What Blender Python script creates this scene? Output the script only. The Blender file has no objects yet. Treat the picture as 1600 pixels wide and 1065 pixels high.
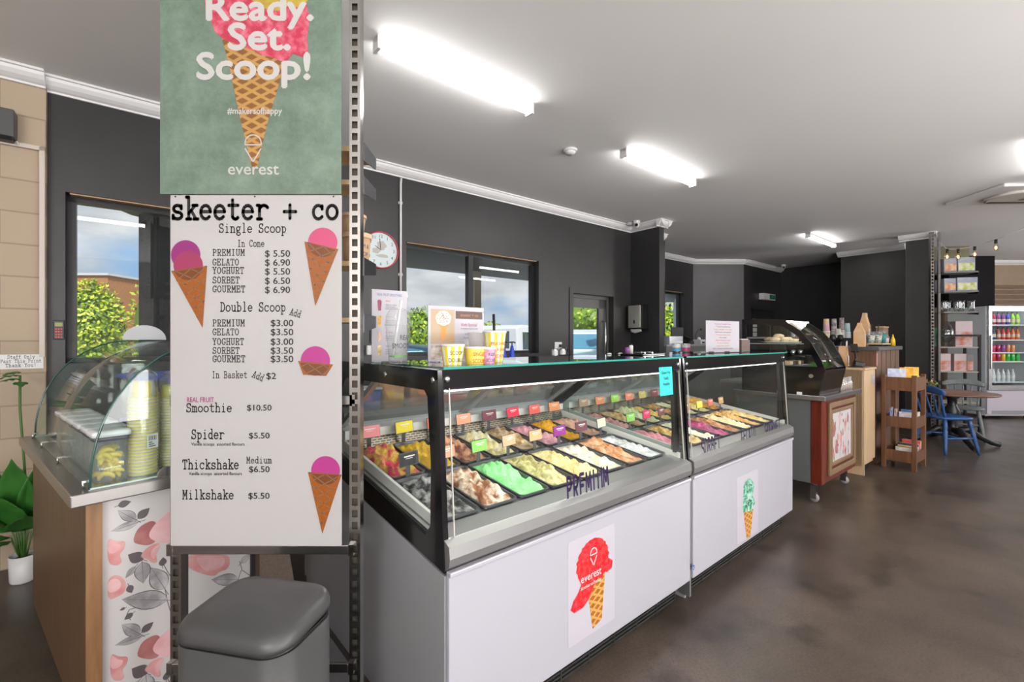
import bpy, bmesh, math, random
from mathutils import Vector, Matrix
random.seed(7)
SC = bpy.context.scene
COL = SC.collection
R = math.radians

# ---------------------------------------------------------------- camera
cam_d = bpy.data.cameras.new('camera'); cam = bpy.data.objects.new('camera', cam_d)
COL.objects.link(cam); SC.camera = cam
cam.location = (0, 0, 1.40); cam.rotation_euler = (R(90), 0, 0)
cam_d.sensor_width = 36; cam_d.lens = 16.0; cam_d.clip_start = 0.05; cam_d.clip_end = 300
vs = SC.view_settings
vs.view_transform = 'Standard'; vs.look = 'None'; vs.gamma = 1; vs.use_curve_mapping = False
vs.exposure = -0.12
SC.cycles.max_bounces = 8; SC.cycles.transparent_max_bounces = 24
SC.cycles.diffuse_bounces = 4; SC.cycles.glossy_bounces = 4; SC.cycles.transmission_bounces = 6
SC.cycles.caustics_reflective = False; SC.cycles.caustics_refractive = False
SC.cycles.sample_clamp_indirect = 4.0
SC.cycles.use_denoising = True

# ---------------------------------------------------------------- world: blue sky with procedural clouds
W = bpy.data.worlds.new('sky'); SC.world = W; W.use_nodes = True
nt = W.node_tree; nt.nodes.clear()
def N(t, **k):
    n = nt.nodes.new(t)
    for a, b in k.items(): setattr(n, a, b)
    return n
tc = N('ShaderNodeTexCoord'); mp = N('ShaderNodeMapping'); mp.inputs['Scale'].default_value = (2.2, 2.2, 6.0)
mp.inputs['Location'].default_value = (0.35, 0.1, 0.2)
nz = N('ShaderNodeTexNoise'); nz.inputs['Scale'].default_value = 1.6; nz.inputs['Detail'].default_value = 7; nz.inputs['Roughness'].default_value = 0.55
rp = N('ShaderNodeValToRGB'); rp.color_ramp.elements[0].position = 0.36; rp.color_ramp.elements[1].position = 0.52
nz2 = N('ShaderNodeTexNoise'); nz2.inputs['Scale'].default_value = 4.0; nz2.inputs['Detail'].default_value = 5
rp2 = N('ShaderNodeValToRGB'); rp2.color_ramp.elements[0].color = (0.60, 0.64, 0.70, 1); rp2.color_ramp.elements[1].color = (0.95, 0.96, 0.98, 1)
rp2.color_ramp.elements[0].position = 0.30; rp2.color_ramp.elements[1].position = 0.62
mx = N('ShaderNodeMixRGB'); mx.inputs[1].default_value = (0.36, 0.60, 0.93, 1)
bg = N('ShaderNodeBackground'); bg.inputs['Strength'].default_value = 1.0
ow = N('ShaderNodeOutputWorld')
L = nt.links.new
L(tc.outputs['Generated'], mp.inputs[0]); L(mp.outputs[0], nz.inputs[0]); L(mp.outputs[0], nz2.inputs[0])
L(nz.outputs[0], rp.inputs[0]); L(nz2.outputs[0], rp2.inputs[0])
L(rp.outputs[0], mx.inputs[0]); L(rp2.outputs[0], mx.inputs[2]); L(mx.outputs[0], bg.inputs[0]); L(bg.outputs[0], ow.inputs[0])

# ---------------------------------------------------------------- room axes: ca along the back wall, cb towards it
UX, UY = 0.7799, 0.6259
ROOM_ROT = math.atan2(UY, UX)
def rm(a, b, z=0.0): return Vector((a*UX - b*UY, a*UY + b*UX, z))

# ---------------------------------------------------------------- lights: sun outside, added fill lamps behind the camera, no windows there
def sun(direction, strength):
    d = bpy.data.lights.new('sun', 'SUN'); d.energy = strength; d.angle = R(2); d.color = (1, 0.96, 0.88)
    o = bpy.data.objects.new('sun', d); COL.objects.link(o)
    o.rotation_euler = Vector(direction).to_track_quat('-Z', 'Y').to_euler()
def area(name, loc, target, sx, sy, power, color=(1, 1, 1)):
    d = bpy.data.lights.new(name, 'AREA'); d.shape = 'RECTANGLE'; d.size = sx; d.size_y = sy; d.energy = power; d.color = color
    o = bpy.data.objects.new(name, d); COL.objects.link(o); o.location = loc
    o.rotation_euler = (Vector(target) - Vector(loc)).to_track_quat('-Z', 'Y').to_euler()
    return o
sun((-0.30, 0.55, -0.78), 5.0)
area('added_fill_mid', rm(4.3, -3.7, 2.1), rm(4.3, -0.7, 4.6), 2.5, 1.6, 270, (1.0, 0.98, 0.97))  # added fill aimed up to brighten the ceiling; this wall has no window
area('added_fill_low', rm(1.0, -3.7, 0.66), rm(1.0, -0.7, 3.6), 5.0, 0.9, 240, (1.0, 0.98, 0.97))  # added low fill, tilted up to act as bounced daylight
area('added_fill_left', rm(-3.4, -3.7, 2.0), rm(-3.0, -0.7, 4.4), 2.4, 1.5, 330, (1.0, 0.98, 0.97))  # added fill that lifts the left part of the ceiling
area('added_fill_right', rm(11.6, -3.7, 2.0), rm(11.0, -0.9, 4.6), 1.4, 1.5, 260, (1.0, 0.98, 0.97))  # added fill for the right end, placed clear of glass reflections

# ---------------------------------------------------------------- materials
MATS = {}
def nodes_of(m):
    m.use_nodes = True
    return m.node_tree, m.node_tree.nodes['Principled BSDF']
def mat(name, c, rough=0.5, metal=0.0, var=0.0, scale=8.0, bump=0.0, bscale=60.0, coat=0.0, spec=0.5, emit=0.0, stretch=None, alpha=1.0, detail=4.0, c2=None, lo=0.35, hi=0.65):
    if name in MATS: return MATS[name]
    m = bpy.data.materials.new(name); t, p = nodes_of(m)
    c = tuple(c)
    p.inputs['Base Color'].default_value = c + (1,); p.inputs['Roughness'].default_value = rough
    p.inputs['Metallic'].default_value = metal; p.inputs['Specular IOR Level'].default_value = spec
    p.inputs['Coat Weight'].default_value = coat; p.inputs['Coat Roughness'].default_value = 0.08
    p.inputs['Alpha'].default_value = alpha
    if emit > 0:
        p.inputs['Emission Color'].default_value = c + (1,); p.inputs['Emission Strength'].default_value = emit
    if var > 0 or c2 or bump > 0:
        tcn = t.nodes.new('ShaderNodeTexCoord'); mpn = t.nodes.new('ShaderNodeMapping')
        if stretch: mpn.inputs['Scale'].default_value = stretch
        t.links.new(tcn.outputs['Object'], mpn.inputs[0])
    if var > 0 or c2:
        n = t.nodes.new('ShaderNodeTexNoise'); n.inputs['Scale'].default_value = scale; n.inputs['Detail'].default_value = detail
        r = t.nodes.new('ShaderNodeValToRGB')
        r.color_ramp.elements[0].position = lo; r.color_ramp.elements[1].position = hi
        a = tuple(max(0, x*(1-var)) for x in c); b = tuple(min(1, x*(1+var)) for x in c)
        if c2: a, b = c, tuple(c2)
        r.color_ramp.elements[0].color = a + (1,); r.color_ramp.elements[1].color = b + (1,)
        t.links.new(mpn.outputs[0], n.inputs[0]); t.links.new(n.outputs[0], r.inputs[0]); t.links.new(r.outputs[0], p.inputs['Base Color'])
    if bump > 0:
        n2 = t.nodes.new('ShaderNodeTexNoise'); n2.inputs['Scale'].default_value = bscale; n2.inputs['Detail'].default_value = 5
        bn = t.nodes.new('ShaderNodeBump'); bn.inputs['Strength'].default_value = bump; bn.inputs['Distance'].default_value = 0.01
        t.links.new(mpn.outputs[0], n2.inputs[0]); t.links.new(n2.outputs[0], bn.inputs['Height']); t.links.new(bn.outputs[0], p.inputs['Normal'])
    MATS[name] = m
    return m
def glass(name, tint=(1, 1, 1), refl=1.0, rough=0.0, ior=1.45, haze=0.0):
    if name in MATS: return MATS[name]
    m = bpy.data.materials.new(name); m.use_nodes = True; t = m.node_tree; t.nodes.clear()
    o = t.nodes.new('ShaderNodeOutputMaterial'); tr = t.nodes.new('ShaderNodeBsdfTransparent'); gl = t.nodes.new('ShaderNodeBsdfGlossy')
    fr = t.nodes.new('ShaderNodeFresnel'); fr.inputs[0].default_value = ior
    mu = t.nodes.new('ShaderNodeMath'); mu.operation = 'MULTIPLY'; mu.inputs[1].default_value = refl
    ge = t.nodes.new('ShaderNodeNewGeometry'); mi_ = t.nodes.new('ShaderNodeMath'); mi_.operation = 'MULTIPLY_ADD'
    mi_.inputs[1].default_value = 1/ior - ior; mi_.inputs[2].default_value = ior      # same reflectance from either side of a pane
    t.links.new(ge.outputs['Backfacing'], mi_.inputs[0]); t.links.new(mi_.outputs[0], fr.inputs[0])
    mxn = t.nodes.new('ShaderNodeMixShader')
    tr.inputs[0].default_value = tuple(tint) + (1,); gl.inputs['Roughness'].default_value = rough
    t.links.new(fr.outputs[0], mu.inputs[0]); t.links.new(mu.outputs[0], mxn.inputs[0])
    t.links.new(tr.outputs[0], mxn.inputs[1]); t.links.new(gl.outputs[0], mxn.inputs[2])
    last = mxn
    if haze > 0:
        df = t.nodes.new('ShaderNodeBsdfDiffuse'); df.inputs[0].default_value = (0.9, 0.9, 0.9, 1)
        m2 = t.nodes.new('ShaderNodeMixShader'); m2.inputs[0].default_value = haze
        t.links.new(mxn.outputs[0], m2.inputs[1]); t.links.new(df.outputs[0], m2.inputs[2]); last = m2
    t.links.new(last.outputs[0], o.inputs[0])
    MATS[name] = m
    return m
def emis(name, c, s):
    if name in MATS: return MATS[name]
    m = bpy.data.materials.new(name); m.use_nodes = True; t = m.node_tree; t.nodes.clear()
    o = t.nodes.new('ShaderNodeOutputMaterial'); e = t.nodes.new('ShaderNodeEmission')
    e.inputs[0].default_value = tuple(c) + (1,); e.inputs[1].default_value = s
    t.links.new(e.outputs[0], o.inputs[0]); MATS[name] = m
    return m
def frosted(name, c, transp=0.1, transl=0.35):
    if name in MATS: return MATS[name]
    m = bpy.data.materials.new(name); m.use_nodes = True; t = m.node_tree; t.nodes.clear()
    o = t.nodes.new('ShaderNodeOutputMaterial'); p = t.nodes.new('ShaderNodeBsdfPrincipled')
    p.inputs['Base Color'].default_value = tuple(c) + (1,); p.inputs['Roughness'].default_value = 0.25
    tl = t.nodes.new('ShaderNodeBsdfTranslucent'); tl.inputs[0].default_value = tuple(c) + (1,)
    tr = t.nodes.new('ShaderNodeBsdfTransparent')
    m1 = t.nodes.new('ShaderNodeMixShader'); m1.inputs[0].default_value = transl
    m2 = t.nodes.new('ShaderNodeMixShader'); m2.inputs[0].default_value = transp
    t.links.new(p.outputs[0], m1.inputs[1]); t.links.new(tl.outputs[0], m1.inputs[2])
    t.links.new(m1.outputs[0], m2.inputs[1]); t.links.new(tr.outputs[0], m2.inputs[2]); t.links.new(m2.outputs[0], o.inputs[0])
    MATS[name] = m
    return m
def wood(name, c1, c2, stretch=(18, 18, 1.2), rough=0.45, scale=2.0):
    return mat(name, c1, rough, c2=c2, scale=scale, stretch=stretch, detail=6, lo=0.3, hi=0.7)
def waffle(name, c1, c2, freq=60.0):
    """crossed diagonal lines in the local x-z plane: a printed waffle cone"""
    if name in MATS: return MATS[name]
    m = bpy.data.materials.new(name); t, p = nodes_of(m)
    tcn = t.nodes.new('ShaderNodeTexCoord')
    outs = []
    for ang in (62, -62):
        mpn = t.nodes.new('ShaderNodeMapping'); mpn.inputs['Rotation'].default_value = (0, R(ang), 0)
        w = t.nodes.new('ShaderNodeTexWave'); w.wave_type = 'BANDS'; w.bands_direction = 'X'; w.inputs['Scale'].default_value = freq; w.inputs['Distortion'].default_value = 0.6
        r = t.nodes.new('ShaderNodeValToRGB'); r.color_ramp.elements[0].position = 0.62; r.color_ramp.elements[1].position = 0.85
        t.links.new(tcn.outputs['Object'], mpn.inputs[0]); t.links.new(mpn.outputs[0], w.inputs[0]); t.links.new(w.outputs[0], r.inputs[0]); outs.append(r)
    mxn = t.nodes.new('ShaderNodeMixRGB'); mxn.blend_type = 'LIGHTEN'; mxn.inputs[0].default_value = 1
    t.links.new(outs[0].outputs[0], mxn.inputs[1]); t.links.new(outs[1].outputs[0], mxn.inputs[2])
    m2 = t.nodes.new('ShaderNodeMixRGB'); m2.inputs[1].default_value = tuple(c1) + (1,); m2.inputs[2].default_value = tuple(c2) + (1,)
    t.links.new(mxn.outputs[0], m2.inputs[0]); t.links.new(m2.outputs[0], p.inputs['Base Color'])
    p.inputs['Roughness'].default_value = 0.45
    MATS[name] = m
    return m

# ---------------------------------------------------------------- mesh builder
class MB:
    def __init__(s): s.v = []; s.f = []; s.mi = []; s.sm = []
    def add(s, vs, fs, mi=0, smooth=False):
        b = len(s.v); s.v += [tuple(v) for v in vs]
        for f in fs: s.f.append([b+i for i in f]); s.mi.append(mi); s.sm.append(smooth)
        return s
    def box(s, x0, x1, y0, y1, z0, z1, mi=0):
        v = [(x, y, z) for z in (z0, z1) for y in (y0, y1) for x in (x0, x1)]
        return s.add(v, [(0, 2, 3, 1), (4, 5, 7, 6), (0, 1, 5, 4), (2, 6, 7, 3), (0, 4, 6, 2), (1, 3, 7, 5)], mi)
    def obox(s, c, size, rot=(0, 0, 0), mi=0):
        from mathutils import Euler
        M = Euler([R(a) for a in rot]).to_matrix(); c = Vector(c)
        v = [c + M @ Vector((x*size[0]/2, y*size[1]/2, z*size[2]/2)) for z in (-1, 1) for y in (-1, 1) for x in (-1, 1)]
        return s.add(v, [(0, 2, 3, 1), (4, 5, 7, 6), (0, 1, 5, 4), (2, 6, 7, 3), (0, 4, 6, 2), (1, 3, 7, 5)], mi)
    def bar(s, p0, p1, w, h, mi=0, up=(0, 0, 1)):
        p0 = Vector(p0); p1 = Vector(p1); d = (p1-p0).normalized(); up = Vector(up)
        if abs(d.dot(up)) > 0.98: up = Vector((0, 1, 0))
        x = d.cross(up).normalized(); y = x.cross(d).normalized()
        v = [p + x*a*w/2 + y*b*h/2 for p in (p0, p1) for a, b in ((-1, -1), (1, -1), (1, 1), (-1, 1))]
        return s.add(v, [(0, 1, 2, 3), (7, 6, 5, 4), (0, 4, 5, 1), (1, 5, 6, 2), (2, 6, 7, 3), (3, 7, 4, 0)], mi)
    def tube(s, pts, r, n=10, mi=0, caps=True):
        pts = [Vector(p) for p in pts]; k = len(pts); rs = r if isinstance(r, (list, tuple)) else [r]*k
        rings = []; prev = None
        for i, p in enumerate(pts):
            d = (pts[min(i+1, k-1)] - pts[max(i-1, 0)]).normalized()
            if prev is None:
                a = Vector((0, 0, 1)) if abs(d.z) < 0.9 else Vector((1, 0, 0))
                x = d.cross(a).normalized()
            else: x = (prev - d*prev.dot(d)).normalized()
            prev = x; y = d.cross(x)
            rings.append([p + (x*math.cos(2*math.pi*j/n) + y*math.sin(2*math.pi*j/n))*rs[i] for j in range(n)])
        v = [q for rg in rings for q in rg]; f = []
        for i in range(k-1):
            for j in range(n): f.append((i*n+j, i*n+(j+1) % n, (i+1)*n+(j+1) % n, (i+1)*n+j))
        s.add(v, f, mi, True)
        if caps: s.add(rings[0], [tuple(range(n))[::-1]], mi); s.add(rings[-1], [tuple(range(n))], mi)
        return s
    def lathe(s, prof, n=20, c=(0, 0, 0), mi=0, caps=True, mis=None):
        v = [(c[0]+r*math.cos(2*math.pi*j/n), c[1]+r*math.sin(2*math.pi*j/n), c[2]+z) for r, z in prof for j in range(n)]
        b = len(s.v); s.v += v
        for i in range(len(prof)-1):
            for j in range(n):
                s.f.append([b+i*n+j, b+i*n+(j+1) % n, b+(i+1)*n+(j+1) % n, b+(i+1)*n+j]); s.mi.append(mis[i] if mis else mi); s.sm.append(True)
        if caps:
            if prof[0][0] > 1e-4: s.add(v[:n], [tuple(range(n))[::-1]], mis[0] if mis else mi)
            if prof[-1][0] > 1e-4: s.add(v[-n:], [tuple(range(n))], mis[-1] if mis else mi)
        return s
    def loft(s, loops, mi=0, caps=True, smooth=True):
        n = len(loops[0]); v = [p for l in loops for p in l]; f = []
        for i in range(len(loops)-1):
            for j in range(n): f.append((i*n+j, i*n+(j+1) % n, (i+1)*n+(j+1) % n, (i+1)*n+j))
        s.add(v, f, mi, smooth)
        if caps: s.add(loops[0], [tuple(range(n))[::-1]], mi); s.add(loops[-1], [tuple(range(n))], mi)
        return s
    def prism(s, poly, axis, d0, d1, mi=0):
        """extrude a 2-D polygon along an axis; poly coordinates are the other two axes in x,y,z order"""
        def P(p, d): return (d, p[0], p[1]) if axis == 'x' else (p[0], d, p[1]) if axis == 'y' else (p[0], p[1], d)
        n = len(poly); v = [P(p, d0) for p in poly] + [P(p, d1) for p in poly]
        f = [tuple(range(n))[::-1], tuple(range(n, 2*n))] + [(i, (i+1) % n, n+(i+1) % n, n+i) for i in range(n)]
        return s.add(v, f, mi)
    def ring(s, outer, inner, axis, d0, d1, mi=0):
        """a flat frame between two polygons of the same number of corners"""
        def P(p, d): return (d, p[0], p[1]) if axis == 'x' else (p[0], d, p[1]) if axis == 'y' else (p[0], p[1], d)
        n = len(outer); v = [P(p, d) for d in (d0, d1) for poly in (outer, inner) for p in poly]; f = []
        for i in range(n):
            j = (i+1) % n
            f += [(i, j, n+j, n+i), (2*n+i, 3*n+i, 3*n+j, 2*n+j), (i, 2*n+i, 2*n+j, j), (n+i, n+j, 3*n+j, 3*n+i)]
        return s.add(v, f, mi)
    def sph(s, c, r, n=14, m=8, mi=0, sq=(1, 1, 1), wob=0.0):
        v = []; 
        for i in range(m+1):
            th = math.pi*i/m
            for j in range(n):
                ph = 2*math.pi*j/n; k = 1 + (random.uniform(-wob, wob) if 0 < i < m else 0)
                v.append((c[0]+r*sq[0]*k*math.sin(th)*math.cos(ph), c[1]+r*sq[1]*k*math.sin(th)*math.sin(ph), c[2]+r*sq[2]*k*math.cos(th)))
        f = [(i*n+j, (i+1)*n+j, (i+1)*n+(j+1) % n, i*n+(j+1) % n) for i in range(m) for j in range(n)]
        return s.add(v, f, mi, True)
    def grid(s, fn, nu, nv, mi=0, smooth=True):
        v = [fn(i/nu, j/nv) for i in range(nu+1) for j in range(nv+1)]
        f = [(i*(nv+1)+j, (i+1)*(nv+1)+j, (i+1)*(nv+1)+j+1, i*(nv+1)+j+1) for i in range(nu) for j in range(nv)]
        return s.add(v, f, mi, smooth)
    def build(s, name, mats, parent=None, loc=(0, 0, 0), rotz=0.0, rot=None, bevel=0.0, subdiv=0, solid=0.0):
        me = bpy.data.meshes.new(name); me.from_pydata(s.v, [], s.f)
        if not isinstance(mats, (list, tuple)): mats = [mats]
        for m in mats: me.materials.append(m)
        me.polygons.foreach_set('material_index', s.mi); me.polygons.foreach_set('use_smooth', s.sm)
        me.update()
        bm = bmesh.new(); bm.from_mesh(me); bmesh.ops.remove_doubles(bm, verts=bm.verts, dist=1e-5)
        bmesh.ops.recalc_face_normals(bm, faces=bm.faces); bm.to_mesh(me); bm.free()
        o = bpy.data.objects.new(name, me); COL.objects.link(o)
        o.location = loc; o.rotation_euler = rot if rot else (0, 0, rotz)
        if parent: o.parent = parent
        if bevel:
            b = o.modifiers.new('bevel', 'BEVEL'); b.width = bevel; b.segments = 2; b.limit_method = 'ANGLE'; b.angle_limit = R(40)
        if solid:
            b = o.modifiers.new('solid', 'SOLIDIFY'); b.thickness = solid
        if subdiv:
            b = o.modifiers.new('sub', 'SUBSURF'); b.levels = subdiv; b.render_levels = subdiv
        return o
def tag(o, label=None, cat=None, group=None, kind=None):
    if label: o['label'] = label
    if cat: o['category'] = cat
    if group: o['group'] = group
    if kind: o['kind'] = kind
    return o
def thing(name, label, cat, loc=(0, 0, 0), rotz=0.0, group=None):
    o = bpy.data.objects.new(name, None); COL.objects.link(o); o.empty_display_size = 0.1
    o.location = loc; o.rotation_euler = (0, 0, rotz)
    return tag(o, label, cat, group)
KIDS = {}
def dup(root, loc, rotz=None, label=None, group=None, scale=None):
    r = root.copy(); COL.objects.link(r); r.location = loc
    if rotz is not None: r.rotation_euler = (0, 0, rotz)
    if label: r['label'] = label
    if group: r['group'] = group
    if scale: r.scale = scale
    for ch in [o for o in bpy.data.objects if o.parent == root]:
        c = ch.copy(); COL.objects.link(c); c.parent = r
        for g in [o for o in bpy.data.objects if o.parent == ch]:
            d = g.copy(); COL.objects.link(d); d.parent = c
    return r
def rrect(cx, cy, w, d, r, z, n=6):
    pts = []
    for (sx, sy, a0) in ((1, 1, 0), (-1, 1, 90), (-1, -1, 180), (1, -1, 270)):
        for k in range(n+1):
            a = R(a0 + 90*k/n); pts.append((cx + sx*(w/2-r) + r*math.cos(a), cy + sy*(d/2-r) + r*math.sin(a), z))
    return pts
def at(px, Y): return (px-800)/711.0*Y
def zt(py, Y): return 1.40 + (532.5-py)/711.0*Y
def on_plane(px, py, P, ang):
    """photo ray against the vertical plane through P with horizontal direction ang: distance along, height"""
    dx, dz = (px-800)/711.0, (532.5-py)/711.0; c, s = math.cos(ang), math.sin(ang)
    # P + t(c,s) = Y(dx,1)
    t = (dx*P[1] - P[0])/(c - dx*s); Y = P[1] + t*s
    return t, 1.40 + dz*Y

# ---------------------------------------------------------------- lettering
def text_mesh(body, size, align='CENTER', sx=1.0, spacing=1.0):
    cu = bpy.data.curves.new('lettering', 'FONT'); cu.body = body; cu.size = size; cu.align_x = align; cu.align_y = 'CENTER'
    cu.space_character = spacing; cu.resolution_u = 3; cu.fill_mode = 'FRONT'
    o = bpy.data.objects.new('lettering', cu); COL.objects.link(o)
    bpy.context.view_layer.update()
    me = bpy.data.meshes.new_from_object(o.evaluated_get(bpy.context.evaluated_depsgraph_get()))
    bpy.data.objects.remove(o); bpy.data.curves.remove(cu)
    vs_ = [(v.co.x*sx, v.co.y) for v in me.vertices]; fs = [list(p.vertices) for p in me.polygons]
    bpy.data.meshes.remove(me)
    return vs_, fs
def add_text(mb, body, x, z, size, y=0.0, mi=0, align='CENTER', sx=1.0, tilt=0.0, spacing=1.0, bold=0.0):
    """letters lying in the x-z plane at depth y, facing -y"""
    v, f = text_mesh(body, size, align, sx, spacing); ct, st = math.cos(R(tilt)), math.sin(R(tilt))
    offs = [(0, 0)] if bold == 0 else [(0, 0), (bold, 0), (-bold, 0), (0, bold), (0, -bold)]
    for k, (ox, oz) in enumerate(offs):
        mb.add([(x + ox + a*ct - b*st, y - k*0.00003, z + oz + a*st + b*ct) for a, b in v], [q[::-1] for q in f], mi)
def arc(cx, cy, rx, ry, a0, a1, n=12):
    return [(cx+rx*math.cos(R(a0+(a1-a0)*k/n)), cy+ry*math.sin(R(a0+(a1-a0)*k/n))) for k in range(n+1)]
def _glyphs():
    g = {}
    ln = lambda *p: list(p)
    stem = lambda x, a, b, s0=.9, s1=.9: [ln((x, a), (x, b))] + ([ln((x-s0, a), (x+s0, a))] if s0 else []) + ([ln((x-s1, b), (x+s1, b))] if s1 else [])
    up = lambda x, a, b: [ln((x, a), (x, b)), ln((x-.9, a), (x+.9, a)), ln((x-1, b), (x, b))]
    g['s'] = [arc(2.5, 3.75, 1.65, 1.25, 20, 270), arc(2.5, 1.25, 1.85, 1.25, 90, -165), ln((4.05, 4.9), (4.05, 3.7)), ln((.65, 0.1), (.65, 1.4))]
    g['k'] = up(1.3, 0, 8) + [ln((1.3, 2), (4, 5)), ln((3, 5), (4.9, 5)), ln((2.4, 3.1), (4.3, 0)), ln((3.4, 0), (5.2, 0))]
    g['e'] = [ln((.5, 2.7), (4.5, 2.7)), arc(2.5, 2.5, 2.05, 2.5, 3, 320)]
    g['t'] = [ln((2, 7), (2, 1.1)) + arc(3.2, 1.2, 1.2, 1.2, 190, 330), ln((.4, 5), (4.3, 5))]
    g['r'] = up(1.5, 0, 5) + [arc(3.4, 3.0, 1.9, 2.0, 180, 35)]
    g['c'] = [arc(2.6, 2.5, 2.1, 2.5, 40, 320), ln((4.2, 4.8), (4.2, 3.6))]
    g['o'] = [arc(2.5, 2.5, 2.15, 2.5, 0, 360, 20)]
    g['+'] = [ln((0, 2.7), (5, 2.7)), ln((2.5, .2), (2.5, 5.2))]
    g['i'] = up(2.5, 0, 5) + [ln((2.4, 7), (2.6, 7.2)), ln((1.2, 0), (3.8, 0))]
    g['n'] = up(1.1, 0, 5) + [arc(2.6, 3.1, 1.5, 1.9, 180, 0) + [(4.1, 0)], ln((3.3, 0), (4.9, 0))]
    g['g'] = [arc(2.3, 3.3, 1.6, 1.7, 0, 360, 18), ln((3.4, 4.7), (4.7, 5)), [(1.3, 1.8), (.9, 1.1), (1.4, .5), (3.6, .2)] + arc(2.6, -1.2, 1.9, 1.3, 40, -220)]
    g['l'] = up(2.5, 0, 8) + [ln((1.2, 0), (3.8, 0))]
    g['p'] = up(1.2, -2.6, 5) + [arc(2.7, 2.5, 1.75, 2.4, 150, -150)]
    g['b'] = up(1.1, 0, 8) + [arc(2.7, 2.5, 1.75, 2.4, 150, -150)]
    g['d'] = [ln((4, 0), (4, 8)), ln((3, 8), (4, 8)), ln((4, 0), (4.9, 0)), arc(2.3, 2.5, 1.75, 2.4, 30, 330)]
    g['u'] = [ln((.3, 5), (1.1, 5)), [(1.1, 5)] + arc(2.5, 1.7, 1.4, 1.7, 180, 350) + [(4, 2)], ln((4, 5), (4, 0)), ln((3.2, 5), (4, 5)), ln((4, 0), (4.9, 0))]
    g['a'] = [arc(2.4, 3.4, 1.5, 1.5, 150, 0) + [(3.9, 0.2), (4.8, 0)], arc(2.2, 1.4, 1.6, 1.4, 60, 360, 16)]
    g['m'] = up(.7, 0, 5) + [arc(1.65, 3.6, .95, 1.4, 180, 0) + [(2.6, 0)], arc(3.55, 3.6, .95, 1.4, 180, 0) + [(4.5, 0)], ln((2.1, 0), (3.1, 0)), ln((4, 0), (5.1, 0))]
    g['h'] = up(1.1, 0, 8) + [arc(2.6, 3.1, 1.5, 1.9, 180, 0) + [(4.1, 0)], ln((3.3, 0), (4.9, 0))]
    g['S'] = [arc(2.5, 5.6, 1.8, 1.9, 20, 270), arc(2.5, 1.9, 2.0, 1.9, 90, -165), ln((4.2, 7.4), (4.2, 5.6)), ln((.5, .1), (.5, 1.9))]
    g['D'] = stem(1.2, 0, 7.5, .9, .9) + [[(1.2, 7.5), (2.4, 7.5)] + arc(2.4, 3.75, 2.2, 3.75, 90, -90) + [(1.2, 0)]]
    g['I'] = stem(2.5, 0, 7.5, 1.3, 1.3)
    g['C'] = [arc(2.7, 3.75, 2.2, 3.75, 40, 320), ln((4.5, 7.4), (4.5, 5.6))]
    g['G'] = g['C'] + [ln((3, 3), (5, 3)), ln((4.3, 3), (4.3, 1))]
    g['P'] = stem(1.2, 0, 7.5, .9, .9) + [[(1.2, 7.5), (2.6, 7.5)] + arc(2.7, 5.6, 1.8, 1.9, 90, -90) + [(1.2, 3.7)]]
    g['R'] = g['P'] + [ln((2.7, 3.7), (4.2, 0)), ln((3.6, 0), (5, 0))]
    g['B'] = g['P'] + [[(1.2, 3.7), (2.6, 3.7)] + arc(2.7, 1.85, 2, 1.85, 90, -90) + [(1.2, 0)]]
    g['E'] = stem(1.1, 0, 7.5, .9, .9) + [ln((1.1, 7.5), (4.4, 7.5), (4.4, 5.8)), ln((1.1, 3.9), (3.2, 3.9)), ln((3.2, 3), (3.2, 4.8)), ln((1.1, 0), (4.6, 0), (4.6, 1.9))]
    g['M'] = stem(.8, 0, 7.5, .7, .6) + stem(4.3, 0, 7.5, .7, .6) + [ln((.8, 7.5), (2.55, 2.5), (4.3, 7.5))]
    g['U'] = [ln((.2, 7.5), (1.8, 7.5)), ln((3.3, 7.5), (4.9, 7.5)), [(1, 7.5)] + arc(2.55, 1.9, 1.55, 1.9, 180, 360) + [(4.1, 7.5)]]
    g['L'] = stem(1.5, 0, 7.5, .9, 1.1) + [ln((1.5, 0), (4.6, 0), (4.6, 2.2))]
    g['A'] = [ln((.8, 0), (2.3, 7.5), (2.8, 7.5), (4.3, 0)), ln((1.4, 2.6), (3.7, 2.6)), ln((0, 0), (1.7, 0)), ln((3.4, 0), (5, 0))]
    g['T'] = stem(2.5, 0, 7.5, 1.1, 0) + [ln((.4, 5.7), (.4, 7.5), (4.6, 7.5), (4.6, 5.7))]
    g['O'] = [arc(2.5, 3.75, 2.1, 3.75, 0, 360, 22)]
    g['Y'] = [ln((.8, 7.5), (2.5, 3.6), (4.2, 7.5)), ln((2.5, 3.6), (2.5, 0)), ln((1.5, 0), (3.5, 0)), ln((0, 7.5), (1.6, 7.5)), ln((3.4, 7.5), (5, 7.5))]
    g['H'] = stem(1, 0, 7.5, .8, .8) + stem(4, 0, 7.5, .8, .8) + [ln((1, 3.8), (4, 3.8))]
    g['f'] = [[(2, 0), (2, 6.6)] + arc(3.2, 6.7, 1.2, 1.2, 180, 30), ln((.5, 5), (4, 5)), ln((.9, 0), (3.2, 0))]
    g['y'] = [ln((.7, 5), (2.5, 0.4)), ln((4.3, 5), (2.2, -2.2), (.9, -2.4)), ln((0, 5), (1.5, 5)), ln((3.5, 5), (5, 5))]
    g["'"] = [ln((2.5, 7.5), (2.3, 6))]
    g['!'] = [ln((2.5, 7.5), (2.5, 2.5)), ln((2.4, .2), (2.6, .4))]
    return g
GLYPH = _glyphs()
_l = lambda *p: list(p)
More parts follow.
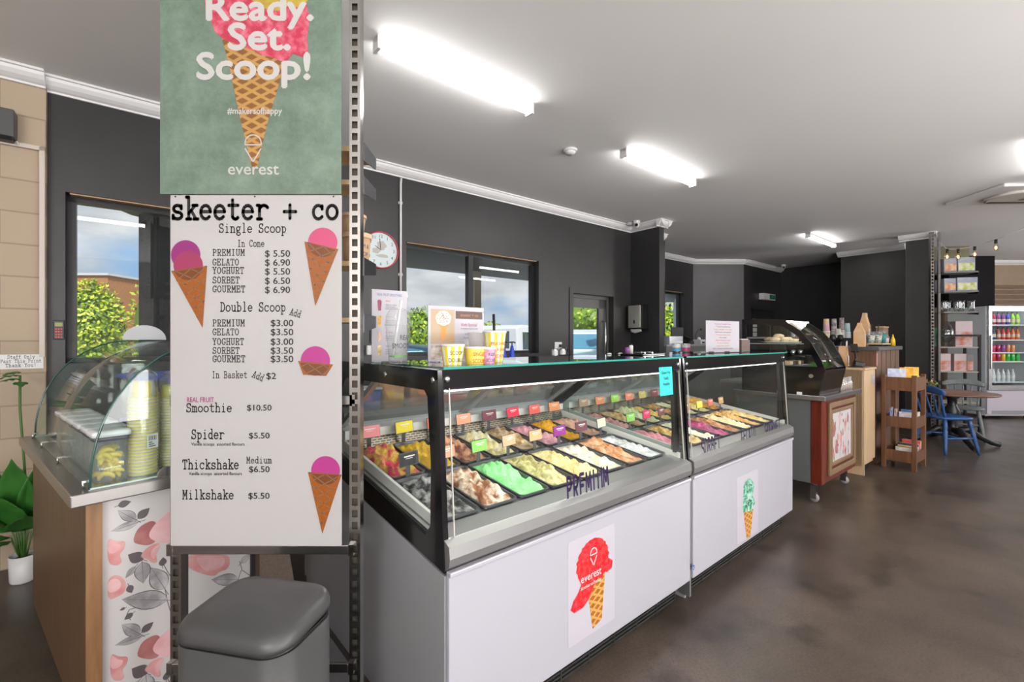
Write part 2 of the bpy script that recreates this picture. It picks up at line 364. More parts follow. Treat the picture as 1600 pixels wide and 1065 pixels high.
SANS = {'P': [_l((.5, 0), (.5, 7.5)), [(.5, 7.5), (1.6, 7.5)] + arc(1.7, 5.7, 1.5, 1.8, 90, -90) + [(.5, 3.9)]], 'E': [_l((3.2, 7.5), (.5, 7.5), (.5, 0), (3.3, 0)), _l((.5, 3.9), (2.7, 3.9))],
 'M': [_l((.2, 0), (.6, 7.5), (2.1, 2.8), (3.6, 7.5), (4, 0))], 'I': [_l((1.6, 0), (1.6, 7.5))], 'U': [[(.4, 7.5)] + arc(1.9, 1.7, 1.5, 1.7, 180, 360) + [(3.4, 7.5)]],
 'S': [arc(1.9, 5.6, 1.4, 1.9, 30, 270), arc(1.9, 1.9, 1.5, 1.85, 90, -150)], 'O': [arc(1.9, 3.75, 1.6, 3.75, 0, 360, 22)], 'T': [_l((1.8, 0), (1.8, 7.5)), _l((.2, 7.5), (3.5, 7.5))],
 'L': [_l((.5, 7.5), (.5, 0), (3, 0))], 'A': [_l((.2, 0), (1.9, 7.5), (3.6, 0)), _l((.8, 2.6), (3, 2.6))], 'G': [arc(2, 3.75, 1.6, 3.75, 50, 330) + [(3.4, 3.2), (2.3, 3.2)]]}
SANS['R'] = SANS['P'] + [_l((1.5, 3.9), (3.4, 0))]; SANS['B'] = SANS['P'] + [[(.5, 3.9), (1.7, 3.9)] + arc(1.8, 1.95, 1.6, 1.95, 90, -90) + [(.5, 0)]]
def add_typed(mb, body, x, z, size, y=0.0, mi=0, weight=0.85, adv=5.9, tilt=0.0, font=None):
    """typewriter lettering drawn as strokes; size = cap height, x,z = left end of the baseline"""
    k = size/7.5; ct, st = math.cos(R(tilt)), math.sin(R(tilt)); cx = 0.0; h = weight*k/2
    def P(a, b): return (x + a*ct - b*st, y, z + a*st + b*ct)
    for ch in body:
        for st_ in (font or GLYPH).get(ch, []):
            pts = [(cx + p[0]*k, p[1]*k) for p in st_]
            for p, q in zip(pts, pts[1:]):
                dx, dz = q[0]-p[0], q[1]-p[1]; l = math.hypot(dx, dz) or 1e-9; nx, nz = -dz/l*h, dx/l*h
                ex, ez = dx/l*h*.35, dz/l*h*.35
                mb.add([P(p[0]+nx-ex, p[1]+nz-ez), P(q[0]+nx+ex, q[1]+nz+ez), P(q[0]-nx+ex, q[1]-nz+ez), P(p[0]-nx-ex, p[1]-nz-ez)], [(0, 1, 2, 3)], mi)
            for p in (pts[0], pts[-1]):
                mb.add([P(p[0]+h*math.cos(R(a)), p[1]+h*math.sin(R(a))) for a in range(0, 360, 45)], [tuple(range(8))[::-1]], mi)
        cx += adv*k
    return cx
def flat(mb, pts, y, mi=0):
    """a flat printed shape in the x-z plane"""
    mb.add([(a, y, b) for a, b in pts], [tuple(range(len(pts)))], mi)
def chaikin(pts, it=2):
    for _ in range(it):
        q = []
        for a, b in zip(pts, pts[1:]+pts[:1]): q += [(a[0]*.75+b[0]*.25, a[1]*.75+b[1]*.25), (a[0]*.25+b[0]*.75, a[1]*.25+b[1]*.75)]
        pts = q
    return pts
def blobby(cx, cz, rx, rz, n=28, amp=0.06, seed=1, lobes=7):
    rnd = random.Random(seed); ph = [rnd.uniform(0, 6.28) for _ in range(4)]; out = []
    for k in range(n):
        a = 2*math.pi*k/n; q = 1 + amp*(math.sin(lobes*a+ph[0]) + .6*math.sin((lobes*2-1)*a+ph[1]))
        out.append((cx + rx*q*math.cos(a), cz + rz*q*math.sin(a)))
    return out
def vlogo(mb, x, z, h, y, w, mi):
    """round-topped cone mark: half ring, bar and a V"""
    def stroke(pts):
        for p, q in zip(pts, pts[1:]):
            dx, dz = q[0]-p[0], q[1]-p[1]; l = math.hypot(dx, dz) or 1e-9; nx, nz = -dz/l*w/2, dx/l*w/2
            mb.add([(p[0]+nx, y, p[1]+nz), (q[0]+nx, y, q[1]+nz), (q[0]-nx, y, q[1]-nz), (p[0]-nx, y, p[1]-nz)], [(0, 1, 2, 3)], mi)
    r = h*.3
    stroke([(x-r, z+h*.12)] + [(x+r*math.cos(R(a)), z+h*.2+r*math.sin(R(a))) for a in range(180, -1, -15)] + [(x+r, z+h*.13), (x-r, z+h*.13)])
    stroke([(x-r, z), (x, z-h*.5), (x+r, z)])

# ================================================================ SETTING
M_dark = mat('charcoal_paint', (0.025, 0.0243, 0.0245), 0.42, var=0.10, scale=3, bump=0.02, bscale=30)
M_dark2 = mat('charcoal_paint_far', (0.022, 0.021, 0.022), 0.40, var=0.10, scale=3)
M_ceil = mat('ceiling_paint', (0.87, 0.855, 0.845), 0.7, var=0.01, scale=1)
M_white = mat('white_gloss_paint', (0.74, 0.73, 0.73), 0.4)
M_light = mat('pale_wall_paint', (0.62, 0.60, 0.58), 0.7)
M_frame = mat('black_aluminium', (0.018, 0.018, 0.019), 0.35, 0.3)
M_pane = glass('window_glass', (0.93, 0.95, 0.95), 1.0)
M_tan = mat('tan_paint', (0.30, 0.22, 0.15), 0.6, var=0.05)
def struct(o): o['kind'] = 'structure'; return o

# polished concrete floor
fm = mat('polished_concrete', (0.135, 0.108, 0.088), 0.30); t, p = nodes_of(fm)
tcn = t.nodes.new('ShaderNodeTexCoord'); n1 = t.nodes.new('ShaderNodeTexNoise'); n1.inputs['Scale'].default_value = 1.3; n1.inputs['Detail'].default_value = 9; n1.inputs['Roughness'].default_value = 0.62
r1 = t.nodes.new('ShaderNodeValToRGB'); e = r1.color_ramp.elements; e[0].position = 0.30; e[0].color = (0.036, 0.027, 0.022, 1); e[1].position = 0.68; e[1].color = (0.118, 0.090, 0.071, 1)
n2 = t.nodes.new('ShaderNodeTexNoise'); n2.inputs['Scale'].default_value = 3.2; n2.inputs['Detail'].default_value = 4
r2 = t.nodes.new('ShaderNodeValToRGB'); r2.color_ramp.elements[0].position = 0.27; r2.color_ramp.elements[0].color = (0.42, 0.42, 0.42, 1); r2.color_ramp.elements[1].position = 0.42; r2.color_ramp.elements[1].color = (1, 1, 1, 1)
n3 = t.nodes.new('ShaderNodeTexNoise'); n3.inputs['Scale'].default_value = 90; n3.inputs['Detail'].default_value = 2
r3 = t.nodes.new('ShaderNodeValToRGB'); r3.color_ramp.elements[0].position = 0.3; r3.color_ramp.elements[0].color = (0.75, 0.75, 0.75, 1); r3.color_ramp.elements[1].position = 0.6; r3.color_ramp.elements[1].color = (1.1, 1.1, 1.1, 1)
m1 = t.nodes.new('ShaderNodeMixRGB'); m1.blend_type = 'MULTIPLY'; m1.inputs[0].default_value = 1
m2 = t.nodes.new('ShaderNodeMixRGB'); m2.blend_type = 'MULTIPLY'; m2.inputs[0].default_value = 1
for n in (n1, n2, n3): t.links.new(tcn.outputs['Object'], n.inputs[0])
t.links.new(n1.outputs[0], r1.inputs[0]); t.links.new(n2.outputs[0], r2.inputs[0]); t.links.new(n3.outputs[0], r3.inputs[0])
t.links.new(r1.outputs[0], m1.inputs[1]); t.links.new(r2.outputs[0], m1.inputs[2]); t.links.new(m1.outputs[0], m2.inputs[1]); t.links.new(r3.outputs[0], m2.inputs[2])
t.links.new(m2.outputs[0], p.inputs['Base Color'])
rr = t.nodes.new('ShaderNodeMapRange'); rr.inputs[3].default_value = 0.22; rr.inputs[4].default_value = 0.42
t.links.new(n2.outputs[0], rr.inputs[0]); t.links.new(rr.outputs[0], p.inputs['Roughness'])
RO = dict(rotz=ROOM_ROT)
struct(MB().prism([(-5, -4), (17, -4), (17, 2.0), (11.66, 2.0), (11.66, 5.05), (-5, 5.05)], 'z', -0.04, 0).build('floor', fm, **RO))
ZC = 3.09; ZK = 3.0
struct(MB().prism([(-5, -4.2), (17, -4.2), (17, 2.1), (11.66, 2.1), (11.66, 5.2), (-5, 5.2)], 'z', ZC, ZC+0.1).build('ceiling', M_ceil, **RO))

# block wall painted beige, with mortar joints
bmx = mat('beige_blockwork', (0.42, 0.33, 0.235), 0.62); t, p = nodes_of(bmx)
tcn = t.nodes.new('ShaderNodeTexCoord'); sx_ = t.nodes.new('ShaderNodeSeparateXYZ'); cx_ = t.nodes.new('ShaderNodeCombineXYZ')
bk = t.nodes.new('ShaderNodeTexBrick'); bk.inputs['Scale'].default_value = 1.0; bk.inputs['Brick Width'].default_value = 0.40; bk.inputs['Row Height'].default_value = 0.20
bk.inputs['Mortar Size'].default_value = 0.005; bk.inputs['Mortar Smooth'].default_value = 0.2
bk.inputs['Color1'].default_value = (0.43, 0.335, 0.235, 1); bk.inputs['Color2'].default_value = (0.40, 0.315, 0.222, 1); bk.inputs['Mortar'].default_value = (0.30, 0.235, 0.165, 1)
t.links.new(tcn.outputs['Object'], sx_.inputs[0]); t.links.new(sx_.outputs[0], cx_.inputs[0]); t.links.new(sx_.outputs[2], cx_.inputs[1]); t.links.new(cx_.outputs[0], bk.inputs[0])
t.links.new(bk.outputs[0], p.inputs['Base Color'])
bn = t.nodes.new('ShaderNodeBump'); bn.inputs['Strength'].default_value = 0.6; bn.inputs['Distance'].default_value = 0.004; bn.invert = True
nn = t.nodes.new('ShaderNodeTexNoise'); nn.inputs['Scale'].default_value = 35; ad = t.nodes.new('ShaderNodeMath'); ad.inputs[1].default_value = 0.5; ad.operation = 'MULTIPLY_ADD'
t.links.new(tcn.outputs['Object'], nn.inputs[0]); t.links.new(nn.outputs[0], ad.inputs[0]); t.links.new(bk.outputs['Fac'], ad.inputs[2]); t.links.new(ad.outputs[0], bn.inputs['Height']); t.links.new(bn.outputs[0], p.inputs['Normal'])
struct(MB().box(-4.6, 0, 0, 0.2, 0, ZC).build('wall_left', bmx, loc=rm(-0.50, 4.115), **RO))

def wall_holes(name, x0, x1, zt_, holes, loc, rotz, m, th=0.15):
    """wall with rectangular openings: local x along the wall, y into the wall"""
    b = MB(); xs = x0
    for (a, c, z0, z1) in sorted(holes):
        b.box(xs, a, 0, th, 0, zt_)
        if z0 > 0: b.box(a, c, 0, th, 0, z0)
        b.box(a, c, 0, th, z1, zt_); xs = c
    b.box(xs, x1, 0, th, 0, zt_)
    return struct(b.build(name, m, loc=loc, rotz=rotz))
WL = (-0.417, 1.0, 1.24, 2.38); WM = (2.0, 3.766, 1.24, 2.385); DR = (4.366, 5.19, 0, 2.03)
wall_holes('wall_rear', -0.5, 6.45, ZC, [WL, WM, DR], rm(0, 4.164), ROOM_ROT, M_dark)
W2 = (7.35, 8.51, 1.24, 2.385)
struct(MB().box(5.6, 5.71, 3.68, 4.20, 0, ZC).box(6.40, 6.55, 4.20, 5.10, 0, ZC).build('wall_nib', M_dark2, **RO))
wall_holes('wall_far', 6.45, 8.87, ZC, [W2], rm(0, 5.03), ROOM_ROT, M_dark2)
def seg_wall(name, p, q, m, th=0.12):
    a = rm(*p); b = rm(*q); d = b-a; l = d.length; ang = math.atan2(d.y, d.x)
    return struct(MB().box(0, l, 0, th, 0, ZC).build(name, m, loc=a, rotz=ang))
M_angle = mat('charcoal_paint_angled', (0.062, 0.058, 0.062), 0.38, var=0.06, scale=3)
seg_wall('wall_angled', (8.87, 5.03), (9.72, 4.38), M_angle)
DR2 = (10.10, 11.12, 0, 2.07)
wall_holes('wall_passage', 9.72, 11.65, ZC, [DR2], rm(0, 4.38), ROOM_ROT, M_dark2)
seg_wall('wall_recess', (11.6, 4.5), (11.6, 2.80), M_dark2)
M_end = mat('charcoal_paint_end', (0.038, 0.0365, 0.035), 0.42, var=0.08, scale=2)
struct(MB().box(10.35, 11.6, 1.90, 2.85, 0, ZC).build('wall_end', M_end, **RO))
W4 = (11.66, 12.75, 0.25, 2.15); wall_holes('wall_side', 11.55, 13.2, ZC, [W4], rm(0, 1.90), ROOM_ROT, M_dark2, .12)
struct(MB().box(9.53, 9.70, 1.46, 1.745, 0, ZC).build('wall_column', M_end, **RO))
struct(MB().box(8.9, 17, 9.6, 9.75, 0, ZC).build('wall_right', M_tan))
struct(MB().box(8.69, 9.60, 9.05, 9.62, 2.10, ZC).build('wall_bulkhead', mat('matt_black', (0.008, 0.007, 0.008), 0.8, spec=.15)))
struct(MB().box(-5, 17, -4.15, -4, 0, ZC).build('wall_front', M_light, **RO))
struct(MB().box(-5.1, -5, -4, 4.3, 0, ZC).build('wall_outer', M_light, **RO))
struct(MB().box(17, 17.1, -4, 5, 0, ZC).build('wall_outer', M_light, **RO))

# plaster cornice
CP = [(0.0, 0.0), (-0.012, 0.0), (-0.014, 0.012), (-0.03, 0.018), (-0.052, 0.034), (-0.068, 0.056), (-0.074, 0.074), (-0.088, 0.076), (-0.088, 0.09), (0.0, 0.09)]
tn = [0]
def cornice(p, q, ext0=0, ext1=0):
    a = rm(*p, ZK); b = rm(*q, ZK); d = b-a; l = d.length; ang = math.atan2(d.y, d.x); tn[0] += 1
    struct(MB().prism(CP, 'x', -ext0, l+ext1).build('trim_%d' % tn[0], M_white, loc=a, rotz=ang))
cornice((-5, 4.115), (-0.50, 4.115), 0, 0.0)
cornice((-0.50, 4.164), (5.6, 4.164), 0.05)
cornice((5.6, 4.164), (5.6, 3.68), 0, 0.085); cornice((5.6, 3.68), (5.71, 3.68), 0.085, 0.085); cornice((5.71, 3.68), (5.71, 4.164), 0.085); cornice((5.71, 4.164), (6.45, 4.164))
cornice((6.55, 5.03), (8.87, 5.03)); cornice((8.87, 5.03), (9.72, 4.38)); cornice((9.72, 4.38), (11.6, 4.38))
cornice((10.35, 2.85), (10.35, 1.90), 0.05, 0.0)
cornice((9.53, 1.745), (9.53, 1.46), 0.085, 0.085); cornice((9.53, 1.46), (9.70, 1.46), 0.085, 0.0)
a0 = MB().prism(CP, 'x', 0, 7); struct(a0.build('trim_20', M_white, loc=(9.6, 9.6, ZK)))

# windows: aluminium frame + panes, set back in the opening
def window(name, loc, rotz, x0, x1, z0, z1, mullions=(), y=0.085):
    b = MB(); w = 0.045
    b.box(x0, x1, y, y+0.06, z1-w, z1); b.box(x0, x1, y, y+0.06, z0, z0+w)
    b.box(x0, x0+w, y, y+0.06, z0, z1); b.box(x1-w, x1, y, y+0.06, z0, z1)
    for m in mullions: b.box(m-0.03, m+0.03, y-0.01, y+0.06, z0, z1)
    f = struct(b.build(name, M_frame, loc=loc, rotz=rotz))
    xs = [x0] + list(mullions) + [x1]
    for a, c in zip(xs, xs[1:]):
        MB().box(a+0.03, c-0.03, y+0.025, y+0.031, z0+0.03, z1-0.03).build('pane', M_pane, f)
    MB().box(x0-0.0, x1, -0.0, y, z0, z0+0.012).build('sill', M_dark, f)
    MB().box(x0+0.02, x1-0.02, 0.02, y-0.01, z1-0.008, z1).build('head_lining', mat('bare_timber', (0.50, 0.33, 0.18), 0.6), f)
    return f
window('window_1', rm(0, 4.164), ROOM_ROT, *WL, mullions=(0.75,))
window('window_2', rm(0, 4.164), ROOM_ROT, *WM, mullions=(2.815,))
window('window_3', rm(0, 5.03), ROOM_ROT, *W2)
window('window_4', rm(0, 1.90), ROOM_ROT, *W4, y=0.05)
# glazed entrance door
b = MB(); x0, x1 = DR[0], DR[1]; y = 0.08
b.box(x0, x0+0.04, y, y+0.07, 0, DR[3]); b.box(x1-0.04, x1, y, y+0.07, 0, DR[3]); b.box(x0, x1, y, y+0.07, DR[3]-0.045, DR[3])
M_door = mat('grey_door_paint', (0.075, 0.075, 0.07), 0.4)
d1 = struct(b.build('door_1', M_door, loc=rm(0, 4.164), rotz=ROOM_ROT))
b = MB(); a, c = x0+0.04, x1-0.04
b.box(a, a+0.06, y+0.02, y+0.06, 0.01, 1.985); b.box(c-0.15, c, y+0.02, y+0.06, 0.01, 1.985); b.box(a, c, y+0.02, y+0.06, 1.86, 1.985); b.box(a, c, y+0.02, y+0.06, 0.01, 0.25)
lf = b.build('door_leaf', M_door, d1)
MB().box(a+0.06, c-0.15, y+0.037, y+0.043, 0.25, 1.86).build('glass_panel', M_pane, lf)
M_chrome = mat('brushed_steel', (0.62, 0.62, 0.63), 0.22, 1.0)
MB().tube([(c-0.075, y+0.02, 1.18), (c-0.075, y-0.04, 1.2), (c-0.075, y-0.04, 1.66), (c-0.075, y+0.02, 1.68)], 0.013).build('pull_handle', M_chrome, lf)
MB().box(c-0.10, c-0.05, y+0.0, y+0.02, 1.12, 1.2).build('lock', M_chrome, lf)
b = MB(); b.box(x0-0.07, x0, -0.012, 0.0, 0, DR[3]+0.07); b.box(x1, x1+0.02, -0.012, 0, 0, DR[3]+0.07); b.box(x0, x1, -0.012, 0, DR[3], DR[3]+0.07)
b.build('architrave', M_dark, d1)
# passage door with a pale louvred strip
b = MB(); b.box(10.10, 11.12, 0.02, 0.06, 0, 2.07); b.box(10.06, 10.10, -0.02, 0.06, 0, 2.11); b.box(11.12, 11.16, -0.02, 0.06, 0, 2.11); b.box(10.06, 11.16, -0.02, 0.06, 2.07, 2.11)
d2 = struct(b.build('door_2', M_frame, loc=rm(0, 4.38), rotz=ROOM_ROT))
b = MB()
for k in range(14): b.box(10.12, 10.34, 0.0, 0.018, 0.5+k*0.1, 0.58+k*0.1)
b.build('louvre', M_white, d2)

# white conduit up the wall, cable trunking on the block wall
o = thing('conduit', 'white plastic conduit running up the charcoal wall beside the clock', 'pipe', rm(1.935, 4.15, 0))
b = MB().tube([(0, 0, 1.25), (0, 0, 2.93), (0, 0.02, 3.0)], 0.0115, 10); b.build('pipe', M_white, o)
for z in (1.5, 2.05, 2.75): MB().box(-0.022, 0.016, -0.005, 0.014, z-0.012, z+0.012).build('saddle_clip', M_white, o)
o = thing('cable_trunking', 'white cable trunking on the beige block wall dropping from the dark heater', 'trunking', rm(-0.5, 4.113, 0), ROOM_ROT)
MB().box(-0.028, -0.003, -0.018, 0, 1.30, 2.625).build('riser', mat('trunking_cream', (0.58, 0.52, 0.45), .5), o)
MB().box(-0.36, -0.003, -0.018, 0, 2.60, 2.625).build('run', MATS['trunking_cream'], o)

# ================================================================ OUTSIDE THE WINDOWS
M_tar = mat('car_park_asphalt', (0.16, 0.16, 0.16), 0.8, var=0.2, scale=5)
struct(MB().prism([(-40, 5.2), (11.7, 5.2), (11.7, 2.05), (45, 2.05), (45, 60), (-40, 60)], 'z', -0.10, -0.06).build('ground', M_tar, **RO))
M_soff = mat('soffit_grey', (0.055, 0.055, 0.058), 0.5)
struct(MB().prism([(-0.45, 4.32), (-0.10, 4.95), (1.3, 6.02), (5.55, 6.02), (5.55, 4.32)], 'z', 2.45, 2.62).build('trim_21', M_soff, **RO))
o = MB().box(-0.11, 0.11, -0.11, 0.11, -0.06, 2.45).build('veranda_post', mat('dark_textured_brick', (0.035, 0.034, 0.036), 0.7, bump=0.8, bscale=90), loc=(-3.08, 3.93, 0), rotz=ROOM_ROT)
tag(o, 'square dark rough veranda post outside the left window', 'post')
o = MB().box(-0.06, 0.06, -0.06, 0.06, -0.06, 2.45).build('timber_post', mat('cream_post', (0.62, 0.52, 0.36), 0.6), loc=(-0.55, 6.9, 0), rotz=ROOM_ROT)
tag(o, 'cream timber post outside the middle window', 'post')
o = MB().box(-0.17, 0.17, -0.12, 0.12, -0.06, 2.30).build('white_post', mat('white_render', (0.75, 0.76, 0.78), 0.6), loc=(3.68, 9.75, 0), rotz=0.2)
tag(o, 'wide white post outside the narrow far window', 'post')
o = MB().box(-0.9, 0.9, -0.1, 0.1, 2.25, 2.45).build('white_beam', MATS['white_render'], loc=(3.0, 9.8, 0), rotz=0.2)
tag(o, 'white beam resting on the post outside the narrow far window', 'beam')

def leaves(b, c, rad, n, size, seed=0, mis=(0, 1, 2), shell=0.72):
    rnd = random.Random(seed)
    for _ in range(n):
        u = rnd.uniform(-1, 1); ph = rnd.uniform(0, 6.283); s = math.sqrt(1-u*u); rr_ = rnd.uniform(shell, 1.0)
        d = Vector((s*math.cos(ph), s*math.sin(ph), u)); q = Vector((c[0]+d.x*rad[0]*rr_, c[1]+d.y*rad[1]*rr_, c[2]+d.z*rad[2]*rr_))
        t1 = Vector((rnd.uniform(-1, 1), rnd.uniform(-1, 1), rnd.uniform(-1, 1))).normalized(); t2 = d.cross(t1).normalized() if d.cross(t1).length > .1 else Vector((1, 0, 0))
        sz = size*rnd.uniform(.6, 1.3)
        b.add([q-t1*sz, q+t2*sz*.5, q+t1*sz, q-t2*sz*.5], [(0, 1, 2, 3)], rnd.choice(mis))
G1 = mat('leaf_lime', (0.50, 0.64, 0.03), 0.5); G2 = mat('leaf_yellow_green', (0.72, 0.80, 0.06), 0.5); G3 = mat('leaf_mid_green', (0.17, 0.30, 0.03), 0.5)
G4 = mat('leaf_olive', (0.28, 0.33, 0.10), 0.5); M_bark = mat('bark', (0.16, 0.11, 0.08), 0.9, var=0.3, scale=10)
def bush(name, label, loc, rad, n, size, seed, ms, core=None, group=None, trunk=True):
    o = thing(name, label, 'tree' if 'tree' in name else 'bush', loc, 0, group)
    b = MB(); leaves(b, (0, 0, 0), rad, n, size, seed); b.sph((0, 0, 0), 1, 16, 10, 2, (rad[0]*.78, rad[1]*.78, rad[2]*.78), 0.05)
    f = b.build('foliage', ms, o); f.location = (0, 0, rad[2]*.9 + (0.55 if trunk else 0))
    if trunk: MB().tube([(0, 0, -0.06), (0.02, 0, 0.5), (0, 0, 0.9+rad[2]*.3)], [0.06, 0.05, 0.04], 8).build('trunk', M_bark, o)
    return o
bush('round_bush', 'round lime green clipped bush outside the left window beside the orange building', (at(143, 6.6), 6.6, 0), (0.44, 0.44, 0.93), 5000, 0.035, 1, [G1, G2, G3])
bush('round_bush', 'lime green bush behind the dark veranda post outside the left window', (at(262, 6.3), 6.3, 0), (0.45, 0.45, 1.05), 1800, 0.035, 2, [G1, G2, G3])
bush('leafy_bush', 'green bush behind the blue car outside the middle window', (at(656, 12.5), 12.5, 0), (0.65, 0.6, 0.95), 1800, 0.06, 3, [G3, G1, G3])
bush('leafy_bush', 'lime green bush seen between the kids sign and the white utility vehicle', (at(768, 17.5), 17.5, 0), (0.7, 0.6, 0.85), 1500, 0.06, 4, [G1, G2, G3])
bush('hedge_bush', 'tall bright lime green hedge filling the narrow far window', (at(1046, 13.5), 13.5, 0), (1.3, 0.8, 1.35), 3600, 0.07, 5, [G1, G2, G3], trunk=False)
t_ = bush('street_tree', 'loose olive green tree behind the parked car outside the glass door', (at(915, 17), 17, 0), (1.5, 1.2, 0.85), 1500, 0.075, 6, [G4, G1, G3], trunk=True)
for c in t_.children:
    if c.name.startswith('foliage'): c.location.z = 2.1
    else: c.scale = (2, 2, 2.0)
bush('leafy_bush', 'low strip of green foliage above the white utility vehicle roof', (at(815, 24), 24, 0), (1.1, 0.6, 0.75), 900, 0.09, 8, [G1, G3, G2])

o = thing('brick_building', 'orange brick building with flat roof behind the round bush', 'building', (-23.2, 25, 0))
MB().box(-3, 1.0, 0, 5, -0.06, 5.0).build('wall', mat('orange_brick', (0.50, 0.22, 0.09), 0.8, var=0.1), o)
MB().box(-3.1, 1.1, -0.1, 5.1, 5.0, 5.12).build('roof', M_white, o)
o = MB().box(-0.12, 0.12, -0.02, 0.02, 0, 0).build('sail_flag', mat('pink_fabric', (0.75, 0.10, 0.35), 0.6), loc=(0, 0, 0))
bpy.data.objects.remove(o)
def flag(label, x, y, h, c):
    o = thing('feather_flag', label, 'flag', (x, y, -0.06))
    MB().tube([(0, 0, 0), (0, 0, h)], 0.012, 8).build('pole', M_white, o)
    b = MB(); n = 10
    b.grid(lambda u, v: (0.01+v*0.22*math.sin(math.pi*min(1, u*1.05+.05))**.6, 0.03*math.sin(u*5+v*2), 0.5+u*(h-0.5)), n, 3)
    b.build('sail', c, o, solid=0.004)
flag('pink feather flag standing outside the left window beside the veranda post', at(197, 7.2)-.1, 7.2, 1.75, mat('pink_fabric', (0.75, 0.10, 0.35), 0.6))
flag('slim lilac feather flag outside the middle window', at(671, 10.5), 10.5, 2.35, mat('lilac_fabric', (0.50, 0.36, 0.55), 0.6))

# parked vehicles
M_wcar = mat('white_car_paint', (0.80, 0.81, 0.84), 0.25, coat=0.5); M_bcar = mat('dark_blue_car_paint', (0.05, 0.10, 0.16), 0.25, coat=0.5)
M_lcar = mat('pale_blue_car_paint', (0.72, 0.78, 0.86), 0.25, coat=0.5)
M_cglass = mat('tinted_car_glass', (0.06, 0.09, 0.10), 0.06, spec=0.9); M_bglass = mat('blue_car_glass', (0.10, 0.30, 0.45), 0.06, spec=0.9); M_tyre = mat('tyre_rubber', (0.02, 0.02, 0.02), 0.8)
M_grey = mat('mid_grey_plastic', (0.20, 0.20, 0.21), 0.5)
def vehicle(name, label, loc, rotz, L_, Wd, side, wins, paint, gl, extras=()):
    """side = outline in x-z; wins = glass polygons on the flanks"""
    o = thing(name, label, 'car', loc, rotz)
    b = MB(); zmax = max(p[1] for p in side)
    def wy(z): return Wd/2*(1 - 0.16*max(0, (z-0.85)/(zmax-0.85)))
    n = len(side); v = [(x, -wy(z), z) for x, z in side] + [(x, wy(z), z) for x, z in side]
    b.add(v, [tuple(range(n))[::-1], tuple(range(n, 2*n))] + [(i, (i+1) % n, n+(i+1) % n, n+i) for i in range(n)])
    b.build('body', paint, o, bevel=0.03)
    for w in wins:
        g = MB()
        for s in (-1, 1): g.add([(x, s*(wy(z)+0.004), z) for x, z in w], [tuple(range(len(w)))])
        g.build('window', gl, o, solid=0.003)
    for x in (L_*0.18, L_*0.82):
        for s in (-1, 1):
            w = MB(); pr = [(0.12, -0.09), (0.30, -0.10), (0.34, -0.06), (0.34, 0.06), (0.30, 0.10), (0.12, 0.09)]
            w.lathe(pr, 20); w.build('wheel', M_tyre, o, loc=(x, s*(Wd/2-0.1), 0.28), rot=(R(90), 0, 0))
    return o
ute = [(0, 0.35), (0, 1.0), (0.15, 1.12), (0.25, 1.78), (0.55, 1.86), (1.95, 1.84), (2.15, 1.80), (2.35, 1.74), (3.55, 1.74), (4.15, 1.15), (5.1, 1.05), (5.2, 0.6), (5.15, 0.35)]
v = vehicle('utility_vehicle', 'white utility vehicle with a canopy parked outside the middle window', (at(763, 10.6)-0.1, 11.2, -0.06), R(58), 5.2, 1.75, ute,
    [[(0.42, 1.25), (0.50, 1.68), (1.75, 1.68), (1.62, 1.25)], [(2.42, 1.22), (2.55, 1.62), (3.3, 1.62), (3.3, 1.22)], [(3.36, 1.22), (3.36, 1.62), (3.5, 1.62), (3.9, 1.22)]], M_wcar, M_cglass)
MB().add([(0.172, -0.58, 1.28), (0.172, 0.58, 1.28), (0.232, 0.54, 1.70), (0.232, -0.54, 1.70)], [(0, 1, 2, 3)]).build('rear_window', M_cglass, v, solid=.02)
MB().box(2.2, 2.26, -0.886, -0.86, 0.5, 1.7).build('door_gap', M_grey, v)
MB().box(2.45, 2.62, -0.90, -0.87, 1.06, 1.10).build('door_handle', M_chrome, v)
sedan = [(0, 0.3), (0, 0.85), (0.5, 0.98), (1.2, 1.36), (1.9, 1.44), (2.6, 1.36), (3.3, 0.98), (4.2, 0.82), (4.3, 0.5), (4.25, 0.3)]
vehicle('sedan_car', 'dark blue car parked outside behind the smoothie menu card', (-4.1, 8.6, -0.06), R(3), 4.3, 1.7, sedan,
    [[(0.75, 1.0), (1.25, 1.30), (1.9, 1.38), (2.5, 1.30), (3.0, 1.0)]], M_bcar, M_bglass)
# front of the car outside the door: windscreen faces the shop
o = thing('parked_car', 'pale blue white car with its windscreen facing the glass door', 'car', (at(915, 9.3), 9.3, -0.06), R(-14))
b = MB()
def cl(w, y0, z): return rrect(0, y0, w, 0.1, 0.04, z, 3)
prof = [(0.0, 0.35), (0.0, 1.02), (0.12, 1.12), (0.85, 1.24), (1.45, 1.66), (1.9, 1.74), (2.9, 1.66), (3.3, 1.1), (3.4, 0.35)]
n = len(prof)
def wx(z): return 0.85*(1-0.22*max(0, (z-0.9)/0.8))
vv = [(-wx(z), y, z) for y, z in prof] + [(wx(z), y, z) for y, z in prof]
b.add(vv, [tuple(range(n))[::-1], tuple(range(n, 2*n))] + [(i, (i+1) % n, n+(i+1) % n, n+i) for i in range(n)]); b.build('body', M_lcar, o, bevel=0.05)
MB().add([(-0.70, 0.90, 1.285), (0.70, 0.90, 1.285), (0.60, 1.38, 1.622), (-0.60, 1.38, 1.622)], [(0, 1, 2, 3)]).build('windscreen', M_bglass, o, solid=0.02)
MB().box(-0.3, 0.3, -0.02, 0.01, 0.90, 1.04).build('number_plate', mat('plum_plate', (0.25, 0.16, 0.24), 0.5), o)
MB().box(-0.55, 0.55, -0.012, 0.01, 0.5, 0.80).build('grille', M_frame, o)
for s in (-1, 1): MB().sph((s*0.66, 0.05, 0.95), 0.1, 12, 6, 0, (1.3, .5, .8)).build('headlamp', M_white, o)
